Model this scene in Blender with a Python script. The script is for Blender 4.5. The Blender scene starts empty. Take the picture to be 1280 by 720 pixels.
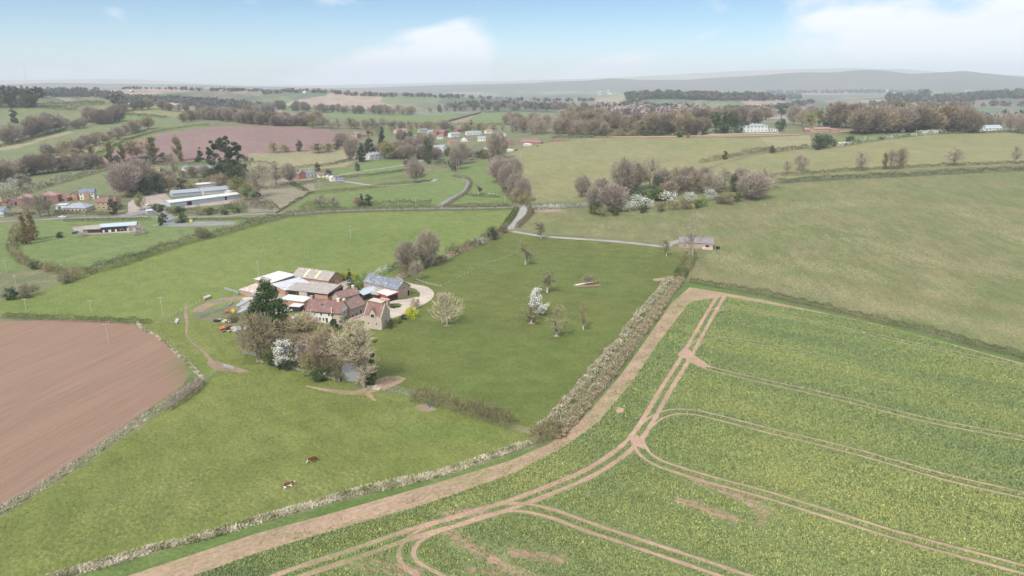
import bpy, math, random
import numpy as np
from mathutils import Vector, Matrix
from mathutils.geometry import delaunay_2d_cdt
import time
T0 = time.time()
random.seed(7); rng = np.random.default_rng(11)
R = math.radians
S = bpy.context.scene
C = S.collection

# ------------------------------------------------------------------ camera
CAMZ = 65.0; FPX = 853.33; PITCH = math.atan((360-104)/FPX)
cam = bpy.data.objects.new('camera', bpy.data.cameras.new('camera')); C.objects.link(cam)
cam.location = (0, 0, CAMZ); cam.rotation_euler = (math.pi/2-PITCH, 0, 0)
cam.data.lens = 24; cam.data.sensor_width = 36; cam.data.clip_end = 60000; cam.data.clip_start = 1
S.camera = cam

# ------------------------------------------------------------------ terrain height
def sm(a, b, x):
    t = np.clip((x-a)/(b-a), 0, 1); return t*t*(3-2*t)
def g2(x, y, cx, cy, sx, sy): return np.exp(-((x-cx)/sx)**2-((y-cy)/sy)**2)
SKA = [(-400,102),(0,103),(60,101),(100,102),(200,106),(300,109),(400,110),(500,108),(600,105),(680,100),(730,97.5),(765,94),(800,96.5),(860,97),(900,95.5),(960,93),(1000,91),(1040,90),(1075,86.5),(1105,87),(1140,91),(1180,90),(1205,89),(1230,92),(1280,96),(1700,104)]
SKB = [(-400,104),(0,100.5),(60,99.5),(130,99),(180,100.5),(240,105),(320,108),(420,107),(520,104),(640,102),(720,99),(800,95.5),(900,90.5),(960,87.5),(1010,85.5),(1060,84.5),(1100,86),(1130,87),(1180,90),(1210,92),(1280,94.5),(1700,104)]
def prof(tab, az, dist):
    p = np.array(tab, float)
    dx = (p[:,0]-640)/FPX; dy = -(p[:,1]-360)/FPX
    fy = math.cos(PITCH)+dy*math.sin(PITCH); fz = -math.sin(PITCH)+dy*math.cos(PITCH)
    a = np.arctan2(dx, fy); el = fz/np.hypot(dx, fy)
    return CAMZ + dist*np.interp(az, a, el)
def wob(x, y, s):
    x = x/s; y = y/s
    return (np.sin(x*1.3+y*.7)+np.sin(y*1.9-x*.6+1.3)+.6*np.sin(x*2.7+2.1)*np.cos(y*2.3)+.4*np.sin(x*4.1-y*3.7))/3
def H(x, y):
    x = np.asarray(x, float); y = np.asarray(y, float)
    r = np.hypot(x, y); az = np.arctan2(x, y)
    h = 21*sm(-90, 200, x)*sm(220, 680, y)*(1-sm(740, 1120, y))
    h = h + 12*sm(430, 720, y)*(1-sm(780, 1000, y))*g2(x, 0, -310, 0, 200, 1)
    h = h + 44*g2(x, y, -760, 1080, 330, 230) + 30*g2(x, y, -980, 820, 200, 260)
    h = h + 9*g2(x, y, -260, 880, 260, 120)
    h = h + 38*g2(x, y, 520, 2100, 330, 200) + 30*g2(x, y, 1500, 2300, 420, 260)
    h = h + 52*g2(x, y, -1250, 1900, 750, 200) + 26*g2(x, y, -350, 1900, 500, 200)
    h = h + 12*wob(x, y, 520)*sm(1250, 2600, r) + 14*wob(x+90, y, 1100)*sm(3000, 5000, r)
    h = h + 1.2*wob(x, y, 75)*sm(230, 420, r)*(1-sm(1100, 1500, r))
    nz = 16*wob(x, y, 420)
    A = (prof(SKA, az, 6400)-8)*np.exp(-((r-6400)/1000)**2) + nz*np.exp(-((r-5600)/700)**2)
    B = prof(SKB, az, 9800)*sm(7600, 9800, r)
    return h + np.maximum(A, 0)*(1-sm(7800,9000,r)) + np.maximum(B, 0)
def rays(px):
    p = np.atleast_2d(np.asarray(px, float))
    dx = (p[:,0]-640)/FPX; dy = -(p[:,1]-360)/FPX
    d = np.stack([dx, math.cos(PITCH)+dy*math.sin(PITCH), -math.sin(PITCH)+dy*math.cos(PITCH)], 1)
    return d/np.linalg.norm(d, axis=1)[:,None]
TS = np.geomspace(60, 10500, 2200)
def G(px):
    """photo pixels -> ground points (N,3)"""
    d = rays(px); n = len(d)
    out = np.empty(n); 
    for i0 in range(0, n, 400):
        dd = d[i0:i0+400]
        X = dd[:,0:1]*TS; Y = dd[:,1:2]*TS; Z = CAMZ+dd[:,2:3]*TS
        f = Z-H(X, Y); hit = f < 0
        k = np.where(hit.any(1), hit.argmax(1), len(TS)-1); k = np.maximum(k, 1)
        ii = np.arange(len(dd)); f0 = f[ii,k-1]; f1 = f[ii,k]
        w = np.clip(f0/np.where(abs(f0-f1) < 1e-9, 1, f0-f1), 0, 1)
        out[i0:i0+400] = TS[k-1]+(TS[k]-TS[k-1])*w
    x = d[:,0]*out; y = d[:,1]*out
    return np.stack([x, y, H(x, y)], 1)
def P(x, y):
    return Vector([float(v) for v in G([(x, y)])[0]])
def ppm(p):  # photo pixels per metre at a ground point
    return FPX/(p[1]*math.cos(PITCH)+(CAMZ-p[2])*math.sin(PITCH))

def dens(pts, step=14, closed=False):
    """subdivide a pixel polyline"""
    pts = [tuple(map(float, p)) for p in pts]; out = []
    seq = list(zip(pts, pts[1:]+pts[:1])) if closed else list(zip(pts, pts[1:]))
    for a, b in seq:
        n = max(1, int(math.hypot(b[0]-a[0], b[1]-a[1])/step))
        out += [(a[0]+(b[0]-a[0])*k/n, a[1]+(b[1]-a[1])*k/n) for k in range(n)]
    if not closed: out.append(pts[-1])
    return out
def spline(pts, step=8):
    """catmull-rom through pixel points"""
    p = [pts[0]]+list(pts)+[pts[-1]]; out = []
    for i in range(1, len(p)-2):
        p0, p1, p2, p3 = map(np.array, (p[i-1], p[i], p[i+1], p[i+2]))
        n = max(1, int(np.linalg.norm(p2-p1)/step))
        for k in range(n):
            t = k/n
            out.append(tuple(.5*((2*p1)+(-p0+p2)*t+(2*p0-5*p1+4*p2-p3)*t*t+(-p0+3*p1-3*p2+p3)*t**3)))
    out.append(tuple(map(float, pts[-1])))
    return out
def wline(pts, step=8, smooth=True):
    """pixel polyline -> world xy polyline"""
    return G(spline(pts, step) if smooth else dens(pts, step))[:,:2]
def normals2(w):
    t = np.gradient(w, axis=0); t /= np.maximum(np.linalg.norm(t, axis=1), 1e-6)[:,None]
    return np.stack([-t[:,1], t[:,0]], 1)
def resample(w, step):
    d = np.r_[0, np.cumsum(np.linalg.norm(np.diff(w, axis=0), axis=1))]
    n = max(2, int(d[-1]/step)+1); s = np.linspace(0, d[-1], n)
    return np.stack([np.interp(s, d, w[:,0]), np.interp(s, d, w[:,1])], 1)
def strip(w, width, off=0.0):
    n = normals2(w); wd = width if np.ndim(width) == 0 else np.interp(np.linspace(0,1,len(w)), np.linspace(0,1,len(width)), width)
    wd = np.broadcast_to(np.asarray(wd, float), (len(w),))[:,None]
    a = w+n*(off+wd/2); b = w+n*(off-wd/2)
    return np.concatenate([a, b[::-1]])
def inpoly(P_, poly):
    x, y = P_[:,0], P_[:,1]; r = np.zeros(len(x), bool)
    mn = poly.min(0); mx = poly.max(0)
    c = np.where((x >= mn[0])&(x <= mx[0])&(y >= mn[1])&(y <= mx[1]))[0]
    if not len(c): return r
    xs, ys = x[c], y[c]; ins = np.zeros(len(c), int)
    q = np.roll(poly, -1, axis=0)
    for (x0, y0), (x1, y1) in zip(poly, q):
        if y0 == y1: continue
        s = (x1-x0)*(ys-y0)-(xs-x0)*(y1-y0)
        ins += ((y0 <= ys)&(ys < y1)&(s > 0)).astype(int) - ((y1 <= ys)&(ys < y0)&(s < 0)).astype(int)
    r[c] = ins != 0
    return r
def dist_line(P_, w, rmax=None):
    """distance of points to a world polyline"""
    best = np.full(len(P_), 1e9)
    if rmax is not None:
        sg = []
        for a, b in zip(w[:-1], w[1:]):
            n_ = int(np.linalg.norm(b-a)/rmax)+1; sg.append(a+(b-a)*np.linspace(0,1,n_+1)[:,None])
        c_ = np.floor(np.concatenate(sg)/rmax).astype(np.int64)
        ks = np.unique(np.concatenate([(c_[:,0]+i)*100003+c_[:,1]+j for i in (-1,0,1) for j in (-1,0,1)]))
        pc = np.floor(P_/rmax).astype(np.int64); cand = np.where(np.isin(pc[:,0]*100003+pc[:,1], ks))[0]
        if len(cand): best[cand] = dist_line(P_[cand], w)
        return best
    for a, b in zip(w[:-1], w[1:]):
        ab = b-a; L = max(ab@ab, 1e-9)
        t = np.clip(((P_-a)@ab)/L, 0, 1)
        best = np.minimum(best, np.hypot(*(P_-a-t[:,None]*ab).T))
    return best

# ------------------------------------------------------------------ tags and objects
def tag(o, label=None, cat=None, group=None, kind=None):
    if label: o['label'] = label
    if cat: o['category'] = cat
    if group: o['group'] = group
    if kind: o['kind'] = kind
    return o
def empty(name, loc, rz=0, label=None, cat=None, group=None):
    o = bpy.data.objects.new(name, None); C.objects.link(o)
    o.location = loc; o.rotation_euler = (0, 0, rz); o.empty_display_size = .5
    return tag(o, label, cat, group)
def link(name, me, parent=None):
    o = bpy.data.objects.new(name, me); C.objects.link(o)
    if parent is not None: o.parent = parent
    return o
def npmesh(name, V, F, mats, midx=None, col=None, smooth=False, attrs=None):
    """V (n,3); F list/array of tris or quads (uniform)"""
    V = np.asarray(V, np.float32); F = np.asarray(F, np.int32)
    me = bpy.data.meshes.new(name); k = F.shape[1]
    me.vertices.add(len(V)); me.vertices.foreach_set('co', V.ravel())
    me.loops.add(F.size); me.loops.foreach_set('vertex_index', F.ravel())
    me.polygons.add(len(F)); me.polygons.foreach_set('loop_start', np.arange(len(F), dtype=np.int32)*k)
    me.polygons.foreach_set('loop_total', np.full(len(F), k, np.int32))
    for m in mats: me.materials.append(m)
    if midx is not None: me.polygons.foreach_set('material_index', np.asarray(midx, np.int32))
    if smooth: me.polygons.foreach_set('use_smooth', np.ones(len(F), bool))
    me.update(calc_edges=True)
    if col is not None:
        a = me.attributes.new('tint', 'FLOAT', 'POINT'); a.data.foreach_set('value', np.asarray(col, np.float32))
    for n_, v_ in (attrs or {}).items():
        a = me.attributes.new(n_, 'FLOAT', 'POINT'); a.data.foreach_set('value', np.asarray(v_, np.float32))
    return me
class MB:
    """collects simple solids; build() links them as ONE mesh object"""
    def __init__(s): s.v = []; s.f = []; s.m = []
    def add(s, vs, fs, mi=0):
        o = len(s.v); s.v += [tuple(v) for v in vs]; s.f += [tuple(i+o for i in f) for f in fs]; s.m += [mi]*len(fs)
    def box(s, x0, x1, y0, y1, z0, z1, mi=0, M=None):
        vs = [(x0,y0,z0),(x1,y0,z0),(x1,y1,z0),(x0,y1,z0),(x0,y0,z1),(x1,y0,z1),(x1,y1,z1),(x0,y1,z1)]
        if M is not None: vs = [tuple(M@Vector(v)) for v in vs]
        s.add(vs, [(3,2,1,0),(4,5,6,7),(0,1,5,4),(1,2,6,5),(2,3,7,6),(3,0,4,7)], mi)
    def tube(s, p, q, r0, r1=None, n=8, mi=0, cap=True):
        r1 = r0 if r1 is None else r1
        p = Vector(p); q = Vector(q); d = (q-p).normalized() if (q-p).length > 1e-6 else Vector((0,0,1))
        a = d.orthogonal().normalized(); b = d.cross(a)
        vs = [p+(a*math.cos(t)+b*math.sin(t))*r0 for t in [2*math.pi*k/n for k in range(n)]]
        vs += [q+(a*math.cos(t)+b*math.sin(t))*r1 for t in [2*math.pi*k/n for k in range(n)]]
        fs = [(k, (k+1)%n, n+(k+1)%n, n+k) for k in range(n)]
        if cap: fs += [tuple(range(n))[::-1], tuple(range(n, 2*n))]
        s.add(vs, fs, mi)
    def prism(s, pts, z0, z1, mi=0):
        n = len(pts); vs = [(x,y,z0) for x,y in pts]+[(x,y,z1) for x,y in pts]
        s.add(vs, [(k,(k+1)%n,n+(k+1)%n,n+k) for k in range(n)]+[tuple(range(n))[::-1], tuple(range(n,2*n))], mi)
    def lathe(s, prof_, n=12, c=(0,0), mi=0):
        vs = []; fs = []
        for r_, z_ in prof_: vs += [(c[0]+r_*math.cos(2*math.pi*k/n), c[1]+r_*math.sin(2*math.pi*k/n), z_) for k in range(n)]
        for j in range(len(prof_)-1):
            fs += [(j*n+k, j*n+(k+1)%n, (j+1)*n+(k+1)%n, (j+1)*n+k) for k in range(n)]
        fs += [tuple(range(n))[::-1], tuple(range((len(prof_)-1)*n, len(prof_)*n))]
        s.add(vs, fs, mi)
    def mesh(s, name, mats, smooth=False):
        me = bpy.data.meshes.new(name); me.from_pydata(s.v, [], s.f)
        for m in (mats if isinstance(mats, (list, tuple)) else [mats]): me.materials.append(m)
        me.polygons.foreach_set('material_index', s.m)
        if smooth: me.polygons.foreach_set('use_smooth', [True]*len(s.f))
        me.update(); return me
    def build(s, name, mats, parent=None, smooth=False):
        return link(name, s.mesh(name, mats, smooth), parent)

# ------------------------------------------------------------------ materials
def newmat(name):
    m = bpy.data.materials.new(name); m.use_nodes = True; nt = m.node_tree
    b = nt.nodes['Principled BSDF']; b.inputs['Roughness'].default_value = .9
    b.inputs['Specular IOR Level'].default_value = .15
    return m, nt, b
def N(nt, t, **k):
    n = nt.nodes.new(t)
    for a, v in k.items():
        if a[0] == 'i' and a[1:].isdigit(): n.inputs[int(a[1:])].default_value = v
        else: setattr(n, a, v)
    return n
def rgb(c): return (c[0], c[1], c[2], 1)
def noise(nt, vec, scale, detail=3, rough=.55, dist=0):
    n = N(nt, 'ShaderNodeTexNoise'); n.inputs['Scale'].default_value = scale; n.inputs['Detail'].default_value = detail
    n.inputs['Roughness'].default_value = rough; n.inputs['Distortion'].default_value = dist
    nt.links.new(vec, n.inputs['Vector']); return n.outputs['Fac']
def ramp(nt, fac, a, b, ca, cb):
    r = N(nt, 'ShaderNodeMapRange'); r.inputs[1].default_value = a; r.inputs[2].default_value = b
    r.inputs[3].default_value = ca; r.inputs[4].default_value = cb; nt.links.new(fac, r.inputs[0]); return r.outputs[0]
def mix(nt, fac, a, b, mode='MIX'):
    m = N(nt, 'ShaderNodeMix', data_type='RGBA', blend_type=mode)
    for s_, v in ((m.inputs[0], fac), (m.inputs[6], a), (m.inputs[7], b)):
        if isinstance(v, (int, float)): s_.default_value = v
        elif isinstance(v, tuple): s_.default_value = rgb(v)
        else: nt.links.new(v, s_)
    return m.outputs[2]
def math_(nt, op, a, b=0.0):
    m = N(nt, 'ShaderNodeMath', operation=op)
    for s_, v in ((m.inputs[0], a), (m.inputs[1], b)):
        if isinstance(v, (int, float)): s_.default_value = v
        else: nt.links.new(v, s_)
    return m.outputs[0]
def pos(nt, rot=0, sx=1, sy=1, sz=1, obj=False):
    if obj: src = N(nt, 'ShaderNodeTexCoord').outputs['Object']
    else: src = N(nt, 'ShaderNodeNewGeometry').outputs['Position']
    if rot:
        m1 = N(nt, 'ShaderNodeMapping'); m1.inputs['Rotation'].default_value = (0, 0, rot); nt.links.new(src, m1.inputs[0]); src = m1.outputs[0]
    mp = N(nt, 'ShaderNodeMapping'); mp.inputs['Scale'].default_value = (sx, sy, sz)
    nt.links.new(src, mp.inputs[0]); return mp.outputs[0]

SOIL = (.30,.185,.135); DRY = (.25,.225,.12)
def gmat(name, c1, c2, c3=None, big=.012, rot=0.4, stripe=0, stripe_gap=3.0, speck=None, fine=1.0, soil=SOIL, dry=DRY, bump=.5, speck_amt=.0, an=(.8,1.15), an5=False, amp=1.0):
    """ground cover: broad patches, mid mottling, streaky fine grain, drill lines, worn soil and dry grass where they lie"""
    m, nt, b = newmat(name); L = nt.links
    p0 = pos(nt); ps = pos(nt, rot, an[0], an[1], 1)
    n1 = noise(nt, p0, big, 4, .6); n2 = noise(nt, ps, .16, 4, .65, .4); n3 = noise(nt, ps, 1.1*fine, 5, .7); n4 = noise(nt, p0, 5*fine, 3, .7)
    n5 = noise(nt, ps if an5 else p0, .05, 5, .62)
    c = mix(nt, ramp(nt, n1, .38, .62, 0, 1), c1, c2)
    c = mix(nt, ramp(nt, n5, .46, .72, 0, .8), c, c3 or tuple(v*1.15 for v in c2))
    k = math_(nt, 'MULTIPLY', ramp(nt, n2, .3, .7, 1-.16*amp, 1+.16*amp), ramp(nt, n3, .3, .7, 1-.30*amp, 1+.30*amp))
    k = math_(nt, 'MULTIPLY', k, ramp(nt, n4, .25, .75, .8, 1.2))
    if stripe:
        w = N(nt, 'ShaderNodeTexWave'); w.inputs['Scale'].default_value = .314/stripe_gap; w.inputs['Distortion'].default_value = 1.2
        w.inputs['Detail'].default_value = 2; w.inputs['Detail Scale'].default_value = .3; L.new(pos(nt, rot), w.inputs['Vector'])
        k = math_(nt, 'MULTIPLY', k, ramp(nt, w.outputs['Fac'], 0, 1, 1-stripe, 1+stripe))
    if speck:
        n6 = noise(nt, p0, 1.1, 4, .75)
        c = mix(nt, math_(nt, 'MULTIPLY', ramp(nt, n6, .585, .64, 0, speck_amt), ramp(nt, n5, .38, .55, .15, 1)), c, speck)
    at = N(nt, 'ShaderNodeAttribute', attribute_name='dry').outputs['Fac']
    dn = math_(nt, 'ADD', at, ramp(nt, n3, .2, .8, -.35, .35))
    c = mix(nt, ramp(nt, dn, .25, .85, 0, .85), c, dry)
    at = N(nt, 'ShaderNodeAttribute', attribute_name='soil').outputs['Fac']
    sn = math_(nt, 'ADD', at, ramp(nt, noise(nt, p0, .9, 5, .7), .2, .8, -.42, .42))
    c = mix(nt, ramp(nt, sn, .42, .62, 0, 1), c, soil)
    at = N(nt, 'ShaderNodeAttribute', attribute_name='lush').outputs['Fac']
    c = mix(nt, math_(nt, 'MULTIPLY', at, .75), c, (.075,.135,.03))
    sc = N(nt, 'ShaderNodeVectorMath', operation='SCALE'); L.new(c, sc.inputs[0]); L.new(k, sc.inputs['Scale'])
    L.new(sc.outputs[0], b.inputs['Base Color'])
    bp = N(nt, 'ShaderNodeBump'); bp.inputs['Strength'].default_value = bump; bp.inputs['Distance'].default_value = .25
    L.new(n3, bp.inputs['Height']); L.new(bp.outputs[0], b.inputs['Normal'])
    return m
def patchwork(name):
    """far lowland: one tone per enclosed field"""
    m, nt, b = newmat(name); L = nt.links
    v = N(nt, 'ShaderNodeTexVoronoi', feature='F1'); v.inputs['Scale'].default_value = .0038; v.inputs['Randomness'].default_value = .85
    L.new(pos(nt, .3, 1, .75), v.inputs['Vector'])
    sp = N(nt, 'ShaderNodeSeparateColor'); L.new(v.outputs['Color'], sp.inputs[0])
    r = N(nt, 'ShaderNodeValToRGB'); r.color_ramp.interpolation = 'CONSTANT'
    e = r.color_ramp.elements
    cols = [(.10,.135,.075),(.15,.17,.095),(.24,.22,.15),(.105,.13,.08),(.15,.13,.105),(.14,.17,.09),(.28,.22,.17),(.10,.13,.085),(.16,.165,.11)]
    e[0].position = 0; e[0].color = rgb(cols[0]); e[1].position = 1/9; e[1].color = rgb(cols[1])
    for i in range(2, 9): q = e.new(i/9); q.color = rgb(cols[i])
    L.new(sp.outputs[0], r.inputs[0])
    n = noise(nt, pos(nt), .0016, 5, .65)
    c = mix(nt, ramp(nt, n, .5, .6, 0, .75), r.outputs[0], (.085,.085,.07))
    k = ramp(nt, noise(nt, pos(nt), .02, 5, .7), .2, .8, .7, 1.3)
    sc = N(nt, 'ShaderNodeVectorMath', operation='SCALE'); L.new(c, sc.inputs[0]); L.new(k, sc.inputs['Scale'])
    L.new(sc.outputs[0], b.inputs['Base Color'])
    return m
def plain(name, c1, c2=None, scale=1.5, rough=.85, var=.25, obj=True, metal=0, spec=.2, bump=0, detail=5):
    m, nt, b = newmat(name); L = nt.links
    c2 = c2 or tuple(v*.7 for v in c1)
    p0 = pos(nt, obj=obj)
    c = mix(nt, ramp(nt, noise(nt, p0, scale, detail, .65), .4, .65, 0, 1), c1, c2)
    k = ramp(nt, noise(nt, p0, scale*6, 4, .7), .2, .8, 1-var, 1+var)
    sc = N(nt, 'ShaderNodeVectorMath', operation='SCALE'); L.new(c, sc.inputs[0]); L.new(k, sc.inputs['Scale'])
    L.new(sc.outputs[0], b.inputs['Base Color']); b.inputs['Roughness'].default_value = rough
    b.inputs['Metallic'].default_value = metal; b.inputs['Specular IOR Level'].default_value = spec
    if bump:
        bp = N(nt, 'ShaderNodeBump'); bp.inputs['Strength'].default_value = bump; bp.inputs['Distance'].default_value = .1
        L.new(noise(nt, p0, scale*4, 4, .7), bp.inputs['Height']); L.new(bp.outputs[0], b.inputs['Normal'])
    return m
def tinted(name, stops, rough=.9, trans=0, spec=.1):
    """colour by each leaf's own 'tint' value"""
    m, nt, b = newmat(name); L = nt.links
    r = N(nt, 'ShaderNodeValToRGB'); e = r.color_ramp.elements
    n = len(stops); e[0].position = 0; e[0].color = rgb(stops[0]); e[1].position = 1; e[1].color = rgb(stops[-1])
    for i in range(1, n-1): q = e.new(i/(n-1)); q.color = rgb(stops[i])
    L.new(N(nt, 'ShaderNodeAttribute', attribute_name='tint').outputs['Fac'], r.inputs[0])
    oi = N(nt, 'ShaderNodeObjectInfo').outputs['Random']
    sc = N(nt, 'ShaderNodeVectorMath', operation='SCALE'); L.new(r.outputs[0], sc.inputs[0]); L.new(ramp(nt, oi, 0, 1, .85, 1.15), sc.inputs['Scale'])
    L.new(sc.outputs[0], b.inputs['Base Color']); b.inputs['Roughness'].default_value = rough; b.inputs['Specular IOR Level'].default_value = spec
    return m
SKYSTR, SUNE, SUNANG, EXPO, HAZE = .047, 1.75, 10, 1.36, 1.35e-4
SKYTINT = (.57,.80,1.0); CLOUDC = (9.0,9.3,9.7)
# ------------------------------------------------------------------ the land: one sheet cut along field edges
GM = {}
def g(key, *a, **k): GM[key] = gmat(key, *a, **k); return GM[key]
g('pasture', (.118,.152,.040), (.138,.17,.046), (.152,.17,.053), rot=1.1)
g('orchard_grass', (.092,.108,.028), (.108,.122,.033), (.124,.135,.04), rot=.2, speck=(.16,.165,.06), speck_amt=.5)
g('front_pasture', (.118,.14,.036), (.14,.158,.042), (.155,.168,.05), rot=.9, speck=(.25,.20,.12), speck_amt=.4)
g('hill_grass', (.145,.142,.062), (.12,.138,.052), (.19,.162,.085), big=.02, rot=-1.45, an=(.35,1.3), speck=(.28,.24,.15), speck_amt=.8)
g('upper_grass', (.165,.168,.074), (.19,.183,.082), (.22,.196,.10), big=.02, rot=1.2, an=(.3,1.4))
g('dull_grass', (.12,.145,.065), (.14,.155,.07), (.17,.165,.085), big=.02)
g('bright_grass', (.118,.155,.050), (.128,.165,.055), (.14,.168,.06), rot=.6, stripe=.06, stripe_gap=6)
g('rough_grass', (.14,.145,.07), (.11,.12,.06), (.2,.17,.1), big=.03)
g('stubble', (.21,.185,.125), (.18,.165,.115), (.22,.19,.13), big=.03)
g('tan_grass', (.24,.21,.12), (.2,.19,.1), (.26,.22,.13), big=.03)
_a, _b = G([(0,462),(110,418)])[:,:2]; PLR = -math.atan2(*(_b-_a)[::-1])
g('plough', (.222,.142,.10), (.214,.135,.095), (.232,.15,.107), rot=PLR, fine=.7, bump=.7, an=(.07,1.6), an5=True, amp=.42)
g('far_plough', (.20,.13,.115), (.18,.115,.105), (.215,.14,.125), rot=.2, fine=.6)
g('headland', (.31,.215,.15), (.28,.20,.13), (.22,.19,.10), rot=-.5, big=.1, speck=(.15,.165,.06), speck_amt=.75)
g('wheel_track', (.36,.24,.175), (.32,.205,.15), (.27,.19,.12), rot=.5, fine=1.5, speck=(.17,.16,.08), speck_amt=.7)
g('crop_floor', (.125,.155,.062), (.145,.17,.07), (.165,.18,.075), rot=.563, an=(.2,1.5), an5=True, fine=1.2, bump=.9)
g('verge', (.08,.125,.032), (.095,.14,.038), (.13,.15,.055), speck=(.2,.2,.09), speck_amt=.5)
g('gravel', (.42,.35,.29), (.36,.3,.25), (.40,.34,.29), fine=2, bump=.2)
g('dirt', (.27,.19,.14), (.24,.17,.12), (.2,.16,.1), fine=1.6)
g('yard', (.34,.28,.24), (.29,.24,.20), (.25,.21,.17), fine=1.6)
g('tarmac', (.22,.215,.21), (.19,.185,.18), (.2,.2,.2), fine=2, bump=.15)
g('lane', (.30,.28,.26), (.26,.24,.22), (.25,.23,.2), fine=2, bump=.15)
g('ridge_field', (.09,.135,.05), (.12,.15,.06), (.15,.15,.08), rot=1.35, stripe=.35, stripe_gap=7)
GM['far_land'] = patchwork('far_land')
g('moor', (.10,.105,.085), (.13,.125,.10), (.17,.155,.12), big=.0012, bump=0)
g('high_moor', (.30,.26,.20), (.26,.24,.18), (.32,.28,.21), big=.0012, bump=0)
m, nt, b = newmat('pond_water'); b.inputs['Base Color'].default_value = (.16,.15,.11,1); b.inputs['Roughness'].default_value = .12; b.inputs['Specular IOR Level'].default_value = .9
GM['pond'] = m

REG = []   # (name, material, polygon world xy, extra)
def field(name, mat, px, step=14, smooth=False):
    w = G(dens(spline(px+[px[0]], step)[:-1], step, True) if smooth else dens(px, step, True))[:,:2]
    REG.append((name, mat, w)); return w
def way(name, mat, px, width, off=0, step=8):
    w = wline(px, step); REG.append((name, mat, strip(w, width, off))); return w

# far to near, painter's order
field('field', 'dull_grass', [(-30,200),(-30,128),(60,126),(200,128),(260,136),(300,150),(230,156),(170,166),(120,185),(60,203),(0,206)])
field('field', 'tan_grass', [(-20,190),(-20,180),(40,168),(85,163),(92,166),(60,174),(20,186)])
field('field', 'rough_grass', [(95,120),(170,124),(300,133),(300,137),(200,131),(95,127)])
field('field', 'bright_grass', [(150,143),(200,146),(197,152),(150,154)])
field('field', 'upper_grass', [(110,133),(170,130),(240,138),(262,146),(220,146),(110,138)])
field('field', 'bright_grass', [(352,134),(420,137),(505,141),(545,148),(470,152),(400,146),(352,140)])
field('field', 'bright_grass', [(500,147),(560,142),(600,147),(560,154),(505,156)])
field('field', 'bright_grass', [(462,157),(520,155),(600,157),(640,160),(640,166),(470,166)])
field('field', 'dirt', [(545,153),(600,141),(612,141),(570,156)])
field('field', 'bright_grass', [(575,155),(600,141),(660,140),(730,143),(752,150),(750,158),(640,158)])
field('field', 'rough_grass', [(620,166),(640,158),(760,158),(900,158),(1290,152),(1290,166),(960,172),(800,174),(680,180),(620,176)])
field('field', 'rough_grass', [(0,206),(60,195),(160,190),(160,262),(0,262)])
field('field', 'upper_grass', [(632,196),(660,182),(720,173),(850,172),(950,173),(965,182),(900,205),(820,228),(760,240),(730,250),(664,254),(650,235),(636,214)])
field('field', 'tan_grass', [(950,172),(1012,169),(1015,182),(975,190),(960,182)])
field('field', 'bright_grass', [(1045,172),(1145,166),(1145,171),(1060,184),(1045,180)])
field('field', 'upper_grass', [(820,240),(900,206),(965,190),(1070,180),(1165,168),(1290,165),(1290,206),(1150,211),(1000,222),(960,230)])
field('field', 'hill_grass', [(655,268),(668,262),(760,262),(960,232),(1100,222),(1290,213),(1420,210),(1800,205),(1900,634),(1400,485),(1280,449),(1160,414),(1040,388),(960,369),(868,352),(850,345),(862,322),(835,305),(700,292),(650,284)])
field('field', 'far_plough', [(112,202),(150,182),(195,168),(260,159),(330,157),(400,160),(435,166),(455,178),(440,192),(400,198),(330,200),(240,203),(160,206),(120,208)], smooth=False)
field('field', 'bright_grass', [(105,203),(130,186),(170,171),(240,158),(258,156),(258,159),(200,166),(160,178),(128,197),(112,207)])
field('field', 'tan_grass', [(40,203),(95,188),(130,180),(115,192),(100,205),(60,206)])
field('field', 'ridge_field', [(180,208),(262,200),(262,212),(190,216)])
field('field', 'dull_grass', [(10,252),(30,230),(80,212),(160,204),(155,235),(110,248)])
field('field', 'tan_grass', [(310,192),(380,190),(445,184),(448,200),(430,209),(345,214),(315,208)])
field('field', 'dull_grass', [(225,214),(340,212),(345,223),(300,226),(225,226)])
field('field', 'stubble', [(298,232),(330,223),(390,222),(394,238),(375,248),(345,264),(310,266)])
field('field', 'bright_grass', [(445,207),(480,199),(511,200),(512,214),(490,222),(452,226)])
field('field', 'bright_grass', [(418,212),(443,209),(442,222),(420,218)])
field('field', 'bright_grass', [(360,262),(386,245),(402,234),(450,229),(510,222),(545,208),(566,205),(568,222),(584,225),(578,240),(548,257),(450,260)])
field('field', 'rough_grass', [(520,212),(566,204),(566,210),(535,218)])
field('field', 'bright_grass', [(570,208),(612,200),(622,225),(640,252),(640,259),(560,258),(585,240),(590,222),(574,218)])
field('field', 'yard', [(150,262),(165,250),(182,240),(205,240),(215,250),(305,240),(308,252),(215,262),(160,268)])
field('field', 'rough_grass', [(-10,262),(60,250),(160,247),(160,266),(-10,272)])
# middle ground
field('field', 'pasture', [(-20,392),(-20,378),(60,352),(110,338),(200,312),(300,285),(372,270),(460,265),(640,262),(641,276),(600,300),(540,322),(500,345),(430,356),(300,378),(230,396),(192,404),(100,400)])
field('field', 'rough_grass', [(-20,335),(30,338),(80,352),(60,362),(-20,380)])
field('field', 'bright_grass', [(-20,283),(20,280),(18,320),(30,338),(-20,340)])
field('field', 'bright_grass', [(24,275),(80,276),(200,273),(330,272),(365,268),(300,287),(200,312),(110,337),(70,335),(34,326),(20,312),(20,290)])
field('field', 'yard', [(90,284),(128,280),(172,282),(170,290),(110,293),(92,288)])
field('field', 'tarmac', [(198,279),(212,274),(240,277),(295,277),(292,281),(240,283),(200,283)])
field('field', 'orchard_grass', [(498,350),(560,322),(640,290),(700,294),(830,308),(862,322),(850,348),(838,352),(800,400),(750,455),(700,520),(676,538),(600,520),(530,490),(490,480),(470,440),(490,400)])
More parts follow.
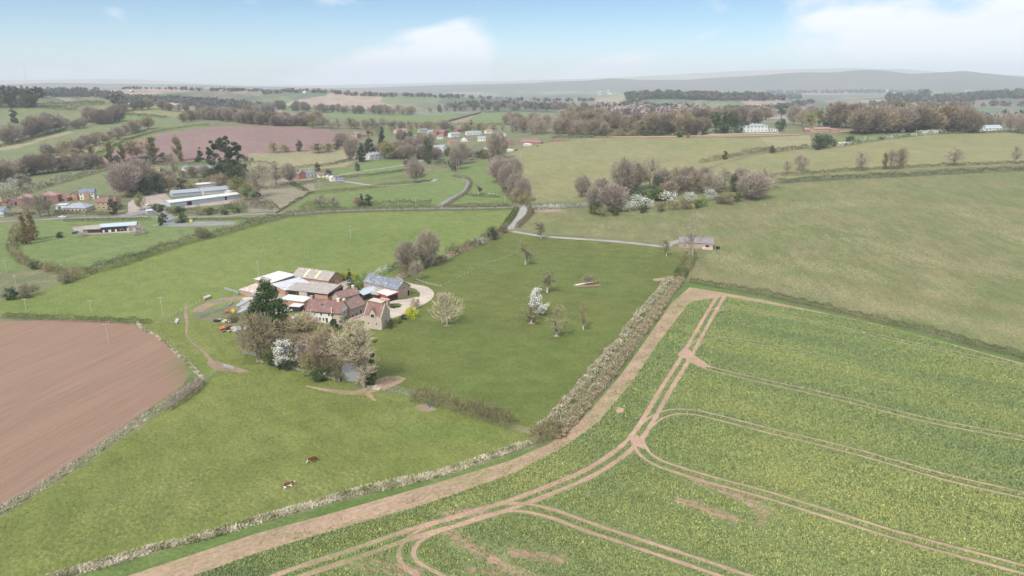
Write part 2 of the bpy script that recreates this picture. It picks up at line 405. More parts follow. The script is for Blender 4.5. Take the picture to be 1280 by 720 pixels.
field('field', 'orchard_grass', [(300,470),(310,400),(400,352),(500,348),(545,362),(545,400),(500,440),(505,482),(440,480),(380,472)])
field('field', 'front_pasture', [(-20,660),(100,586),(180,532),(250,482),(290,458),(330,455),(400,470),(460,488),(520,495),(600,522),(668,545),(640,560),(540,590),(440,614),(320,650),(200,680),(80,716),(-20,740)])
field('field', 'front_pasture', [(175,402),(240,398),(300,408),(310,440),(300,458),(262,472),(225,440)])
field('field', 'plough', [(-90,415),(-20,404),(60,400),(110,400),(150,403),(185,414),(210,431),(231,455),(236,468),(228,482),(190,508),(100,573),(50,605),(-20,648),(-90,690)], smooth=True)
field('verge', 'verge', [(20,745),(90,722),(200,690),(320,656),(440,624),(540,600),(637,570),(675,556),(700,549),(735,516),(765,480),(800,430),(835,380),(855,354),(868,352),(960,372),(1100,403),(1290,451),(1400,485),(1900,635),(1900,665),(1400,510),(1290,470),(900,382),(700,620),(320,720),(150,760)])
field('headland', 'headland', [(60,760),(150,723),(320,667),(420,640),(520,611),(637,576),(690,553),(736,515),(775,470),(808,424),(840,378),(862,359),(905,366),(960,376),(1100,406),(1290,457),(1400,490),(1900,640),(1900,680),(1400,520),(1290,480),(900,390),(700,620),(320,720),(150,760)])
crop_w = field('crop_field', 'crop_floor', [(60,800),(200,735),(320,692),(420,662),(520,634),(600,607),(645,590),(700,562),(748,528),(790,478),(822,430),(862,378),(905,370.5),(1040,394),(1130,414),(1200,434.5),(1290,459.5),(1430,501),(1900,650),(1900,800)])
# tractor lines
TL = {
 'main': [(300,745),(362,719),(440,693),(512,668),(575,650),(640,630),(700,607),(740,589),(775,566),(796,546),(812,522),(832,487),(857,447),(872,420),(888,392),(903,367)],
 'b1': [(799,540),(797,550),(805,566),(822,578),(847,587),(890,600),(957,618),(1060,650),(1135,673),(1280,712),(1400,745),(1500,772)],
 'b2': [(560,655),(610,638),(650,634),(690,642),(740,660),(815,685),(890,710),(990,745)],
 'b3': [(805,535),(820,522),(840,515),(865,515),(890,520),(957,537),(1060,562),(1185,597),(1280,619),(1400,650),(1700,725)],
 'b4': [(850,460),(858,447),(870,453),(890,461),(957,477),(1060,500),(1160,525),(1280,548),(1400,575),(1800,665)],
 'b5': [(868,432),(878,424),(890,421),(957,430),(1060,452),(1160,475),(1280,498)],
 'b6': [(880,405),(890,390),(905,385),(925,385),(960,391),(1010,401),(1085,417),(1185,439),(1290,462)],
 'b7': [(545,660),(520,672),(508,688),(512,704),(545,724),(600,750)],
}
TLW = {k: wline(v, 6) for k, v in TL.items()}
TW = dict(main=.92, b1=.55, b2=.66, b3=.42, b4=.36, b5=.2, b6=.28, b7=.62)
tracks = []
for k, w in TLW.items():
    for s in (-1, 1):
        w2 = w
        if k == 'b5': w2 = w[:len(w)//3]
        w2 = resample(w2, 1.1); st = strip(w2, TW[k]*np.random.default_rng(len(w2)+s).uniform(.72,1.3,len(w2)), s*1.05); REG.append(('tractor_track', 'wheel_track', st)); tracks.append(st)
blob1 = field('tractor_track', 'wheel_track', [(846,443),(858,432),(868,444),(880,452),(892,460),(878,459),(862,452)])
blob2 = field('tractor_track', 'wheel_track', [(790,551),(796,543),(803,550),(806,562),(800,560),(794,556)])
field('bare_soil', 'wheel_track', [(769,512),(774,509),(780,511),(779,516),(772,517)], step=4)
# ways
way('road', 'tarmac', [(-40,278),(0,277),(80,273),(175,271),(260,271),(320,267.5),(370,266),(400,264.3),(500,261.3),(600,259.8),(650,258.5),(720,256),(760,252)], 3.0)
way('lane', 'lane', [(660,256),(654,262),(651,270),(645,278),(636,286)], 4.2, step=4)
way('track', 'lane', [(640,289),(670,294),(700,297),(760,301),(810,306),(832,308),(842,303),(852,300),(866,300)], 3.2)
way('track', 'dirt', [(636,286),(610,299),(580,312),(552,324),(520,334),(497,347),(488,352)], 3.4)
way('road', 'tarmac', [(548,259),(562,249),(580,240),(586,228),(584,222),(572,219)], 3.2, step=4)
way('road', 'tarmac', [(210,274),(205,266),(190,262),(165,268),(150,271)], 6)
way('track', 'tarmac', [(212,273),(206,279),(190,282)], 4, step=4)
way('road', 'lane', [(400,222),(440,228),(470,232),(500,231),(540,227),(545,224)], 3)
way('road', 'lane', [(345,222),(380,228),(440,216),(500,207),(530,200)], 3)
way('drive', 'gravel', [(496,350),(503,354),(514,357),(527,360),(534,367),(530,374),(518,381),(503,387),(488,392),(480,396)], [3.5,3.5,4,4.5,4.5,4.5,5,6,8,6], step=3)
field('drive', 'gravel', [(464,395),(476,384),(481,377),(492,375),(508,374),(520,371),(528,372),(515,382),(500,390),(488,396),(470,402),(440,400),(440,397),(456,391)], step=5)
field('island_bed', 'verge', [(487,382),(492,379),(499,379),(503,381),(500,384),(492,385),(488,384)], step=3)
way('track', 'yard', [(428,352),(434,356),(433,362),(427,369),(418,375),(405,380),(390,382)], [4,4.5,5,6,8,10,10], step=3)
field('yard', 'yard', [(300,372),(330,360),(400,372),(425,372),(400,385),(370,385),(350,392),(310,392),(300,384)], step=6)
way('track', 'dirt', [(245,390),(262,380),(285,374),(310,372),(330,366)], 4, step=5)
way('track', 'dirt', [(233,378),(232,392),(234,405),(233,418),(240,428)], [.5,.9,.6,.4,.3], step=4)
way('track', 'dirt', [(240,428),(255,440),(263,450),(272,459),(290,461)], [.5,.6,1,3,2], step=4)
field('bare_soil', 'dirt', [(258,452),(270,451),(285,455),(300,460),(312,464),(300,466),(285,463),(268,459),(260,457)], step=5)
field('bare_soil', 'headland', [(466,482),(472,474),(484,470),(498,470),(508,473),(500,479),(488,484),(480,488)], step=5)
field('bare_soil', 'dirt', [(520,507),(528,504),(540,508),(546,512),(536,515),(524,514)], step=5)
way('track', 'headland', [(382,482),(400,486),(420,489),(440,491),(460,488),(480,482)], [.3,1.2,1.6,2.2,3,3], step=5)
way('track', 'headland', [(458,490),(464,496),(469,501)], [1.6,1.2,.5], step=4)
field('pond', 'pond', [(427,459),(433,455),(443,454),(452,459),(456,468),(453,475),(445,477),(434,476),(428,471)], step=3, smooth=True)
field('pond', 'pond', [(409,465),(414,462),(418,466),(417,471),(411,470)], step=3)
field('bare_soil', 'headland', [(815,349),(828,347),(850,348),(852,351),(835,351),(818,351)], step=5)
field('bare_soil', 'dirt', [(663,262),(700,261),(706,265),(675,266)], step=5)

# ---- worn, dry and lush areas as soft marks (world distances)
DRYM = []; SOILM = []; LUSHM = []
def mark(lst, px, rad, amt): lst.append((wline(px, 10) if len(px) > 1 else G(px)[:,:2], rad, amt))
for p_ in ([(900,322),(960,342),(1050,368),(1150,392),(1280,420)],): mark(DRYM, p_, 12, .5)
for p_ in ([(1000,330),(1080,345)],[(1080,300),(1180,330),(1270,340)],[(980,260),(1100,250)],[(1200,260),(1280,300)],[(1180,350),(1180,370)]): mark(DRYM, p_, 14, .42)
for p_ in ([(700,200),(800,195),(900,190)],[(720,225),(800,220)],[(660,240),(720,240)]): mark(DRYM, p_, 22, .35)
for p_ in ([(380,200),(440,195)],[(1100,190),(1250,185)]): mark(DRYM, p_, 15, .4)
for p_ in ([(80,325),(200,300),(270,290)],[(60,350),(110,345)]): mark(DRYM, p_, 6, .4)
for p_ in ([(180,345),(250,330),(330,315)],[(420,285),(500,280)]): mark(DRYM, p_, 12, .25)
for p_ in ([(60,690),(200,650),(330,622),(450,600)],[(120,640),(240,600)]): mark(DRYM, p_, 6, .28)
for p_ in ([(905,505),(935,512)],[(1000,445),(1180,495),(1280,520)],[(960,560),(1010,580)],[(820,497),(860,493)],[(960,580),(1000,600)]): mark(DRYM, p_, 5, .42)
for p_ in ([(905,508),(938,514)],): mark(DRYM, p_, 3.4, .5)
for p_ in ([(870,600),(920,620),(960,640)],[(850,625),(920,650)],[(560,665),(600,690),(640,715)],[(470,700),(520,715)],[(640,690),(700,700)],[(560,640),(600,640)]): mark(SOILM, p_, 2.3, .58)
for p_ in ([(900,610),(945,628),(950,655)],[(440,705),(500,720)],[(590,712),(660,718)]): mark(SOILM, p_, 2.4, .52)
for p_ in ([(190,652),(215,655)],[(225,600),(235,640)],[(90,612),(110,605)],[(310,600),(380,612)]): mark(SOILM, p_, 3, .36)
mark(SOILM, [(128,428),(150,424),(180,418)], 1, -.5)
for p_ in ([(400,700),(480,690)],[(230,455),(250,472)],[(520,540),(600,540)]): mark(LUSHM, p_, 4, .5)
for p_ in ([(560,345),(640,330),(760,330)],[(560,420),(660,440),(740,420)],[(600,480),(680,490)],[(700,350),(780,360)]): mark(LUSHM, p_, 14, .35)
for p_ in ([(500,340),(600,320)],[(430,300),(560,290)]): mark(LUSHM, p_, 10, .3)
def marks(P_, lst):
    v = np.zeros(len(P_))
    for w, rad, amt in lst:
        mn = w.min(0)-4*rad; mx = w.max(0)+4*rad
        s = np.where(((P_ > mn)&(P_ < mx)).all(1))[0]
        if len(s):
            d = dist_line(P_[s], w) if len(w) > 1 else np.hypot(*(P_[s]-w[0]).T)
            v[s] = np.maximum(v[s], amt*np.exp(-(d/rad)**2)) if amt > 0 else v[s]+amt*np.exp(-(d/rad)**2)
    return v

# ---- points
pts = []
def ring(a0, a1, da, r0, r1, q):
    rr = np.exp(np.arange(math.log(r0), math.log(r1), q)); aa = np.arange(a0, a1, da)
    A, Q = np.meshgrid(np.radians(aa), np.log(rr)); A = A+np.radians(da)*.5*(np.arange(len(rr))%2)[:,None]
    pts.append(np.stack([A.ravel(), Q.ravel()], 1))
ring(-48, 48, .42, 72, 1500, .011)
ring(-48, 48, .5, 1500, 11800, .025)
ring(-150, -48, 3, 12, 11800, .08); ring(48.6, 150, 3, 12, 11800, .08); ring(-48, 48, 4, 12, 72, .12)
UV = np.concatenate(pts); UV += rng.normal(0, 1e-4, UV.shape)
nb = len(UV); vs = UV.tolist(); edges = []
for nm, mt, w in REG:
    uv = np.stack([np.arctan2(w[:,0], w[:,1]), np.log(np.hypot(w[:,0], w[:,1]))], 1)
    o = len(vs); n = len(uv); vs += uv.tolist(); edges += [(o+i, o+(i+1)%n) for i in range(n)]
print('cdt in', len(vs), len(edges), time.time()-T0)
vo, eo, fo, *_ = delaunay_2d_cdt([Vector(v) for v in vs], edges, [], 0, 1e-7, False)
print('cdt out', len(vo), len(fo), time.time()-T0)
vo = np.array([tuple(v) for v in vo]); fo = np.array([f for f in fo if len(f) == 3], np.int32)
fo = fo[(vo[fo][:,:,0].max(1)-vo[fo][:,:,0].min(1)) < R(9)]   # drop slivers along the rim
wx = np.sin(vo[:,0])*np.exp(vo[:,1]); wy = np.cos(vo[:,0])*np.exp(vo[:,1])
WV = np.stack([wx, wy, H(wx, wy)], 1)
cen = WV[fo].mean(1)[:,:2]
reg = np.full(len(fo), -1)
for i, (nm, mt, w) in enumerate(REG): reg[inpoly(cen, w)] = i
# pond bowls sink a little
a_, b_, c_ = WV[fo[:,0]], WV[fo[:,1]], WV[fo[:,2]]
flip = ((b_-a_)[:,0]*(c_-a_)[:,1]-(b_-a_)[:,1]*(c_-a_)[:,0]) < 0
fo[flip] = fo[flip][:,::-1]
vd, vsoil, vl = marks(WV[:,:2], DRYM), marks(WV[:,:2], SOILM), marks(WV[:,:2], LUSHM)
def sub(name, mask, mats, midx=None):
    F = fo[mask]; u, inv = np.unique(F, return_inverse=True)
    me = npmesh(name, WV[u], inv.reshape(F.shape), mats, midx, smooth=True, attrs=dict(dry=vd[u], soil=vsoil[u], lush=vl[u]))
    return tag(link(name, me), kind='structure')
base = reg < 0
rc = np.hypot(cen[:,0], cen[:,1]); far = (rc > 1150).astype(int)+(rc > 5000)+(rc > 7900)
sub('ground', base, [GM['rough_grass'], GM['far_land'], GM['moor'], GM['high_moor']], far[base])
# merge pieces that carry on as one way or one set of tracks
keys = {}
for i, (nm, mt, w) in enumerate(REG):
    k = (nm, mt) if nm in ('tractor_track',) else (nm, mt, i)
    keys.setdefault(k, []).append(i)
for k, ids in keys.items():
    msk = np.isin(reg, ids)
    if msk.any(): sub(k[0] if k[0] != 'field' else 'field', msk, [GM[k[1]]])
print('land', time.time()-T0)
# ------------------------------------------------------------------ sky, sun, haze
SUN_EL, SUN_AZ = R(48), R(-150)     # azimuth from +Y clockwise: behind the camera to the left
wd = bpy.data.worlds.new('World'); S.world = wd; wd.use_nodes = True; nt = wd.node_tree; L = nt.links
bg = nt.nodes['Background']
sky = N(nt, 'ShaderNodeTexSky', sky_type='NISHITA', sun_disc=False, sun_elevation=SUN_EL, sun_rotation=SUN_AZ, altitude=100, air_density=1.0, dust_density=.3, ozone_density=2.0)
tc = N(nt, 'ShaderNodeTexCoord').outputs['Generated']
def dirv(px, py): d = rays([(px, py)])[0]; return d
def cloud(px, py, wx_, wy_, rotdeg=0, soft=.5, gain=1.0):
    """a cloud bank fixed at a compass bearing; widths in degrees-ish tangent units"""
    d = dirv(px, py); az = math.atan2(d[0], d[1]); el = math.atan2(d[2], math.hypot(d[0], d[1]))
    return az, el, wx_, wy_, rotdeg, soft, gain
sx = N(nt, 'ShaderNodeSeparateXYZ'); L.new(tc, sx.inputs[0])
AZ = math_(nt, 'ARCTAN2', sx.outputs[0], sx.outputs[1])
EL = math_(nt, 'ARCSINE', sx.outputs[2])
cv = N(nt, 'ShaderNodeCombineXYZ'); L.new(AZ, cv.inputs[0]); L.new(math_(nt, 'MULTIPLY', EL, 1.6), cv.inputs[1])
nz = noise(nt, cv.outputs[0], 9, 7, .58, .3); nz2 = noise(nt, cv.outputs[0], 26, 5, .6)
wsp = noise(nt, cv.outputs[0], 5, 4, .6, .6)
tot = None
for (px_, py_, w_, h_, rot_, g_) in [(572,74,.050,.032,15,1.8),(530,82,.085,.030,28,1.8),(455,92,.09,.024,16,1.4),(385,101,.06,.008,0,.7),(545,40,.07,.014,12,.8),(580,34,.02,.010,20,.7),
        (745,88,.09,.016,12,1.1),(1120,42,.12,.065,0,1.0),(1055,22,.08,.022,12,.9),(1250,60,.20,.08,0,.95),(1190,-20,.22,.05,0,.75),(890,42,.05,.012,25,.38),(960,60,.06,.010,20,.38),
        (60,95,.12,.012,0,.55),(180,88,.08,.016,0,.5),(20,20,.07,.02,10,.22),(140,15,.07,.02,20,.22),(450,0,.16,.02,0,.25),(990,105,.3,.02,0,.5),(660,95,.06,.008,10,.6)]:
    az, el, w_, h_, rot_, _, g_ = cloud(px_, py_, w_, h_, rot_, 0, g_)
    dx = math_(nt, 'SUBTRACT', AZ, az); dy = math_(nt, 'SUBTRACT', EL, el)
    c_, s_ = math.cos(R(rot_)), math.sin(R(rot_))
    u = math_(nt, 'DIVIDE', math_(nt, 'ADD', math_(nt, 'MULTIPLY', dx, c_), math_(nt, 'MULTIPLY', dy, s_)), w_)
    v = math_(nt, 'DIVIDE', math_(nt, 'SUBTRACT', math_(nt, 'MULTIPLY', dy, c_), math_(nt, 'MULTIPLY', dx, s_)), h_)
    q = math_(nt, 'ADD', math_(nt, 'MULTIPLY', u, u), math_(nt, 'MULTIPLY', v, v))
    e = math_(nt, 'MULTIPLY', math_(nt, 'EXPONENT', math_(nt, 'MULTIPLY', q, -1.0)), g_)
    tot = e if tot is None else math_(nt, 'MAXIMUM', tot, e)
nn = math_(nt, 'ADD', math_(nt, 'MULTIPLY', math_(nt, 'SUBTRACT', nz, .5), 1.5), math_(nt, 'MULTIPLY', math_(nt, 'SUBTRACT', nz2, .5), .5))
cm = ramp(nt, math_(nt, 'ADD', tot, nn), .3, .8, 0, 1)
high = math_(nt, 'MULTIPLY', ramp(nt, wsp, .38, .56, .35, 1), ramp(nt, EL, .22, .6, 0, 1))   # unseen cloud cover overhead, added as fill light
cm = cm
SKYMUL = (1.0, 1.0, 1.0)
tint_ = mix(nt, ramp(nt, EL, .0, .11, 0, 1), (.98,1.16,1.36), SKYTINT)   # clearer, paler air low down
base = mix(nt, 1.0, sky.outputs[0], tint_, 'MULTIPLY')
below = ramp(nt, EL, -.05, 0.0, 0, 1)
col = mix(nt, cm, base, CLOUDC)
col = mix(nt, high, col, tuple(v*1.45 for v in CLOUDC))  # added overhead cover made brighter than the visible clouds, for more fill
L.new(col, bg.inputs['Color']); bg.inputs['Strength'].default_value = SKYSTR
sun = bpy.data.objects.new('sun', bpy.data.lights.new('sun', 'SUN')); C.objects.link(sun)
sun.data.energy = SUNE; sun.data.angle = R(SUNANG); sun.data.color = (1, .955, .89)
sdir = Vector((math.sin(SUN_AZ)*math.cos(SUN_EL), math.cos(SUN_AZ)*math.cos(SUN_EL), math.sin(SUN_EL)))
sun.rotation_euler = sdir.to_track_quat('Z', 'Y').to_euler()
S.view_settings.view_transform = 'Standard'; S.view_settings.look = 'None'; S.view_settings.gamma = 1; S.view_settings.exposure = EXPO
if HAZE > 0:
    mb = MB(); mb.box(-14000, 14000, -1500, 12200, -60, 345)
    m = bpy.data.materials.new('haze'); m.use_nodes = True; nt = m.node_tree; nt.nodes.clear()
    o = N(nt, 'ShaderNodeOutputMaterial'); v = N(nt, 'ShaderNodeVolumePrincipled')
    v.inputs['Density'].default_value = HAZE; v.inputs['Color'].default_value = (.90,.955,1,1); v.inputs['Anisotropy'].default_value = 0.0
    nt.links.new(v.outputs[0], o.inputs['Volume'])
    hz = tag(mb.build('haze', m), kind='stuff')
S.cycles.max_bounces = 4; S.cycles.diffuse_bounces = 2; S.cycles.glossy_bounces = 2; S.cycles.volume_bounces = 0; S.cycles.transmission_bounces = 2; S.cycles.transparent_max_bounces = 4
# ------------------------------------------------------------------ plants: makers
M = {}
M['bark'] = plain('bark', (.23,.195,.155), (.15,.13,.10), 2.5)
M['bark_pale'] = plain('bark_pale', (.42,.38,.31), (.26,.22,.17), 2.5)
M['bark_dark'] = plain('bark_dark', (.10,.085,.07), (.07,.06,.05), 2.5)
M['limewash'] = plain('limewash', (.62,.58,.54), (.45,.4,.36), 3)
M['twig_grey'] = tinted('twig_grey', [(.22,.18,.145),(.32,.265,.205),(.40,.335,.25)])
M['twig_brown'] = tinted('twig_brown', [(.23,.18,.12),(.32,.25,.165),(.41,.33,.21)])
M['twig_pale'] = tinted('twig_pale', [(.34,.28,.19),(.47,.39,.265),(.56,.475,.33)])
M['twig_purple'] = tinted('twig_purple', [(.23,.175,.155),(.32,.25,.215),(.40,.32,.265)])
M['bud_olive'] = tinted('bud_olive', [(.20,.18,.085),(.29,.26,.115),(.37,.335,.145)])
M['bud_lime'] = tinted('bud_lime', [(.17,.21,.06),(.22,.28,.075),(.29,.33,.10)])
M['bud_orange'] = tinted('bud_orange', [(.18,.13,.07),(.26,.18,.085),(.30,.22,.11)])
M['bud_orchard'] = tinted('bud_orchard', [(.20,.17,.10),(.27,.24,.13),(.34,.32,.17)])
M['leaf_dark'] = tinted('leaf_dark', [(.040,.062,.036),(.062,.088,.046),(.088,.118,.056)])
M['leaf_mid'] = tinted('leaf_mid', [(.05,.075,.025),(.08,.115,.035),(.12,.155,.05)])
M['leaf_yellow'] = tinted('leaf_yellow', [(.16,.17,.02),(.30,.30,.02),(.45,.42,.03)])
M['leaf_forsythia'] = tinted('leaf_forsythia', [(.30,.36,.02),(.55,.58,.02),(.75,.72,.03)])
M['leaf_ever'] = tinted('leaf_ever', [(.035,.06,.022),(.06,.095,.032),(.095,.14,.045)])
M['bloom_white'] = tinted('bloom_white', [(.42,.42,.33),(.68,.67,.58),(.85,.84,.78)])
M['bloom_pink'] = tinted('bloom_pink', [(.33,.25,.22),(.50,.40,.37),(.62,.53,.50)])
M['rust'] = tinted('rust', [(.16,.10,.05),(.23,.15,.07),(.30,.20,.10)])
M['dead_grass'] = tinted('dead_grass', [(.12,.16,.05),(.27,.26,.14),(.48,.43,.30),(.62,.56,.43)])
M['hedge_brown'] = tinted('hedge_brown', [(.11,.10,.055),(.17,.135,.085),(.24,.20,.12)])
M['hedge_green'] = tinted('hedge_green', [(.055,.075,.028),(.09,.11,.04),(.14,.155,.06)])
M['hedge_dark'] = tinted('hedge_dark', [(.045,.055,.03),(.075,.085,.042),(.12,.115,.065)])
M['hedge_mix'] = tinted('hedge_mix', [(.08,.095,.04),(.15,.145,.07),(.22,.18,.12)])

def tubes(segs, n):
    """segs (k,8): p0 p1 r0 r1 -> verts, quads"""
    s = np.asarray(segs, float); p0, p1, r0, r1 = s[:,:3], s[:,3:6], s[:,6], s[:,7]
    d = p1-p0; d /= np.maximum(np.linalg.norm(d, axis=1), 1e-6)[:,None]
    h = np.where(np.abs(d[:,2:3]) > .9, np.array([[1.,0,0]]), np.array([[0,0,1.]]))
    a = np.cross(d, h); a /= np.linalg.norm(a, axis=1)[:,None]; b = np.cross(d, a)
    t = np.arange(n)*2*math.pi/n; c, q = np.cos(t), np.sin(t)
    o = a[:,None,:]*c[None,:,None]+b[:,None,:]*q[None,:,None]
    V = np.concatenate([p0[:,None,:]+o*r0[:,None,None], p1[:,None,:]+o*r1[:,None,None]], 1)
    k = len(s); base = (np.arange(k)*2*n)[:,None,None]; i = np.arange(n); j = (i+1)%n
    F = np.stack([i, j, n+j, n+i], 1)[None]+base
    return V.reshape(-1,3), F.reshape(-1,4)
def grow(rs, height, nl=(8,6,6,5), spread=.8, trunk=.28, r0=.022, up=.35, lean=(0,0), gn=.2, crook=.25, lenr=(.42,.5,.5,.5), flat=1.0, bole=None):
    segs = [[], [], [], [], []]
    def norm(v): return v/max(np.linalg.norm(v), 1e-6)
    bl = bole if bole is not None else trunk
    def go(p, d, L, r, lv):
        ns = (6, 4, 3, 2, 2)[lv]; r_ = r
        for i in range(ns):
            d = norm(d+rs.normal(0, crook*(.2 if lv == 0 else .8), 3)*(.5)+np.array([0,0,up*.22 if lv > 0 else .15]))
            q = p+d*L/ns; rn = r*(1-.75*(i+1)/ns)
            segs[lv].append((*p, *q, r_, max(rn, .006)*1.0)); 
            if lv < len(nl):
                t = (i+1)/ns
                if lv > 0 or t > bl:
                    m = nl[lv]/ns/(1-bl if lv == 0 else 1); m = int(m)+(rs.random() < m-int(m))
                    for _ in range(m):
                        az = rs.random()*2*math.pi; perp = norm(np.cross(d, norm(rs.normal(0,1,3))))
                        perp = norm(perp*np.array([1,1,flat]))
                        dd = norm(d*(1-spread*.55)+perp*spread+np.array([0,0,up*.35]))
                        go(p+(q-p)*rs.random(), dd, L*lenr[lv]*(1.15-.5*t if lv == 0 else 1)*rs.uniform(.7,1.2), rn*.62+.004, lv+1)
            p = q; r_ = max(rn, .006)
    go(np.array([0.,0,0]), norm(np.array([lean[0], lean[1], 1.])), height*.8, height*r0, 0)
    return segs
def tree_proto(seed, height, twig, bark='bark', tw=.035, dome=0, dr=.42, leaves=0, lsize=.16, leafmat=None, lw=0, twn=1.0, **k):
    rs = np.random.default_rng(seed); sg = grow(rs, height, **k)
    V, F = tubes(sg[0]+sg[1]+sg[2], 5)
    mi = np.zeros(len(F), int); mats = [M[bark]]
    if lw > 0:   # lime-washed foot of the trunk
        z = V[F].mean(1)[:,2]; mi = (z < lw).astype(int); mats.append(M['limewash'])
    tk = npmesh('trunk', V, F, mats, mi, smooth=True)
    fine = np.array(sg[3]+sg[4]); fine[:,6] = np.maximum(fine[:,6]*.7, tw*.9); fine[:,7] = np.maximum(fine[:,7]*.5, tw*.45)
    V2, F2 = tubes(fine, 3); tint = np.repeat(rs.random(len(fine)), 6)
    m2 = np.zeros(len(F2), int)
    mats = [M[twig]]
    if dome:   # a rounded mass of fine outer twigs
        zc = height*.56; a = rs.random(dome)*2*math.pi; cz = rs.uniform(-1,1,dome); rr = rs.uniform(.45,1,dome)**.5
        lob = 1+.13*np.sin(a*3+cz*2+seed)+.10*np.sin(a*5-cz*4+seed*2)+.07*np.sin(a*9+cz*7)
        s_ = np.sqrt(1-cz*cz); pp = np.stack([np.cos(a)*s_*height*dr*rr*lob, np.sin(a)*s_*height*dr*rr*lob, zc+cz*height*.43*rr*lob], 1)
        dd = pp-np.array([0,0,height*.25]); dd /= np.linalg.norm(dd, axis=1)[:,None]; dd = dd+rs.normal(0,.35,(dome,3)); dd /= np.linalg.norm(dd, axis=1)[:,None]
        sd = np.cross(dd, rs.normal(0,1,(dome,3))); sd /= np.linalg.norm(sd, axis=1)[:,None]; Ld = rs.uniform(.5,1.1,dome)[:,None]*height*.07; wd_ = rs.uniform(.6,1.3,dome)[:,None]*tw*1.1
        Vd = np.stack([pp-dd*Ld-sd*wd_, pp-dd*Ld+sd*wd_, pp+dd*Ld+sd*wd_*.4, pp+dd*Ld-sd*wd_*.4], 1).reshape(-1,3); Fd = np.arange(dome*4).reshape(-1,4)
        F2 = np.concatenate([F2, Fd+len(V2)]); V2 = np.concatenate([V2, Vd]); tint = np.concatenate([tint, np.repeat(rs.random(dome), 4)]); m2 = np.concatenate([m2, np.zeros(dome, int)])
    if leaves:
        idx = rs.integers(0, len(fine), leaves); t = rs.random((leaves,1))
        p = fine[idx,:3]*(1-t)+fine[idx,3:6]*t+rs.normal(0, lsize*.8, (leaves,3))
        Vl, Fl = leafquads(p, lsize, rs); cl = np.repeat(rs.random(leaves), 4)
        F2 = np.concatenate([F2, Fl+len(V2)]); V2 = np.concatenate([V2, Vl]); tint = np.concatenate([tint, cl])
        m2 = np.concatenate([m2, np.ones(len(Fl), int)]); mats.append(M[leafmat or twig])
    cr = npmesh('crown', V2, F2, mats, m2, tint)
    zt = V2[:,2]; rad = np.percentile(np.hypot(V2[:,0], V2[:,1]), 95)
    return dict(trunk=tk, crown=cr, h=float(np.percentile(zt, 99.5)), r=float(rad))
def leafquads(p, size, rs, flatz=1.0, aspect=.62):
    n = len(p); a = rs.normal(0,1,(n,3)); a /= np.linalg.norm(a, axis=1)[:,None]
    b = rs.normal(0,1,(n,3))*np.array([1,1,flatz]); b = np.cross(a, b); b /= np.maximum(np.linalg.norm(b, axis=1), 1e-6)[:,None]
    s = (np.asarray(size)*rs.uniform(.6,1.3,n))[:,None]
    a = a*s*.5; b = b*s*.5*aspect
    V = np.stack([p-a, p-b, p+a, p+b], 1).reshape(-1,3)
    return V, np.arange(n*4).reshape(-1,4)
def slivers(p, length, width, rs, tilt=.45, bias=(0,0,1)):
    """grass blades / upright twigs"""
    n = len(p); d = rs.normal(0, tilt, (n,3))+np.array(bias); d /= np.linalg.norm(d, axis=1)[:,None]
    s = rs.normal(0,1,(n,3)); s = np.cross(d, s); s /= np.maximum(np.linalg.norm(s, axis=1), 1e-6)[:,None]
    L = (np.asarray(length)*rs.uniform(.6,1.3,n))[:,None]; w = (np.asarray(width)*rs.uniform(.7,1.3,n))[:,None]*np.ones((n,1))
    V = np.stack([p-s*w*.5, p+s*w*.5, p+d*L+s*w*.18, p+d*L-s*w*.18], 1).reshape(-1,3)
    return V, np.arange(n*4).reshape(-1,4)
def clump_cloud(rs, h, r, n, nclump, kind='round', base=.12, cs=.3):
    """points clustered into clumps filling a crown outline of height h, radius r"""
    u = rs.random(nclump*6); a = rs.random(nclump*6)*2*math.pi
    def env(t):
        if kind == 'cone': return (1-t)**.85*(.35+.65*np.minimum(1, t*9+.25))
        if kind == 'column': return np.minimum(1, np.minimum(t*5+.45, (1-t)*3.0+.08))
        if kind == 'cedar': return .55+.45*np.sin(t*9+.5)*.5+.25*(1-t)-.35*(t > .85)
        if kind == 'egg': return np.clip(np.sin(np.pi*np.clip(t,0,1)**.62), 0, 1)**.7*(1-.25*t)+.05
        return np.sqrt(np.clip(1-(2*t-1)**2*.96, 0, 1))*(1-.12*(1-t))
    t = u; rr = env(t)*np.sqrt(rs.uniform(.25, 1, len(t)))
    cc = np.stack([rr*np.cos(a)*r, rr*np.sin(a)*r, (base+(1-base)*t)*h], 1)
    w = env(t)+.08; keep = rs.random(len(t)) < w/w.max(); cc = cc[keep][:nclump]
    csz = rs.uniform(.6, 1.35, len(cc))*cs*r
    i = rs.integers(0, len(cc), n)
    d = rs.normal(0,1,(n,3)); d /= np.linalg.norm(d, axis=1)[:,None]
    q = cc[i]+d*(csz[i]*rs.uniform(.35,1,n)**.6)[:,None]*np.array([1,1,.78 if kind != 'cedar' else .4])
    q[:,2] = np.clip(q[:,2], .04*h, None)
    return q, i, cc
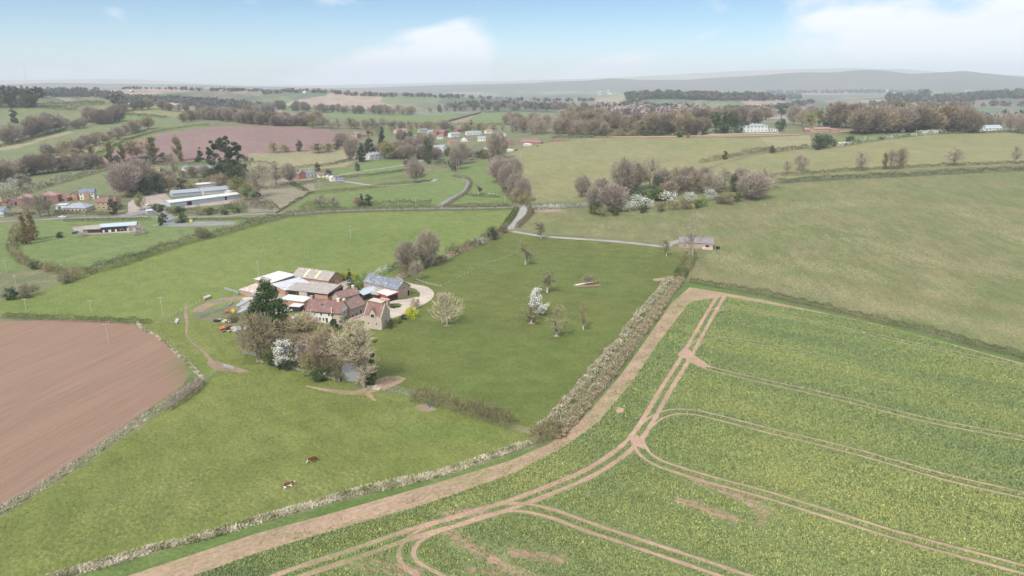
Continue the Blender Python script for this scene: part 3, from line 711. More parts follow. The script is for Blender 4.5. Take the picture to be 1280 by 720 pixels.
def leafy_proto(seed, h, r, mat, n=3500, ls=.42, nclump=34, kind='round', base=.12, cs=.36, bark='bark_dark', trunk_r=.03, spots=None, th=.8):
    rs = np.random.default_rng(seed); q, i, cc = clump_cloud(rs, h, r, n, nclump, kind, base, cs)
    V, F = leafquads(q, ls, rs); ct = rs.random(len(cc))
    tint = np.repeat(np.clip(.5*ct[i]+.5*rs.random(n), 0, 1), 4)
    mi = np.zeros(len(F), int); mats = [M[mat]]
    if spots: mi = (rs.random(len(F)) < spots[1]).astype(int); mats.append(M[spots[0]])
    cr = npmesh('crown', V, F, mats, mi, tint)
    seg = [(0,0,0, 0,0,h*th, h*trunk_r, h*trunk_r*.3)]
    for c in cc[:12]: seg.append((0,0,min(h*th*.9, max(.08*h, c[2]*.6)), *c, h*trunk_r*.4, .03))
    V, F = tubes(seg, 6)
    return dict(trunk=npmesh('trunk', V, F, [M[bark]], smooth=True), crown=cr, h=float(np.percentile(q[:,2], 99)), r=r)

PR = {}
BK = dict(nl=(9,6,6,6), spread=.85)
for i in range(3): PR['bare%d'%i] = tree_proto(100+i, 12, 'twig_grey', tw=.032, dome=900, dr=.38, **BK)
for i in range(2): PR['brown%d'%i] = tree_proto(110+i, 11, 'twig_brown', tw=.036, dome=1700, leaves=900, lsize=.14, **dict(BK, nl=(10,7,6,6)))
for i in range(2): PR['thick%d'%i] = tree_proto(120+i, 10, 'twig_grey', tw=.04, dome=3600, dr=.44, leaves=1200, lsize=.2, leafmat='twig_brown', nl=(12,6,5,5), spread=.95, trunk=.15, up=.2)
PR['purple0'] = tree_proto(125, 9, 'twig_purple', tw=.04, dome=4200, dr=.46, leaves=1500, lsize=.2, leafmat='twig_purple', nl=(12,6,5,5), spread=1.0, trunk=.12, up=.15)
M['twig_dark'] = tinted('twig_dark', [(.17,.14,.105),(.24,.195,.14),(.31,.25,.175)])
for i in range(3): PR['dark%d'%i] = tree_proto(126+i, 11, 'twig_dark', tw=.045, dome=5200-900*i, dr=.44-.04*i, leaves=1500, lsize=.22, leafmat=['twig_brown','bud_orange','bud_olive'][i], nl=(12,6,5,5), spread=.9, trunk=.16, up=.25)
for i in range(2): PR['olive%d'%i] = tree_proto(130+i, 11, 'twig_brown', tw=.035, dome=1300, leaves=3600, lsize=.2, leafmat='bud_olive', nl=(10,7,6,5), spread=.8)
PR['lime0'] = tree_proto(140, 11, 'bud_olive', tw=.04, dome=1500, leaves=5200, lsize=.26, leafmat='bud_lime', nl=(10,7,6,5), spread=.8)
PR['orange0'] = tree_proto(141, 11, 'twig_brown', tw=.04, dome=1500, leaves=5200, lsize=.24, leafmat='bud_orange', nl=(11,7,6,5), spread=.85)
for i in range(2): PR['poplar%d'%i] = tree_proto(150+i, 14, 'bud_olive', tw=.04, leaves=3000, lsize=.22, leafmat='bud_olive', nl=(26,5,4,3), spread=.42, lenr=(.26,.5,.5,.5), trunk=.12, up=.8, r0=.014)
for i in range(3): PR['orchard%d'%i] = tree_proto(160+i, 7, 'bud_orchard', bark='bark', tw=.03, leaves=2400, lsize=.13, leafmat='bud_orchard', nl=(8,6,5,4), spread=.8, trunk=.3, r0=.03, up=.45, crook=.5, lw=1.4)
PR['orchard_open0'] = tree_proto(168, 7, 'bud_orchard', bark='bark', tw=.035, leaves=2200, lsize=.15, leafmat='bud_orchard', nl=(6,5,5,4), spread=.95, trunk=.25, r0=.035, up=.5, crook=.7, lw=1.5, lenr=(.6,.45,.5,.5))
PR['pale0'] = tree_proto(170, 10, 'twig_pale', bark='bark_pale', tw=.035, dome=500, leaves=1200, lsize=.14, leafmat='twig_pale', nl=(12,7,6,5), spread=.85, trunk=.22, up=.3)
PR['faint0'] = tree_proto(174, 12, 'twig_pale', bark='bark_pale', tw=.02, nl=(12,6,5,4), spread=.75, trunk=.2, up=.4, r0=.014)
PR['pale_big'] = tree_proto(171, 16, 'twig_pale', bark='bark_pale', tw=.045, leaves=1400, lsize=.14, leafmat='twig_pale', nl=(15,8,6,6), spread=.72, trunk=.12, up=.5, r0=.026, lenr=(.52,.48,.5,.5))
PR['white0'] = tree_proto(180, 6, 'twig_brown', tw=.03, leaves=5200, lsize=.19, leafmat='bloom_white', nl=(9,6,5,4), spread=.85, trunk=.15)
PR['pink0'] = tree_proto(181, 6, 'twig_purple', tw=.03, leaves=4600, lsize=.17, leafmat='bloom_pink', nl=(10,6,5,4), spread=.9, trunk=.12)
PR['white_lean'] = tree_proto(183, 7, 'twig_brown', tw=.03, leaves=9000, lsize=.27, leafmat='bloom_white', nl=(8,6,5,4), spread=.75, trunk=.15, lean=(.5,-.1), up=.5)
PR['conifer0'] = leafy_proto(190, 12, 2.9, 'leaf_dark', 4200, .5, 44, 'cone', .04, .3)
PR['conifer1'] = leafy_proto(191, 13, 2.6, 'leaf_dark', 4200, .5, 50, 'cone', .08, .34)
PR['cypress0'] = leafy_proto(192, 11, 2.1, 'leaf_dark', 4200, .4, 40, 'column', .02, .5)
PR['cypress1'] = leafy_proto(196, 11, 2.4, 'leaf_mid', 3600, .4, 40, 'column', .02, .5)
PR['cedar0'] = leafy_proto(193, 14, 6.0, 'leaf_dark', 5200, .55, 30, 'cedar', .28, .3)
PR['cedar1'] = leafy_proto(197, 14, 5.0, 'leaf_dark', 5200, .55, 26, 'cedar', .2, .34)
PR['pine0'] = leafy_proto(198, 13, 4.2, 'leaf_ever', 4200, .5, 22, 'round', .42, .4)
PR['big_ever'] = leafy_proto(194, 16, 4.6, 'leaf_ever', 19000, .40, 120, 'egg', .02, .27)
PR['yew0'] = leafy_proto(195, 8, 4.0, 'leaf_dark', 4200, .4, 34, 'round', .02, .42)
PR['rustcone0'] = leafy_proto(200, 12, 3.0, 'rust', 6000, .32, 60, 'cone', .03, .3)
PR['bush_green'] = leafy_proto(201, 3, 2.2, 'leaf_mid', 2200, .26, 22, 'round', .0, .42, th=.5)
PR['bush_olive'] = leafy_proto(202, 3, 2.2, 'bud_olive', 2000, .22, 22, 'round', .0, .45, th=.5)
PR['bush_lime'] = leafy_proto(203, 3, 2.2, 'bud_lime', 2200, .24, 22, 'round', .0, .42, th=.5)
PR['bush_brown'] = leafy_proto(204, 3, 2.3, 'hedge_brown', 2200, .22, 24, 'round', .0, .45, th=.5)
PR['bush_dark'] = leafy_proto(205, 3, 2.0, 'leaf_dark', 2400, .26, 22, 'round', .0, .42, th=.5)
PR['bush_white'] = leafy_proto(206, 3, 2.3, 'bloom_white', 2200, .2, 24, 'round', .0, .45, th=.5, spots=('hedge_green',.35))
PR['bush_yellow'] = leafy_proto(207, 3, 1.6, 'leaf_yellow', 1800, .22, 16, 'round', .0, .5, th=.5)
PR['bush_forsythia'] = leafy_proto(208, 2, 2.6, 'leaf_forsythia', 2200, .2, 26, 'round', .0, .32, th=.5)
PR['bush_pink'] = leafy_proto(209, 3, 2.4, 'bloom_pink', 2200, .2, 22, 'round', .0, .45, th=.5)
def simple(p):   # one-mesh version for trees too small to show their parts
    if 'one' not in p:
        a, b = p['trunk'], p['crown']
        o1 = bpy.data.objects.new('tmp', a.copy()); o2 = bpy.data.objects.new('tmp', b.copy())
        bmx = __import__('bmesh').new(); 
        nm = len(a.materials); me = a.copy()
        va = np.empty(len(a.vertices)*3, np.float32); a.vertices.foreach_get('co', va)
        vb = np.empty(len(b.vertices)*3, np.float32); b.vertices.foreach_get('co', vb)
        fa = np.array([tuple(q.vertices) for q in a.polygons], np.int32); fb = np.array([tuple(q.vertices) for q in b.polygons], np.int32)
        ma = np.empty(len(fa), np.int32); a.polygons.foreach_get('material_index', ma); mb_ = np.empty(len(fb), np.int32); b.polygons.foreach_get('material_index', mb_)
        ta = np.full(len(va)//3, .5, np.float32); tb = np.empty(len(vb)//3, np.float32); b.attributes['tint'].data.foreach_get('value', tb)
        p['one'] = npmesh('tree', np.concatenate([va,vb]).reshape(-1,3), np.concatenate([fa, fb+len(va)//3]), list(a.materials)+list(b.materials), np.concatenate([ma, mb_+nm]), np.concatenate([ta,tb]))
        bpy.data.objects.remove(o1); bpy.data.objects.remove(o2); bmx.free()
    return p['one']
def tree(px, yb, yt, proto, label, w=None, cat='tree', group=None, name=None, rot=None, one=False, world=None, h=None):
    """tree whose foot is seen at photo pixel (px,yb) and whose top is at yt; w = crown width in pixels"""
    p = PR[proto]; b = P(px, yb) if world is None else Vector(world)
    m = ppm(b); dep = math.atan2(CAMZ-b.z, math.hypot(b.x, b.y))
    hh = (yb-yt)/m/math.cos(dep) if h is None else h
    sz = hh/p['h']; sx = sz if w is None else w/m/2/p['r']
    nm = name or {'fain':'bare_tree','dark':'bare_tree','bare':'bare_tree','brow':'bare_tree','thic':'bare_tree','purp':'bare_tree','oliv':'budding_tree','lime':'budding_tree','oran':'budding_tree','popl':'poplar_tree','orch':'orchard_tree','pale':'bare_tree','whit':'blossom_tree','pink':'blossom_tree','coni':'conifer_tree','cypr':'conifer_tree','ceda':'cedar_tree','pine':'pine_tree','big_':'evergreen_tree','yew0':'evergreen_tree','rust':'conifer_tree','bush':'shrub'}[proto[:4]]
    rz = random.random()*6.28 if rot is None else rot
    if one:
        o = link(nm, simple(p)); o.location = b; o.rotation_euler = (0,0,rz); o.scale = (sx,sx,sz)
        return tag(o, label, cat, group)
    o = empty(nm, b, rz, label, cat, group)
    t = link('trunk' if cat == 'tree' else 'stems', p['trunk'], o); c = link('crown' if cat == 'tree' else 'foliage', p['crown'], o)
    t.scale = c.scale = (sx,sx,sz)
    return o
def shrub(px, yb, yt, proto, label, w=None, group=None, **k):
    return tree(px, yb, yt, proto, label, w, 'shrub', group, **k)
def kindname(label, name):
    if name: return name
    for k, v in (('shelter','belt_tree'),('back row','belt_tree'),('row','row_tree'),('wood','wood_tree'),('copse','copse_tree'),('village','garden_tree'),('hedgerow','hedgerow_tree'),('scrub','scrub_tree')):
        if k in label: return v
def belt(px, n, kinds, hpx, label, group, jit=2.0, wf=.85, one=True, cat='tree', step=None, smooth=True, seed=0, name=None):
    """n trees along a pixel line, alike enough that nothing tells them apart"""
    rs = random.Random(hash(label)%9999+seed) if False else random.Random(len(label)*31+n*7+seed)
    L_ = spline(px, 3) if smooth else dens(px, 3)
    for k in range(n):
        t = (k+rs.uniform(-.35,.35)+.5)/n*(len(L_)-1); i = int(min(max(t, 0), len(L_)-1)); x, y = L_[i]
        x += rs.uniform(-jit, jit)*1.5; y += rs.uniform(-jit, jit)*.6
        h = rs.uniform(*hpx)
        tree(x, y, y-h, rs.choice(kinds), label, None if wf is None else h*wf*rs.uniform(.85,1.2), cat, group, one=one, rot=rs.random()*6.28, name=kindname(label, name))

# ------------------------------------------------------------------ hedges
def hedge(name, px, width, height, mat, label, cat='hedge', dens_=None, leaf=None, wild=.25, top=None, group=None, twig=.0, smooth=True, lift=0, mats2=None, frac2=0, side2=0, seed=1, z0=0.0):
    w = wline(px, 6, smooth); w = resample(w, .8); n = normals2(w); rs = np.random.default_rng(len(w)*13+seed)
    dist = np.hypot(*w.mean(0)); lf = leaf or max(.2, dist*.0008)
    L = np.linalg.norm(np.diff(w, axis=0), axis=1).sum()
    cnt = int(min(70000, L*(width+height)*2.0*(dens_ or 1.0)/lf**2*.9))
    s = rs.random(cnt)*(len(w)-1); i = s.astype(int).clip(0, len(w)-2); f = (s-i)[:,None]
    c = w[i]*(1-f)+w[i+1]*f; nn = n[i]
    k = np.arange(len(w)); hv = 1+wild*(.6*np.sin(k*.31+seed)+.5*np.sin(k*.83+2*seed)+.5*np.sin(k*.117+3*seed)+.5*rs.normal(0,1,len(w)))
    hv = np.clip(np.convolve(hv, [.25,.5,.25], 'same'), .35, 2); hh = height*hv[i]; wv = width*np.clip(.6+.4*hv[i], .5, 1.6)
    a = rs.uniform(0, math.pi, cnt); rad = rs.uniform(.55, 1, cnt)
    off = np.cos(a)*rad; off = np.sign(off)*np.abs(off)**.6*wv/2; zz = (np.sin(a)*rad)**.7*hh
    zz = zz*(1+.22*np.sin(s*.9+off*1.7+seed)*np.sin(s*.43-off*1.1)); p = np.stack([c[:,0]+nn[:,0]*off, c[:,1]+nn[:,1]*off, zz], 1); p[:,2] += H(p[:,0], p[:,1])+z0
    cw = wob(p[:,0]*1.0, p[:,1]*1.0, .8)*.9+wob(p[:,1]+p[:,2]*2, p[:,0], .35)*.5; tint = np.clip(rs.random(cnt)*.35+.33+.42*cw, 0, 1)
    nt_ = int(cnt*twig)
    V, F = leafquads(p[nt_:], lf, rs)
    if nt_:
        V1, F1 = slivers(p[:nt_]-np.array([0,0,.2]), height*.5, lf*.28, rs, .5); V = np.concatenate([V1, V]); F = np.concatenate([F1, F+len(V1)])
    mi = np.zeros(cnt, int); mts = [M[mat]]
    if mats2:
        mts.append(M[mats2])
        pt = .5+.5*np.sin(s*.21+seed*2)*np.sin(s*.057+seed)
        if side2: sel = (off*side2 > -wv*.05)&(rs.random(cnt) < frac2*np.clip(.72+.9*np.sin(s*1.05+off*1.3+seed)*np.sin(s*.47-off*2.1)+.35*np.sin(s*.21), .05, 1))
        else: sel = rs.random(cnt) < frac2*2*pt
        mi = sel.astype(int)
    me = npmesh(name, V, F, mts, mi, np.repeat(tint, 4))
    return tag(link(name, me), label, cat, group)
# ------------------------------------------------------------------ hedges in their places
HD = [
 # name, px line, width, height, mat, label, kwargs
 ([(4,397),(50,399),(100,401),(150,403),(188,404)], 2.0, 1.6, 'hedge_mix', 'low hedge along the top edge of the brown ploughed field', dict(mats2='hedge_green', frac2=.5)),
 ([(78,350),(95,347),(118,340)], 5, 4.0, 'hedge_brown', 'brown bushy end of the hedge nearest the overgrown corner', dict(mats2='bud_olive', frac2=.4, wild=.35)),
 ([(118,340),(150,332),(180,322),(207,313)], 4.2, 3.4, 'hedge_dark', 'thick dark green middle run of the hedge below the stable paddock', dict(wild=.2)),
 ([(207,313),(235,304),(265,297),(300,287),(335,277),(366,269)], 4, 3.0, 'hedge_brown', 'brown upper run of the hedge climbing from stable paddock to the road', dict(mats2='hedge_dark', frac2=.4)),
 ([(82,343),(62,338),(40,333),(24,325),(15,312),(18,295),(26,283)], 3.4, 2.8, 'hedge_mix', 'curving hedge round the left end of the stable paddock', dict(mats2='bud_olive', frac2=.3)),
 ([(28,302),(20,300),(12,308)], 1.5, 1.5, 'hedge_green', 'short dark hedge stub beside the rust coloured conifers', {}),
 ([(366,271),(400,267.5),(450,265),(520,263.5),(600,262.5),(642,261.5)], 2.8, 3.1, 'hedge_mix', 'trimmed roadside hedge on the near side of the road', dict(wild=.08)),
 ([(375,263),(400,259),(425,259)], 3.2, 3.2, 'hedge_brown', 'shaggy brown hedge on the far side of the road beside dark conifers', dict(mats2='hedge_dark', frac2=.4, wild=.35)),
 ([(447,259),(480,258),(540,257)], 3.0, 3.4, 'hedge_dark', 'dark hedge on the far side of the road below the bright meadow', dict(wild=.15)),
 ([(560,259),(600,258),(636,258)], 2.4, 2.0, 'hedge_brown', 'brown hedge on the far side of the road by the lane junction', dict(wild=.2)),
 ([(80,277),(130,276),(190,275)], 1.8, 1.6, 'hedge_dark', 'neat dark hedge between the road and the stable paddock', dict(wild=.05)),
 ([(0,271),(45,269)], 2.2, 2.0, 'hedge_dark', 'dark clipped hedge at the far left beside the road', dict(wild=.05)),
 ([(68,267),(100,268),(140,269)], 2.0, 2.0, 'hedge_dark', 'dark clipped hedge in front of the grey bungalow', dict(wild=.05)),
 ([(208,268),(260,266),(310,265)], 3, 3.4, 'hedge_green', 'green hedge between the metal sheds and the road', dict(wild=.3)),
 ([(240,275),(280,275),(325,274)], 1.4, 1.2, 'hedge_dark', 'low dark hedge beyond the tarmac strip', dict(wild=.05)),
 ([(283,262),(310,258),(345,262)], 7, 4.0, 'hedge_dark', 'deep scrubby hedge at the right end of the metal sheds', dict(wild=.3, mats2='hedge_brown', frac2=.4)),
 ([(560,323),(575,315),(595,306),(617,297),(632,290)], 3.0, 3.2, 'hedge_brown', 'brown hedge beside the dirt track below the road junction', dict(mats2='hedge_dark', frac2=.5, wild=.4)),
 ([(497,349),(515,342),(535,333),(556,325)], 3.4, 3.4, 'hedge_dark', 'dark hedge under the two tall bare trees', dict(mats2='hedge_brown', frac2=.5, wild=.35)),
 ([(455,352),(470,346),(483,340),(500,333)], 2.6, 2.6, 'bloom_white', 'blossoming whitish hedge behind the slate roofed barn', dict(mats2='hedge_green', frac2=.5, wild=.3)),
 ([(659,258),(665,266),(658,275),(646,285)], 2.4, 2.4, 'hedge_brown', 'rounded brown hedge on the right of the lane', dict(wild=.1)),
 ([(646,262),(640,272),(632,283)], 3.0, 2.4, 'hedge_green', 'green bank hedge on the left of the lane', dict(wild=.1)),
 ([(664,263),(690,261),(735,259)], 2.2, 2.2, 'hedge_dark', 'dark hedge dotted with white blossom right of the lane', dict(mats2='bloom_white', frac2=.35, wild=.2)),
 ([(848,350),(853,341),(858,332),(864,322)], 5.0, 3.6, 'hedge_green', 'overgrown hedge below the tall bare tree by the stone barn', dict(mats2='bud_olive', frac2=.5, wild=.3)),
 ([(862,353),(900,360),(930,365),(960,371),(1000,380),(1040,389)], 1.8, 2.1, 'hedge_dark', 'dark narrow hedge along the top edge of the crop field, upper half', dict(wild=.14)),
 ([(1040,389),(1100,403),(1160,417),(1220,433),(1300,455),(1400,486),(1700,577)], 1.8, 2.0, 'hedge_dark', 'dark narrow hedge along the top edge of the crop field, right half', dict(wild=.14)),
 ([(515,499),(535,502),(560,509),(585,516),(610,525),(640,534)], 3.0, 2.7, 'hedge_brown', 'brown and olive hedge running alone between two pastures', dict(mats2='bud_olive', frac2=.45, wild=.2, twig=.25)),
 ([(210,513),(218,507),(232,498),(244,488),(252,480)], 1.8, 1.8, 'twig_purple', 'short bare purplish hedge at the corner of the ploughed field', dict(twig=.5, wild=.2)),
 # far hedges
 ([(0,255),(30,243),(70,230),(100,222),(130,213),(165,204)], 4, 4, 'hedge_brown', 'rough hedge climbing behind the red brick houses', dict(mats2='bloom_white', frac2=.12, wild=.35)),
 ([(160,207),(230,206),(300,204),(345,205)], 2.5, 2.2, 'hedge_green', 'hedge along the foot of the red ploughed field', dict(wild=.3)),
 ([(330,213),(370,211),(410,207),(440,200)], 2.5, 2.2, 'hedge_dark', 'dark hedge between the red field and the tan meadow', dict(wild=.2)),
 ([(100,204),(128,191),(155,178),(190,167),(235,159),(262,157)], 2.5, 2.4, 'leaf_mid', 'bright green hedge curving round the red ploughed field', dict(wild=.1)),
 ([(330,237),(370,233),(400,226),(440,222),(480,218),(510,213)], 2.2, 2, 'hedge_dark', 'hedge along the lane between the cottages', dict(wild=.2)),
 ([(365,230),(375,236),(384,240)], 3, 2.2, 'leaf_mid', 'green hedge on the left side of the brick cottage garden', {}),
 ([(384,243),(420,240),(450,237),(480,233),(510,230),(540,227)], 2.4, 2, 'hedge_brown', 'low brown hedge above the bright meadow', dict(wild=.15)),
 ([(345,267),(362,257),(378,247),(392,240)], 1.2, 1.2, 'hedge_green', 'sparse hedge between the grey field and bright meadow', dict(wild=.6)),
 ([(505,200),(540,197),(566,195)], 3, 3, 'hedge_dark', 'dark hedge at the top of the bright meadow below the village', dict(wild=.2)),
 ([(586,201),(610,198),(625,199)], 2, 2, 'hedge_dark', 'hedge below the village gardens beside the wooded lane', {}),
 ([(565,221),(583,223),(589,228),(584,240),(570,250),(556,259)], 1.8, 1.8, 'hedge_brown', 'brown hedge curving beside the winding lane', dict(wild=.1)),
 ([(545,207),(562,205),(568,215)], 3, 3, 'hedge_dark', 'dark hedge clump by the twin grey poles', dict(wild=.4)),
 ([(583,244),(600,246),(625,247)], 2, 1.6, 'hedge_green', 'low hedge at the foot of the small paddock', {}),
 ([(612,200),(616,210),(624,225),(632,240),(643,253)], 3, 2, 'hedge_brown', 'hedge along the left edge of the wooded lane', {}),
 ([(734,249),(790,246),(850,243),(900,240),(955,235)], 3, 1.6, 'hedge_brown', 'low scrub along the foot of the thicket', dict(wild=.4)),
 ([(960,230),(1000,227),(1050,224),(1120,221),(1180,218),(1240,215),(1300,213)], 3.2, 3, 'hedge_dark', 'nearer of the two long hedges across the right hillside', dict(mats2='hedge_green', frac2=.4, wild=.25)),
 ([(960,221),(1010,218),(1060,214),(1120,211),(1180,208),(1240,206),(1300,204)], 2.4, 2.2, 'hedge_brown', 'farther of the two long hedges across the right hillside', dict(mats2='hedge_dark', frac2=.4, wild=.25)),
 ([(875,204),(895,200),(915,196),(940,191),(962,187)], 4, 3, 'hedge_brown', 'brown hedge running up from the thicket to the manor field', dict(wild=.3)),
 ([(962,192),(985,188),(1010,185)], 3.5, 3, 'hedge_dark', 'dark hedge left of the evergreen clump on the hillside', dict(mats2='hedge_brown', frac2=.3, wild=.3)),
 ([(1050,184),(1080,178),(1110,174),(1145,170)], 3, 3, 'hedge_dark', 'dark hedge dotted with white blossom below the shelter belt', dict(mats2='bloom_white', frac2=.35, wild=.2)),
 ([(1143,170),(1165,168),(1180,167)], 5, 4, 'bloom_white', 'pale blossoming hedge at the corner of the shelter belt', dict(mats2='hedge_green', frac2=.4, wild=.2)),
 ([(1180,167),(1230,166),(1300,166)], 3, 2.4, 'hedge_dark', 'dark hedge in front of the modern white house', dict(wild=.2)),
 ([(690,173),(760,172),(840,171),(870,171)], 3, 3, 'hedge_dark', 'dark hedge along the top of the manor field', dict(wild=.3)),
 ([(-10,186),(20,180),(50,172),(83,163)], 4, 3.5, 'leaf_mid', 'straight green hedge across the far left hillside', dict(wild=.1)),
 ([(45,134),(80,133),(130,131)], 8, 7, 'hedge_dark', 'dark hedge along the top of the left hill', dict(wild=.2)),
 ([(150,143),(185,146),(210,148)], 5, 4, 'hedge_dark', 'dark hedge right of the copse on the left hill', dict(wild=.2)),
 ([(50,135),(75,137),(98,138)], 7, 5, 'hedge_dark', 'dark broken hedge above the grazing slope on the left hill', dict(wild=.3)),
 ([(355,134),(400,137),(450,139),(480,140)], 7, 4, 'hedge_dark', 'far hedge above the blue green meadows', dict(wild=.2)),
 ([(545,157),(570,150),(600,142)], 5, 3, 'hedge_dark', 'hedge beside the bare strip in the far green field', dict(wild=.2)),
 ([(600,141),(650,140),(700,141),(740,143)], 6, 4, 'hedge_dark', 'far hedge along the top of the green field beyond the village', dict(wild=.3)),
 ([(460,157),(520,156),(560,156),(630,157)], 5, 4, 'hedge_dark', 'far hedge just above the village roofs', dict(wild=.3)),
]
for px_, w_, h_, mt_, lb_, kw_ in HD:
    hedge('hedge', px_, w_, h_, mt_, lb_, seed=len(lb_)%17+1, **kw_)
M['scrub_cream'] = tinted('scrub_cream', [(.13,.17,.06),(.30,.29,.16),(.54,.49,.36),(.68,.63,.50)]); M['hedge_scrub'] = tinted('hedge_scrub', [(.15,.17,.06),(.29,.245,.15),(.39,.32,.21),(.46,.39,.26)])
hedge('overgrown_hedge', [(683,545),(700,530),(722,503),(742,480),(765,452),(790,420),(812,392),(830,368),(845,350)], 6.6, 1.5, 'hedge_scrub', 'wide overgrown hedge beside the crop field, twiggy brown with cream dead stems', 'hedge', dens_=2.6, wild=.2, twig=.2, leaf=.34, mats2='scrub_cream', frac2=.95, side2=1, seed=3)
hedge('overgrown_hedge', [(664,551),(675,549),(686,545),(694,538)], 3.6, 2.4, 'hedge_brown', 'rounded brown bramble clump where three hedges meet', 'hedge', dens_=1.2, wild=.3, twig=.35, mats2='bud_olive', frac2=.3)

def blades(name, polys, n, length, width, mats, label, cat, tilt=.6, kind=None, avoid=None, zf=0):
    rs = np.random.default_rng(n); V = []; F = []; T = []; MI = []; o = 0
    tot_ = [max(1, abs(np.sum(w[:,0]*np.roll(w[:,1],-1)-w[:,1]*np.roll(w[:,0],-1)))/2) for w in polys]
    for w, ar in zip(polys, tot_):
        k = int(n*ar/sum(tot_)); mn, mx = w.min(0), w.max(0); got = []
        c = 0
        while c < k:
            q = rs.uniform(mn, mx, (k*4, 2)); q = q[inpoly(q, w)]
            if avoid:
                for aw in avoid: q = q[~inpoly(q, aw)]
            got.append(q); c += len(q)
        q = np.concatenate(got)[:k]; q = q[rs.random(len(q)) < .55+.6*wob(q[:,0],q[:,1],2.3)]; k = len(q); p = np.column_stack([q, H(q[:,0], q[:,1])+zf])
        v, f = slivers(p, length, width, rs, tilt); V.append(v); F.append(f+o); o += len(v); 
        big = .5+.5*np.sin(q[:,0]*.5+np.sin(q[:,1]*.4)*2); T.append(np.repeat(np.clip(rs.random(k)*.38+.40+.45*wob(q[:,0]*1.1, q[:,1]*1.1, 1.0)+.2*wob(q[:,1], q[:,0], 5), 0, 1), 4)); MI.append(np.full(k, 0))
    me = npmesh(name, np.concatenate(V), np.concatenate(F), mats, np.concatenate(MI), np.concatenate(T))
    return tag(link(name, me), label, cat, kind=kind)
VG = wline([(40,728),(75,719),(145,700),(200,683),(250,672),(320,651),(400,628),(445,615),(527,597),(570,585),(637,562),(662,553)], 6)
blades('dead_grass', [strip(VG, [1.2,2.3,1.7,2.4,1.7,2.6,2.1,1.8])], 32000, .40, .17, [M['dead_grass']], 'long pale strip of dead grass and brambles beside the green verge', 'dead grass', 1.3, 'stuff')
M['tussock'] = tinted('tussock', [(.125,.155,.042),(.15,.175,.05),(.18,.19,.065),(.26,.23,.11)])
FP = [w for n_, m_, w in REG if m_ in ('front_pasture',)]; OP = [w for n_, m_, w in REG if m_ == 'orchard_grass']
AV = [w for n_, m_, w in REG if n_ in ('track','bare_soil','pond','drive','yard','island_bed')]
blades('grass_tussocks', FP, 42000, .07, .30, [M['tussock']], 'short uneven grass of the cow pasture', 'grass', 1.1, 'stuff', avoid=AV)
M['tussock_dark'] = tinted('tussock_dark', [(.10,.125,.034),(.12,.14,.04),(.14,.15,.048),(.19,.18,.075)])
blades('grass_tussocks', OP[:1], 36000, .08, .34, [M['tussock_dark']], 'short uneven grass of the orchard pasture', 'grass', 1.1, 'stuff', avoid=AV)
FG = wline([(-20,650),(20,628),(50,612),(90,585),(120,565),(160,538),(195,513),(225,493),(250,478)], 6)
blades('dead_grass', [strip(FG, [.8,1.1,.7,.9,.6], 1.0), strip(FG, [.5,.4,.5,.3], -.6)], 4200, .34, .12, [M['dead_grass']], 'thin tufts of dead grass under the fence beside the ploughed field', 'dead grass', .8, 'stuff')
FG2 = wline([(172,401),(174,407),(180,412),(198,422),(215,437),(235,455),(255,474)], 4)
blades('dead_grass', [strip(FG2, .9)], 5000, .4, .14, [M['dead_grass']], 'narrow white line of dead grass curving round the ploughed field', 'dead grass', .8, 'stuff')

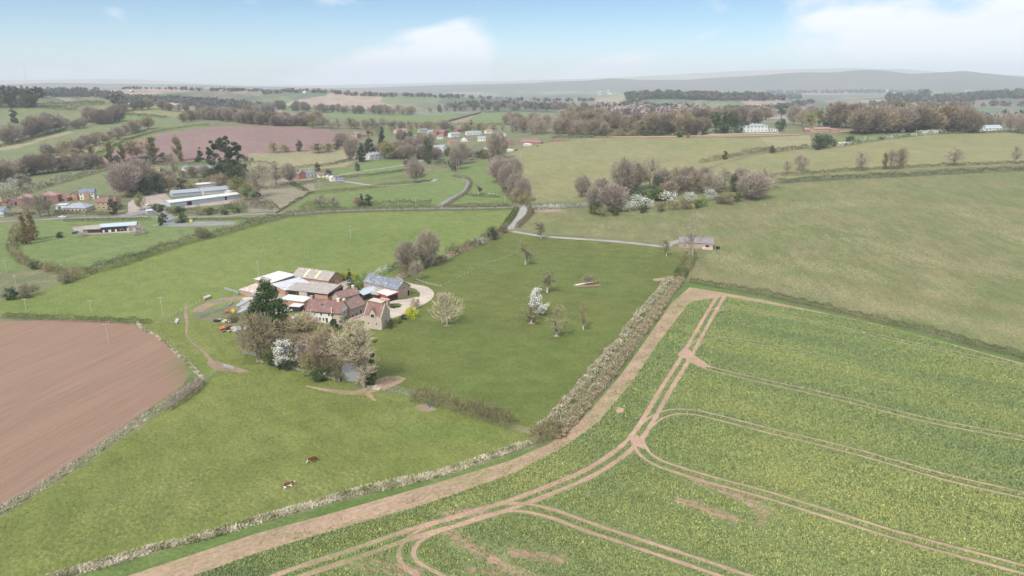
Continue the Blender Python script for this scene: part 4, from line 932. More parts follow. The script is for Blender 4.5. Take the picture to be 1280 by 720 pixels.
# ------------------------------------------------------------------ crop plants
M['crop'] = tinted('crop', [(.135,.18,.085),(.175,.22,.09),(.225,.26,.095),(.26,.275,.10),(.44,.42,.12)])
def crop():
    rs = np.random.default_rng(5); w = crop_w; V = []
    N_ = 320000
    mn, mx = w.min(0), w.max(0); mx = np.minimum(mx, [270, 260]); mn = np.maximum(mn, [-75, 60])
    q = rs.uniform(mn, mx, (N_*4, 2)); d = np.hypot(q[:,0], q[:,1])
    az = np.arctan2(q[:,0], q[:,1])
    q = q[(np.abs(az) < .98)&(d > 68)&(d < 245)]; d = np.hypot(q[:,0], q[:,1]); q = q[rs.random(len(q)) < np.clip((115/d)**1.2, .25, 1)]
    q = q[inpoly(q, w)]
    for k, c in TLW.items():
        wd = TW[k]
        if k == 'b5': c = c[:len(c)//2]
        for s_ in (-1, 1):
            dd = dist_line(q, c+normals2(c)*s_*1.05, 1.0); q = q[dd > wd*.5+.22+rs.random(len(q))*.2]
    for bl in (blob1, blob2, REG[[r[0] for r in REG].index('bare_soil')][2]):
        q = q[~inpoly(q, bl)]
    s_ = marks(q, SOILM); dr = marks(q, DRYM)
    clump = wob(q[:,0], q[:,1], 1.6)*.5+wob(q[:,1], q[:,0], .7)*.5
    q = q[(rs.random(len(q))*.75+clump*.35 > s_*1.2-.05)]
    ex = strip(resample(wline([(320,689),(420,659),(520,631),(600,604),(645,587),(700,559),(748,525),(790,475),(822,427),(855,382)], 6), 1.5), 3.2, .3); qe = rs.uniform(ex.min(0), ex.max(0), (160000, 2)); qe = qe[inpoly(qe, ex)]; qe = qe[rs.random(len(qe)) < np.clip(.06+.5*wob(qe[:,0], qe[:,1], 1.4), 0, .6)]
    # thin along the headland
    hd = dist_line(q, w[:14], 6.0); 
    keep = rs.random(len(q)) < np.clip((hd-.2)/4.5+.2*np.clip(clump[:1].mean()+.3, 0, 1), .12, 1); q = q[keep]
    q = np.concatenate([q, qe]); dr = marks(q, DRYM); n = len(q)
    d = np.hypot(q[:,0], q[:,1])
    z = H(q[:,0], q[:,1]); p = np.column_stack([q, z])
    yel = sm(.1, .75, wob(q[:,0]+30, q[:,1]*1.6, 26)*.8+.15) ; ylm = marks(q, YEL)
    uu = q[:,0]*.845-q[:,1]*.534; vv = q[:,0]*.534+q[:,1]*.845
    cl2 = wob(q[:,0], q[:,1], .55)*.6+wob(q[:,1], q[:,0], 1.3)*.5
    t = .36+.20*wob(uu/6, vv, 3.4)+.14*wob(uu, vv*1.5, 16)+.15*cl2*np.clip((105/d)**1.6, .2, 1)+rs.normal(0, .07, n)+.22*ylm+.4*dr
    fl = rs.random(n) < .006+.13*ylm*ylm; t = np.where(fl, rs.uniform(.86, 1, n), np.clip(t, 0, .74))
    sz = np.clip(d/120, .85, 1.15)
    V, F = slivers(p, (.27-.11*dr)*sz**.5*(1+.35*cl2), .24*sz, rs, .45)
    me = npmesh('crop_plants', V, F, [M['crop']], None, np.repeat(t, 4))
    print('crop', n)
    return tag(link('crop_plants', me), 'green and yellow crop plants covering the tramlined field', 'crop', kind='stuff')
YEL = []
for p_, r_ in (([(560,640),(500,665),(420,700)],5),([(700,585),(660,600)],5),([(985,590),(1060,610),(1150,640),(1280,690)],11),([(850,640),(940,700),(1000,720)],10),([(1100,640),(1200,670)],9),([(880,545),(960,570)],6),([(560,640),(600,620)],4),([(1050,600),(1200,625),(1280,640)],6),([(940,560),(1000,585)],4),([(1000,660),(1100,700)],7)): mark(YEL, p_, r_, 1.0)
crop()
print('hedges', time.time()-T0)
# ------------------------------------------------------------------ trees and shrubs one by one
T, SH = tree, shrub
# orchard and pasture
T(559,407,367,'pale0','round bare tree with pale twigs alone in the pasture right of the gravel drive',30)
T(676,298,277,'orchard0','small budding orchard tree beside the pale track near the lane',18)
T(657,331,301,'orchard1','budding orchard tree with limewashed trunk below the pale track',20)
T(684,366,340,'orchard2','sparse orchard tree just behind the white blossoming one',22)
T(677,393,361,'white_lean','leaning orchard tree covered in white blossom',26, name='blossom_tree')
T(664,404,382,'orchard2','brownish orchard tree left of the white blossoming one',22)
T(696,420,385,'orchard_open0','wide forked orchard tree with pale limewashed trunk, nearest of the orchard',30)
T(729,412,380,'orchard1','narrow upright orchard tree right of the forked one',15)
T(833,320,299,'orchard0','bare orchard tree at the end of the pale track',14)
T(865,328,268,'faint0','tall sparse bare tree standing in front of the stone field barn',34, name='bare_tree')
for x_, y_ in ((559,407),(664,404),(696,420)):
    b_ = P(x_, y_); mb = MB(); mb.lathe([(1.0,-.05),(.8,.05),(.3,.12)], 10); o = mb.build('soil_mound', plain('mound_soil', (.34,.2,.15)) if 'mound' not in M else M['mound']); M.setdefault('mound', o.data.materials[0])
    o.location = b_; o.scale = (1.1,.8,1); tag(o, {559:'bare reddish soil mound round the foot of the lone pale tree',664:'bare reddish soil mound under the brownish orchard tree',696:'bare reddish soil mound under the forked orchard tree'}[x_], 'soil')
# fallen tree
b_ = P(733,357); o = empty('fallen_tree', b_, 0, 'fallen tree lying on its side with its root hole of red soil', 'tree')
mb = MB(); mb.tube((-3.6,-.6,.3),(1.5,.8,.9),.38,.2,8); mb.tube((1.2,.7,.8),(3,2.2,1.8),.16,.06,6); mb.tube((1.2,.7,.8),(3.6,.6,1.6),.16,.06,6); mb.tube((.2,.4,.8),(.6,2.2,2.2),.14,.05,6)
for k in range(7): mb.tube((-3.6,-.6,.35), (-4.3+.2*math.sin(k), -.6+.9*math.cos(k*.9), .45+.7*math.sin(k*.9)), .09, .03, 5)
mb.build('trunk', M['limewash'] , o)
q_ = link('crown', PR['bush_olive']['crown'], o); q_.location = (1.6,1.4,.5); q_.scale = (1.15,.9,1.0)
q_ = link('crown', PR['bare0']['crown'], o); q_.location = (.4,1.0,-.8); q_.scale = (.45,.4,.4)
mb = MB(); mb.prism([(-4.4,-1.1),(-2,-1.4),(1,-1.0),(4.0,-.2),(5.2,.9),(4.4,1.5),(2,.9),(0,.2),(-3,-.3)], -.05, .10); r_ = mb.build('root_hole', M['mound']); r_.location = b_
tag(r_, 'bare red soil scar under the fallen tree', 'soil')
# farm
T(455,481,398,'pale_big','large multi-limbed bare tree hung with mistletoe beside the pond',66)
big_ = C.objects[-1] if False else [o for o in C.objects if o.get('label','').startswith('large multi-limbed')][0]
rs_ = random.Random(4)
for k in range(13):
    qm = MB(); qm.lathe([(.001,-.5),(.32,-.4),(.5,-.1),(.52,.15),(.34,.42),(.001,.52)], 9); qm.v = [(x*rs_.uniform(.75,1.2),y*rs_.uniform(.75,1.2),z*rs_.uniform(.8,1.15)) for x,y,z in qm.v]; mt = qm.mesh('mistletoe', [M['leaf_yellow'] if k%3 == 0 else M['leaf_mid']])
    q_ = link('mistletoe', mt, big_); a_ = rs_.random()*6.28; r_ = rs_.uniform(.8,3.1); q_.location = (r_*math.cos(a_), r_*math.sin(a_), rs_.uniform(6,12.5)); q_.scale = (1.2,1.2,1.1)
T(338,424,355,'big_ever','huge dark evergreen tree in front of the farm sheds',50, name='evergreen_tree')
T(325,449,396,'olive0','tall olive brown budding tree left of the garden thicket',36)
T(376,428,395,'olive1','broad olive brown thicket tree between dark evergreen and farmhouse',50)
T(371,426,400,'olive1','rounded olive tree against the right flank of the dark evergreen',34)
T(352,457,424,'white0','white blossoming tree behind the garden rail fence',28)
T(378,458,426,'pink0','pinkish white blossoming tree in the garden thicket',24)
T(368,444,418,'olive0','low olive brown tree between the two blossoming trees',22)
T(400,466,421,'brown1','brown bare tree with a pale straight trunk in the thicket',20)
T(411,462,411,'olive1','tall budding tree standing before the small dark cone of conifer',32)
T(398,447,418,'olive0','olive brown bare tree in the depth of the garden thicket',34)
T(424,466,430,'olive0','olive tree at the left edge of the pond',24)
T(388,467,440,'bush_olive','low olive scrub tree behind the rail fence posts',26)
SH(340,455,440,'bush_green','dark green shrub left of the white blossoming tree',22)
SH(357,462,450,'bush_dark','dark low shrub under the white blossoming tree',22)
SH(402,474,461,'bush_green','green scrub beside the little pond shed',26)
SH(425,476,464,'bush_brown','brown scrub along the left bank of the pond',12)
SH(464,480,465,'bush_green','green shrub at the foot of the mistletoe tree',18)
T(417,413,394,'conifer0','small dark cone shaped conifer before the white farmhouse',13)
SH(430,407,396,'bush_green','green bush beside the stone wing of the farmhouse',10)
SH(310,404,390,'bush_olive','pale olive bush between the scrap heap and evergreen',20)
SH(294,402,391,'bush_brown','brown bush just above the scrap heap',16)
T(317,440,412,'brown0','thin brown tree beside the wooden gate',14)
T(306,446,402,'bare1','slender grey tree at the gate post left of the olive tree',12)
for x_, y_, w_, p_, l_ in ((397,345,8,'bush_yellow','first small golden shrub behind the long grey barn'),(409,346,8,'bush_yellow','golden shrub behind the grey barn, middle of the left three'),(419,346,9,'bush_yellow','golden shrub at the right end of the barn roof'),(431,348,9,'bush_yellow','golden shrub left of the small dark conifer'),(443,349,9,'bush_yellow','golden shrub right of the small dark conifer')):
    SH(x_, y_+1, y_-8, p_, l_, w_)
T(437,350,337,'conifer0','little dark conifer between two golden shrubs',7)
SH(452,358,342,'bush_lime','pale green bush at the back corner of the slate roofed barn',20)
SH(441,366,352,'bush_green','dark green bush on the bank left of the slate roofed barn',18)
SH(448,372,360,'bush_dark','dark ivy mound beside the small grey lean-to',14)
SH(417,357,349,'bush_olive','grey green bush at the gable of the open fronted barn',12)
SH(514,398,384,'bush_forsythia','bright yellow forsythia bush by the drive',18)
SH(519,384,373,'bush_olive','olive green shrub above the yellow forsythia',12)
SH(505,399,393,'bush_dark','small dark shrub left of the yellow forsythia',9)
SH(498,404,397,'bush_brown','brown shrub below the yellow forsythia',9)
SH(488,410,400,'bush_green','green shrub beside the dovecote wall',10)
SH(485,401,394,'bush_brown','small brown shrub at the corner of the dovecote',6)
SH(493,384,380,'bush_green','flat clipped shrub in the island bed of the drive',12)
T(510,338,303,'thick0','left of two tall bare trees on the hedge above the drive',27)
T(535,332,289,'thick1','right and taller of two tall bare trees on the hedge above the drive',28)
T(521,350,327,'bare2','small leafless forked tree between track and drive',16)
SH(616,300,284,'bush_dark','dark ivy clad bush in the hedge below the lane',13)
SH(600,306,297,'bush_white','pale blossoming bush in the hedge beside the track',12)
SH(629,291,281,'bush_brown','brown bush at the top of the track hedge',12)
# left side
T(33,305,267,'rustcone0','left and nearer of two rust coloured conical trees by the paddock',15)
T(42,300,264,'rustcone0','right and farther of two rust coloured conical trees by the paddock',16)
SH(76,297,290,'bush_dark','solitary dark round bush in the stable paddock',9)
T(172,292,281,'bush_pink','wide pink blossoming tree at the right end of the stables',23,name='blossom_tree')
T(104,295,288,'bush_pink','small pink blossoming tree at the left end of the stables',13,name='blossom_tree')
T(204,278,257,'cypress1','left of two dark clipped evergreens at the yard entrance',10)
T(227,278,258,'cypress1','right and wider of two dark clipped evergreens at the yard entrance',14)
T(201,282,270,'cypress0','small grey green conifer beside the yard entrance',5)
SH(37,371,355,'bush_brown','bare brown bush by the pole in the rough corner',22)
SH(14,374,360,'bush_dark','dark scrub at the far left edge of the rough corner',16)
SH(82,354,341,'bush_brown','rounded brown bush at the bottom end of the paddock hedge',16)
SH(95,349,338,'bush_olive','olive bush next in line at the bottom end of the paddock hedge',14)
SH(254,297,284,'bush_brown','bare pinkish bush standing over the paddock hedge',18)
SH(46,336,327,'bush_green','green bush on the lower curve of the paddock hedge',14)
SH(62,339,329,'bush_olive','olive bush on the lower curve of the paddock hedge',14)
for x_, y_, h_, w_, p_, l_ in (
 (50,271,27,20,'bare0','dark bare tree left of the rust coloured conifers, by the road'),
 (62,270,28,20,'bare1','brown bare tree in front of the red brick houses'),
 (36,268,24,16,'bare2','slim bare tree by the road at far left'),
 (158,246,40,36,'purple0','great round purplish bare tree beside the red roofed house'),
 (176,238,38,34,'thick0','round grey bare tree just behind the great purplish one'),
 (142,268,22,9,'cypress0','dark narrow conifer before the tan brick house'),
 (147,262,14,12,'bush_brown','brown garden tree right of the tan brick house'),
 (176,262,22,10,'lime0','lime green tree at the edge of the gravel yard'),
 (138,204,27,12,'poplar0','yellowish poplar, leftmost of the row on the red field'),
 (154,201,23,10,'poplar1','yellowish poplar, second of the row on the red field'),
 (171,198,22,24,'orange0','round brown tree among the poplars on the red field'),
 (192,197,26,15,'poplar0','yellowish poplar right of the round brown tree'),
 (224,201,31,13,'poplar1','ivy clad yellowish poplar nearest the cedar clump'),
 (114,184+14,16,10,'poplar0','small yellow green poplar on the tan strip'),
 (97,210,24,26,'orange0','spreading rusty brown tree at the corner of the tan strip'),
 (111,207,14,10,'yew0','dark evergreen right of the rusty brown tree'),
 (125,205,9,9,'bush_dark','small dark evergreen below the leftmost poplar'),
 (148,204,10,9,'yew0','dark round evergreen between the first two poplars'),
 (185,204,9,10,'yew0','dark low evergreen under the third poplar'),
 (204,203,12,8,'cypress1','mid green evergreen between the poplars'),
 (251,200,15,10,'conifer0','dark conifer standing alone on the edge of the red field'),
 (261,199,11,6,'cypress0','thin dark tree left of the cedar clump'),
 (271,226,48,20,'cedar1','left tree of the dark cedar clump'),
 (287,227,54,26,'cedar0','tallest tree of the dark cedar clump'),
 (301,226,46,20,'cedar1','right tree of the dark cedar clump'),
 (294,236,30,24,'pine0','lower dark pine in front of the cedar clump'),
 (262,228,16,18,'yew0','round dark evergreen before the long white house'),
 (208,230,18,15,'yew0','dark evergreen between bare trees left of the long white house'),
 (172,244,26,14,'conifer1','dark conifer at the left of the evergreens above the yard'),
 (184,244,22,18,'yew0','broad dark evergreen above the gravel yard'),
 (199,241,24,18,'yew0','broad dark evergreen next to the metal sheds'),
 (227,238,15,12,'cypress1','dark pointed evergreen behind the metal sheds'),
 (218,224,32,14,'bare1','tall grey bare tree left of the long white house'),
 (212,240,20,18,'olive0','pale olive tree behind the metal sheds'),
 (240,238,12,14,'bush_olive','olive bush behind the metal shed roof'),
 (298,244,24,20,'lime0','yellow green willow at the right end of the metal sheds'),
 (310,250,22,18,'lime0','second yellow green willow, nearer the netting'),
 (279,238,22,22,'brown0','brown tree in front of the cedar clump'),
 (300,235,26,22,'thick1','grey brown tree right of the cedar clump'),
 (322,246,34,24,'bare0','large bare tree right of the cedar clump'),
 (345,231,27,26,'bare1','wide bare tree left of the brick cottage, left one'),
 (362,229,24,16,'thick0','bare tree close to the brick cottage'),
 (328,226,20,16,'bare2','bare tree on the corner of the grey field'),
 (342,191,14,10,'lime0','bright lime green tree on the edge of the red field'),
 (374,189,13,8,'yew0','dark evergreen on the edge of the red field'),
 (421,187,9,9,'yew0','round dark evergreen at the right end of the red field'),
 (357,190,10,12,'brown0','brown bush tree right of the bright lime tree'),
 (398,191,12,18,'olive0','olive scrub tree on the lower edge of the red field'),
 (411,189,10,12,'lime0','light green scrub tree on the lower edge of the red field'),
 (427,182,16,18,'thick0','grey tree at the right corner of the red field'),
 (411,221,9,9,'yew0','dark garden evergreen beside the brick cottage'),
 (397,214,11,6,'cypress0','narrow evergreen behind the brick cottage'),
 (447,214,10,7,'yew0','dark evergreen at the lane corner by the tall pole'),
 (445,190,16,11,'olive1','olive tree left of the tall dark conifers'),
 (452,202,22,13,'conifer1','dark conifer nearest the white villa, left side'),
 (462,198,32,15,'conifer0','tall dark conifer behind the white villa'),
 (478,190,30,12,'conifer1','tallest pointed conifer behind the white villa'),
 (485,199,24,17,'lime0','lime green tree right of the white villa'),
 (438,200,26,14,'thick1','bare thick tree left of the dark conifers'),
 (500,196,20,16,'thick0','grey tree right of the lime green tree'),
 (513,197,26,20,'thick1','broad grey bare tree right of the white villa'),
 (528,196,26,20,'thick0','second broad grey bare tree right of the white villa'),
 (535,205,32,14,'yew0','dark tree at the right of the broad grey trees'),
 (508,208,9,9,'purple0','small purplish tree at the top of the bright meadow'),
 (518,229,32,14,'thick0','tall brown tree at the left of the meadow copse') ,
 (452,257,14,9,'conifer1','left of two dark conifers beside the road hedge'),
 (461,257,14,9,'cypress0','right of two dark conifers beside the road hedge'),
 (400,260,16,16,'bare1','left bare tree in the shaggy roadside hedge'),
 (418,260,14,14,'bare2','right bare tree in the shaggy roadside hedge'),
 (446,258,12,10,'olive0','pale bare bush left of the two dark conifers'),
 (598,243,13,13,'orchard1','small pale orchard tree in the paddock beside the wooded lane'),
 (570,212,28,16,'thick1','big brown tree beside the twin grey poles'),
 (577,205,26,22,'thick0','great bare tree below the village roofs'),
 (622,199,33,26,'thick1','great brown tree at the head of the wooded lane'),
 (589,161,10,9,'conifer0','dark conifer among the village roofs'),
 (598,165,12,16,'brown0','brown tree beside the village conifer'),
 (582,166,12,12,'orange0','rusty tree left of the village conifer'),
 (599,197,8,10,'yew0','dark garden tree below the village roofs'),
 (517,222,18,18,'thick0','brown copse tree at the edge of the bright meadow'),
 (524,219,14,12,'purple0','purplish copse tree at the edge of the bright meadow'),
 ):
    T(x_, y_, y_-h_, p_, l_, w_)
# wooded lane mass
for x_, y_, h_, w_, p_, l_ in (
 (625,228,28,26,'purple0','upper left tree of the dense clump on the wooded lane'),
 (636,240,34,28,'thick0','largest tree of the dense clump on the wooded lane'),
 (646,247,30,24,'thick1','middle tree of the dense clump on the wooded lane'),
 (654,252,28,20,'thick0','lower right tree of the dense clump on the wooded lane'),
 (648,254,18,16,'olive0','olive tree at the lower end of the wooded lane'),
 (622,215,20,20,'thick1','farthest tree of the dense clump on the wooded lane'),
 (642,228,30,22,'thick0','back tree of the dense clump on the wooded lane'),
 (655,256,14,14,'bush_olive','low olive shrub at the foot of the wooded lane clump'),
 # thicket in the middle right
 (728,246,26,20,'thick0','leftmost grey tree of the hillside thicket'),
 (742,262,28,20,'thick1','tree at the front left corner of the hillside thicket'),
 (764,264,32,34,'purple0','round purple grey tree at the front of the thicket'),
 (744,268,16,18,'bush_green','green bush at the front left foot of the thicket'),
 (753,270,13,14,'bush_olive','olive bush at the front of the thicket, second from left'),
 (769,269,12,12,'bush_green','green bush right under the purple grey tree'),
 (752,246,24,20,'thick1','grey tree in the left body of the thicket'),
 (779,242,42,30,'thick0','tall broad tree rising behind the purple grey one'),
 (794,238,34,26,'thick1','tall tree in the middle of the thicket'),
 (812,236,38,22,'bare0','bare tree standing highest in the thicket'),
 (828,238,26,24,'thick0','grey brown tree right of the highest one in the thicket'),
 (821,240,20,14,'yew0','dark ivy covered tree in the middle of the thicket'),
 (841,236,16,8,'yew0','dark ivy column in the thicket'),
 (850,240,20,24,'thick1','grey brown tree right of the ivy column'),
 (872,240,26,26,'brown0','brown spreading tree in the right half of the thicket'),
 (888,243,26,22,'bare1','bare tree in the right half of the thicket'),
 (893,238,18,16,'thick0','tangled grey tree behind the bare one at right'),
 (860,234,26,22,'thick1','grey tree in the back of the thicket, left of the brown spreading one'),
 (846,232,24,20,'brown1','brown tree in the back of the thicket behind the ivy column'),
 (880,232,22,20,'thick0','grey tree in the back of the thicket, right of the brown spreading one'),
 (925,234,24,22,'thick1','grey brown tree behind the ivy covered one near the right end'),
 (836,244,18,20,'brown0','small brown tree over the long green mass'),
 (918,240,22,12,'yew0','ivy covered tree near the right end of the thicket'),
 (905,237,26,22,'bare2','sparse bare tree near the right end of the thicket'),
 (940,249,33,38,'thick1','broad domed bare tree at the right end of the thicket'),
 (955,237,26,28,'bare0','tall bare tree behind the domed one'),
 (798,262,18,24,'bush_white','largest white blossoming bush of the thicket'),
 (783,264,14,18,'bush_white','white blossoming bush at the left of the blossom row'),
 (812,261,12,12,'bush_white','small round blossoming bush of the thicket'),
 (835,256,17,26,'bush_white','wide white blossoming bush in the middle of the thicket'),
 (862,252,12,16,'bush_white','low white blossoming bush right of the middle'),
 (887,250,14,16,'bush_white','rightmost white blossoming bush of the thicket'),
 (800,252,13,40,'bush_green','long green mass behind the blossoming bushes, left'),
 (822,249,12,34,'bush_green','long green mass behind the blossoming bushes, right'),
 (804,266,10,12,'bush_green','olive green ball shaped bush in the front row'),
 (825,264,11,14,'bush_brown','brown ball shaped bush in the front row'),
 (842,262,12,16,'bush_olive','olive ball shaped bush in the front row, middle'),
 (858,261,13,18,'bush_brown','brown ball shaped bush in the front row, right'),
 (872,260,10,12,'bush_green','green ball shaped bush in the front row, right'),
 (880,258,10,10,'bush_lime','bright green ball shaped bush ending the front row'),
 (905,255,12,24,'bush_brown','low brown scrub left of the domed tree'),
 (921,252,11,12,'bush_green','green scrub left of the domed tree'),
 (1021,187,19,15,'yew0','left evergreen of the dark clump on the hillside'),
 (1030,185,16,18,'yew0','right evergreen of the dark clump on the hillside'),
 (1041,183,9,10,'bush_brown','grey brown bush right of the dark clump'),
 (1062,180,10,12,'yew0','round evergreen beside the small pale shed'),
 (998,213,20,12,'bare2','faint bare tree, leftmost of the hillside hedge trees'),
 (984,217,16,12,'bare1','faint bare tree behind the domed thicket tree'),
 (1004,214,18,14,'bare0','second faint bare tree of the hillside hedge'),
 (1076,214,24,17,'bare1','bare tree on the hillside hedge, left of the group of three'),
 (1105,212,22,7,'poplar1','narrow ivy clad trunk in the hillside hedge'),
 (1113,212,24,15,'bare2','middle tree of the group on the hillside hedge'),
 (1124,211,25,14,'olive1','right tree of the group on the hillside hedge'),
 (1192,207,21,22,'bare0','wide fan shaped bare tree on the hillside hedge'),
 (1269,205,22,11,'bare1','rightmost bare tree on the hillside hedge'),
 (906,199,10,6,'cypress1','small evergreen in the brown hedge under the manor field'),
 (965,191,9,6,'bush_dark','dark bush at the end of the brown hedge under the manor field'),
 ):
    T(x_, y_, y_-h_, p_, l_, w_, cat='shrub' if p_.startswith('bush') else 'tree')
# shelter belt, manor grounds and other belts: alike within each belt
BR = ['dark0','dark1','dark2','brown0','dark0','bare0','olive0','thick1','orange0','dark1']
belt([(1070,167),(1120,165),(1180,164),(1215,165)], 24, BR+['orange0','thick0'], (24,32), 'brown bare tree of the shelter belt on the right hill', 'shelter belt on the right hill', one=True, wf=1.0)
belt([(1045,160),(1100,158),(1160,158),(1205,160)], 14, BR+['pine0','orange0'], (22,30), 'tree in the back row of the shelter belt on the right hill', 'back row of the shelter belt', wf=1.0)
belt([(700,160),(760,164),(820,168),(880,167)], 30, BR+['olive0','olive1'], (17,27), 'bare or budding tree in the row left of the manor house', 'tree row left of the manor house', wf=.9)
belt([(850,158),(880,160),(925,158),(945,157)], 8, BR, (20,26), 'bare tree behind the evergreens beside the manor house', 'bare trees beside the manor house')
belt([(705,168),(760,169),(820,171),(865,171)], 14, ['bush_olive','bush_green','bush_brown'], (5,9), 'low scrub bush along the top edge of the manor field', 'scrub along the top of the manor field', wf=1.3, cat='shrub', name='shrub')
belt([(655,166),(690,168),(760,168)], 9, ['brown0','thick0','bare0'], (14,20), 'small bare tree of the row right of the village', 'row of bare trees right of the village', wf=.8)
belt([(630,155),(650,156),(672,158),(690,158)], 8, ['thick0','brown1','orange0'], (12,16), 'brown tree of the round clump behind the village', 'round clump behind the village', wf=1.0)
for x_, y_, h_, w_, p_, l_ in (
 (894,166,25,13,'pine0','leftmost dark pine beside the manor house'),(905,166,24,12,'conifer1','pointed dark conifer beside the manor house'),(914,166,24,12,'pine0','rounded dark pine beside the manor house'),
 (922,166,17,14,'yew0','low dark evergreen left of the manor house'),(930,165,14,12,'yew0','low dark evergreen touching the manor house'),(902,167,14,22,'yew0','broad dark evergreen under the manor pines'),
 (975,164,15,13,'yew0','round dark tree right of the manor house'),(976,150,18,14,'pine0','dark pine rising behind the right end of the manor house'),
 (930,152,18,26,'orange0','rusty brown tree behind the manor roof, left'),(957,150,16,28,'orange0','rusty brown tree behind the manor roof, right'),(945,150,14,16,'olive0','olive tree behind the manor roof'),
 (1011,160,20,14,'lime0','yellow green tree right of the manor drive'),(1023,158,22,14,'lime0','bright green tree beside the dark conifers of the belt'),
 (1035,158,26,13,'conifer0','tall dark conifer of the shelter belt, left one'),(1043,158,22,12,'conifer1','dark conifer of the shelter belt, right one'),
 (1014,152,20,18,'purple0','purplish tree behind the yellow green one'),(992,156,24,18,'thick0','bare tree between manor and belt, left one'),(1002,158,20,14,'brown1','bare tree between manor and belt, right one'),
 (1124,160,28,24,'pine0','spreading dark pine rising from the belt'),(1138,160,24,14,'pine0','smaller dark pine beside the spreading one'),(1104,163,26,18,'orange0','yellow brown tree in the belt'),
 (1150,164,30,22,'orange0','tallest rusty tree in the belt'),(1160,165,22,26,'olive1','yellowish oak like tree in front of the belt'),(1106,165,18,20,'bare0','pale bare tree in front of the belt, left'),(1122,165,19,18,'bare1','pale bare tree in front of the belt, right'),(1140,165,20,22,'cypress1','green evergreen before the belt'),
 (1248,163,18,14,'bare2','bare tree left of the modern white house') if False else (1262,165,20,16,'bare0','bare tree right of the modern white house'),(1272,166,22,14,'bare1','bare tree at the far right edge beside the modern house'),(1279,167,22,16,'thick0','grey tree at the very right edge of the hill'),
 (756,152,9,8,'conifer0','dark conifer left of the small white house'),(727,148,10,10,'lime0','lone budding tree in the far green field'),
 ):
    T(x_, y_, y_-h_, p_, l_, w_)
belt([(1000,200),(1040,196)], 0, ['bare0'], (1,2), 'x', 'x') if False else None
belt([(-8,228),(20,222),(60,216),(90,214),(120,211)], 20, ['bare0','bare1','thick1','dark0','dark2'], (16,26), 'grey bare tree in the rough wood above the brick houses', 'rough wood above the brick houses')
belt([(-5,244),(20,236),(40,230)], 5, ['thick0','thick1','bush_white'], (10,15), 'scrubby tree at the left end above the brick houses', 'scrub above the brick houses')
belt([(60,196),(90,190),(130,178),(160,168),(190,160)], 22, ['thick0','thick1','brown0','olive0'], (10,16), 'scrubby tree of the wooded dip left of the red field', 'wooded dip left of the red field')
belt([(10,180),(30,174),(55,168),(75,163)], 14, ['thick0','dark2','bare0','dark0'], (17,24), 'grey tree on the slope of the left hill', 'grey trees on the left hill slope')
T(19,154,136,'cypress0','black columnar evergreen on the left hill',8)
belt([(112,152),(125,155),(140,153),(150,150)], 16, ['dark0','purple0','dark1','dark2'], (13,18), 'tree of the square copse on the left hill', 'square copse on the left hill')
belt([(-8,135),(10,134),(30,134),(50,132)], 9, ['pine0','yew0','thick0'], (12,17), 'dark tree of the wood at the far left', 'dark wood at the far left')
belt([(85,160),(100,160),(110,158)], 4, ['thick0','thick1'], (9,14), 'grey tree below the grazing slope', 'grey trees below the grazing slope')
belt([(140,140),(180,137),(210,138),(240,141),(260,144)], 13, BR, (9,13), 'tree of the belt round the far white barn', 'belt round the far white barn')
belt([(255,149),(300,153),(340,156),(400,156)], 42, ['dark0','thick1','olive0','dark1','purple0','dark2'], (10,16), 'tree of the wood along the top of the red field', 'wood along the top of the red field')
belt([(230,153),(300,146),(340,140)], 26, ['dark0','dark1','olive1','orange0','thick0'], (9,14), 'tree of the brown wood behind the red field', 'brown wood behind the red field')
belt([(345,137),(400,140),(460,142),(520,144)], 34, ['dark0','brown0','dark1','orange0'], (7,12), 'tree in the far row across the blue green meadows', 'far tree row across the meadows')
belt([(390,160),(440,161),(500,162),(560,163)], 24, ['thick0','brown0','olive0','bare0'], (8,14), 'tree behind the far end of the village', 'trees behind the village')
belt([(440,176),(470,168),(520,164),(560,163),(600,163),(640,167)], 22, ['bare2','brown0','olive0','bare0','yew0','thick1'], (6,10), 'garden tree among the village houses', 'garden trees of the village')
belt([(540,140),(600,138),(660,137),(720,137),(780,138)], 34, ['dark0','dark1','brown0','yew0'], (6,9), 'tree in the far hedgerow beyond the village', 'far hedgerow trees beyond the village')
belt([(230,236),(260,233),(320,236)], 6, ['thick0','brown0','olive0'], (10,15), 'brown tree behind the metal sheds', 'brown trees behind the metal sheds')
belt([(465,206),(500,203),(530,202)], 0, ['thick0'], (6,9), 'x', 'x') if False else None
belt([(150,205),(200,204),(250,202),(320,202)], 16, ['bush_dark','bush_green','yew0','bush_brown'], (4,8), 'small bush along the foot of the red field', 'bushes along the foot of the red field', wf=1.1, cat='shrub', name='shrub')
belt([(195,262),(250,268),(300,266)], 7, ['bush_green','bush_olive'], (6,9), 'bush between the metal sheds and the road', 'bushes before the metal sheds', wf=1.5, cat='shrub', name='shrub')

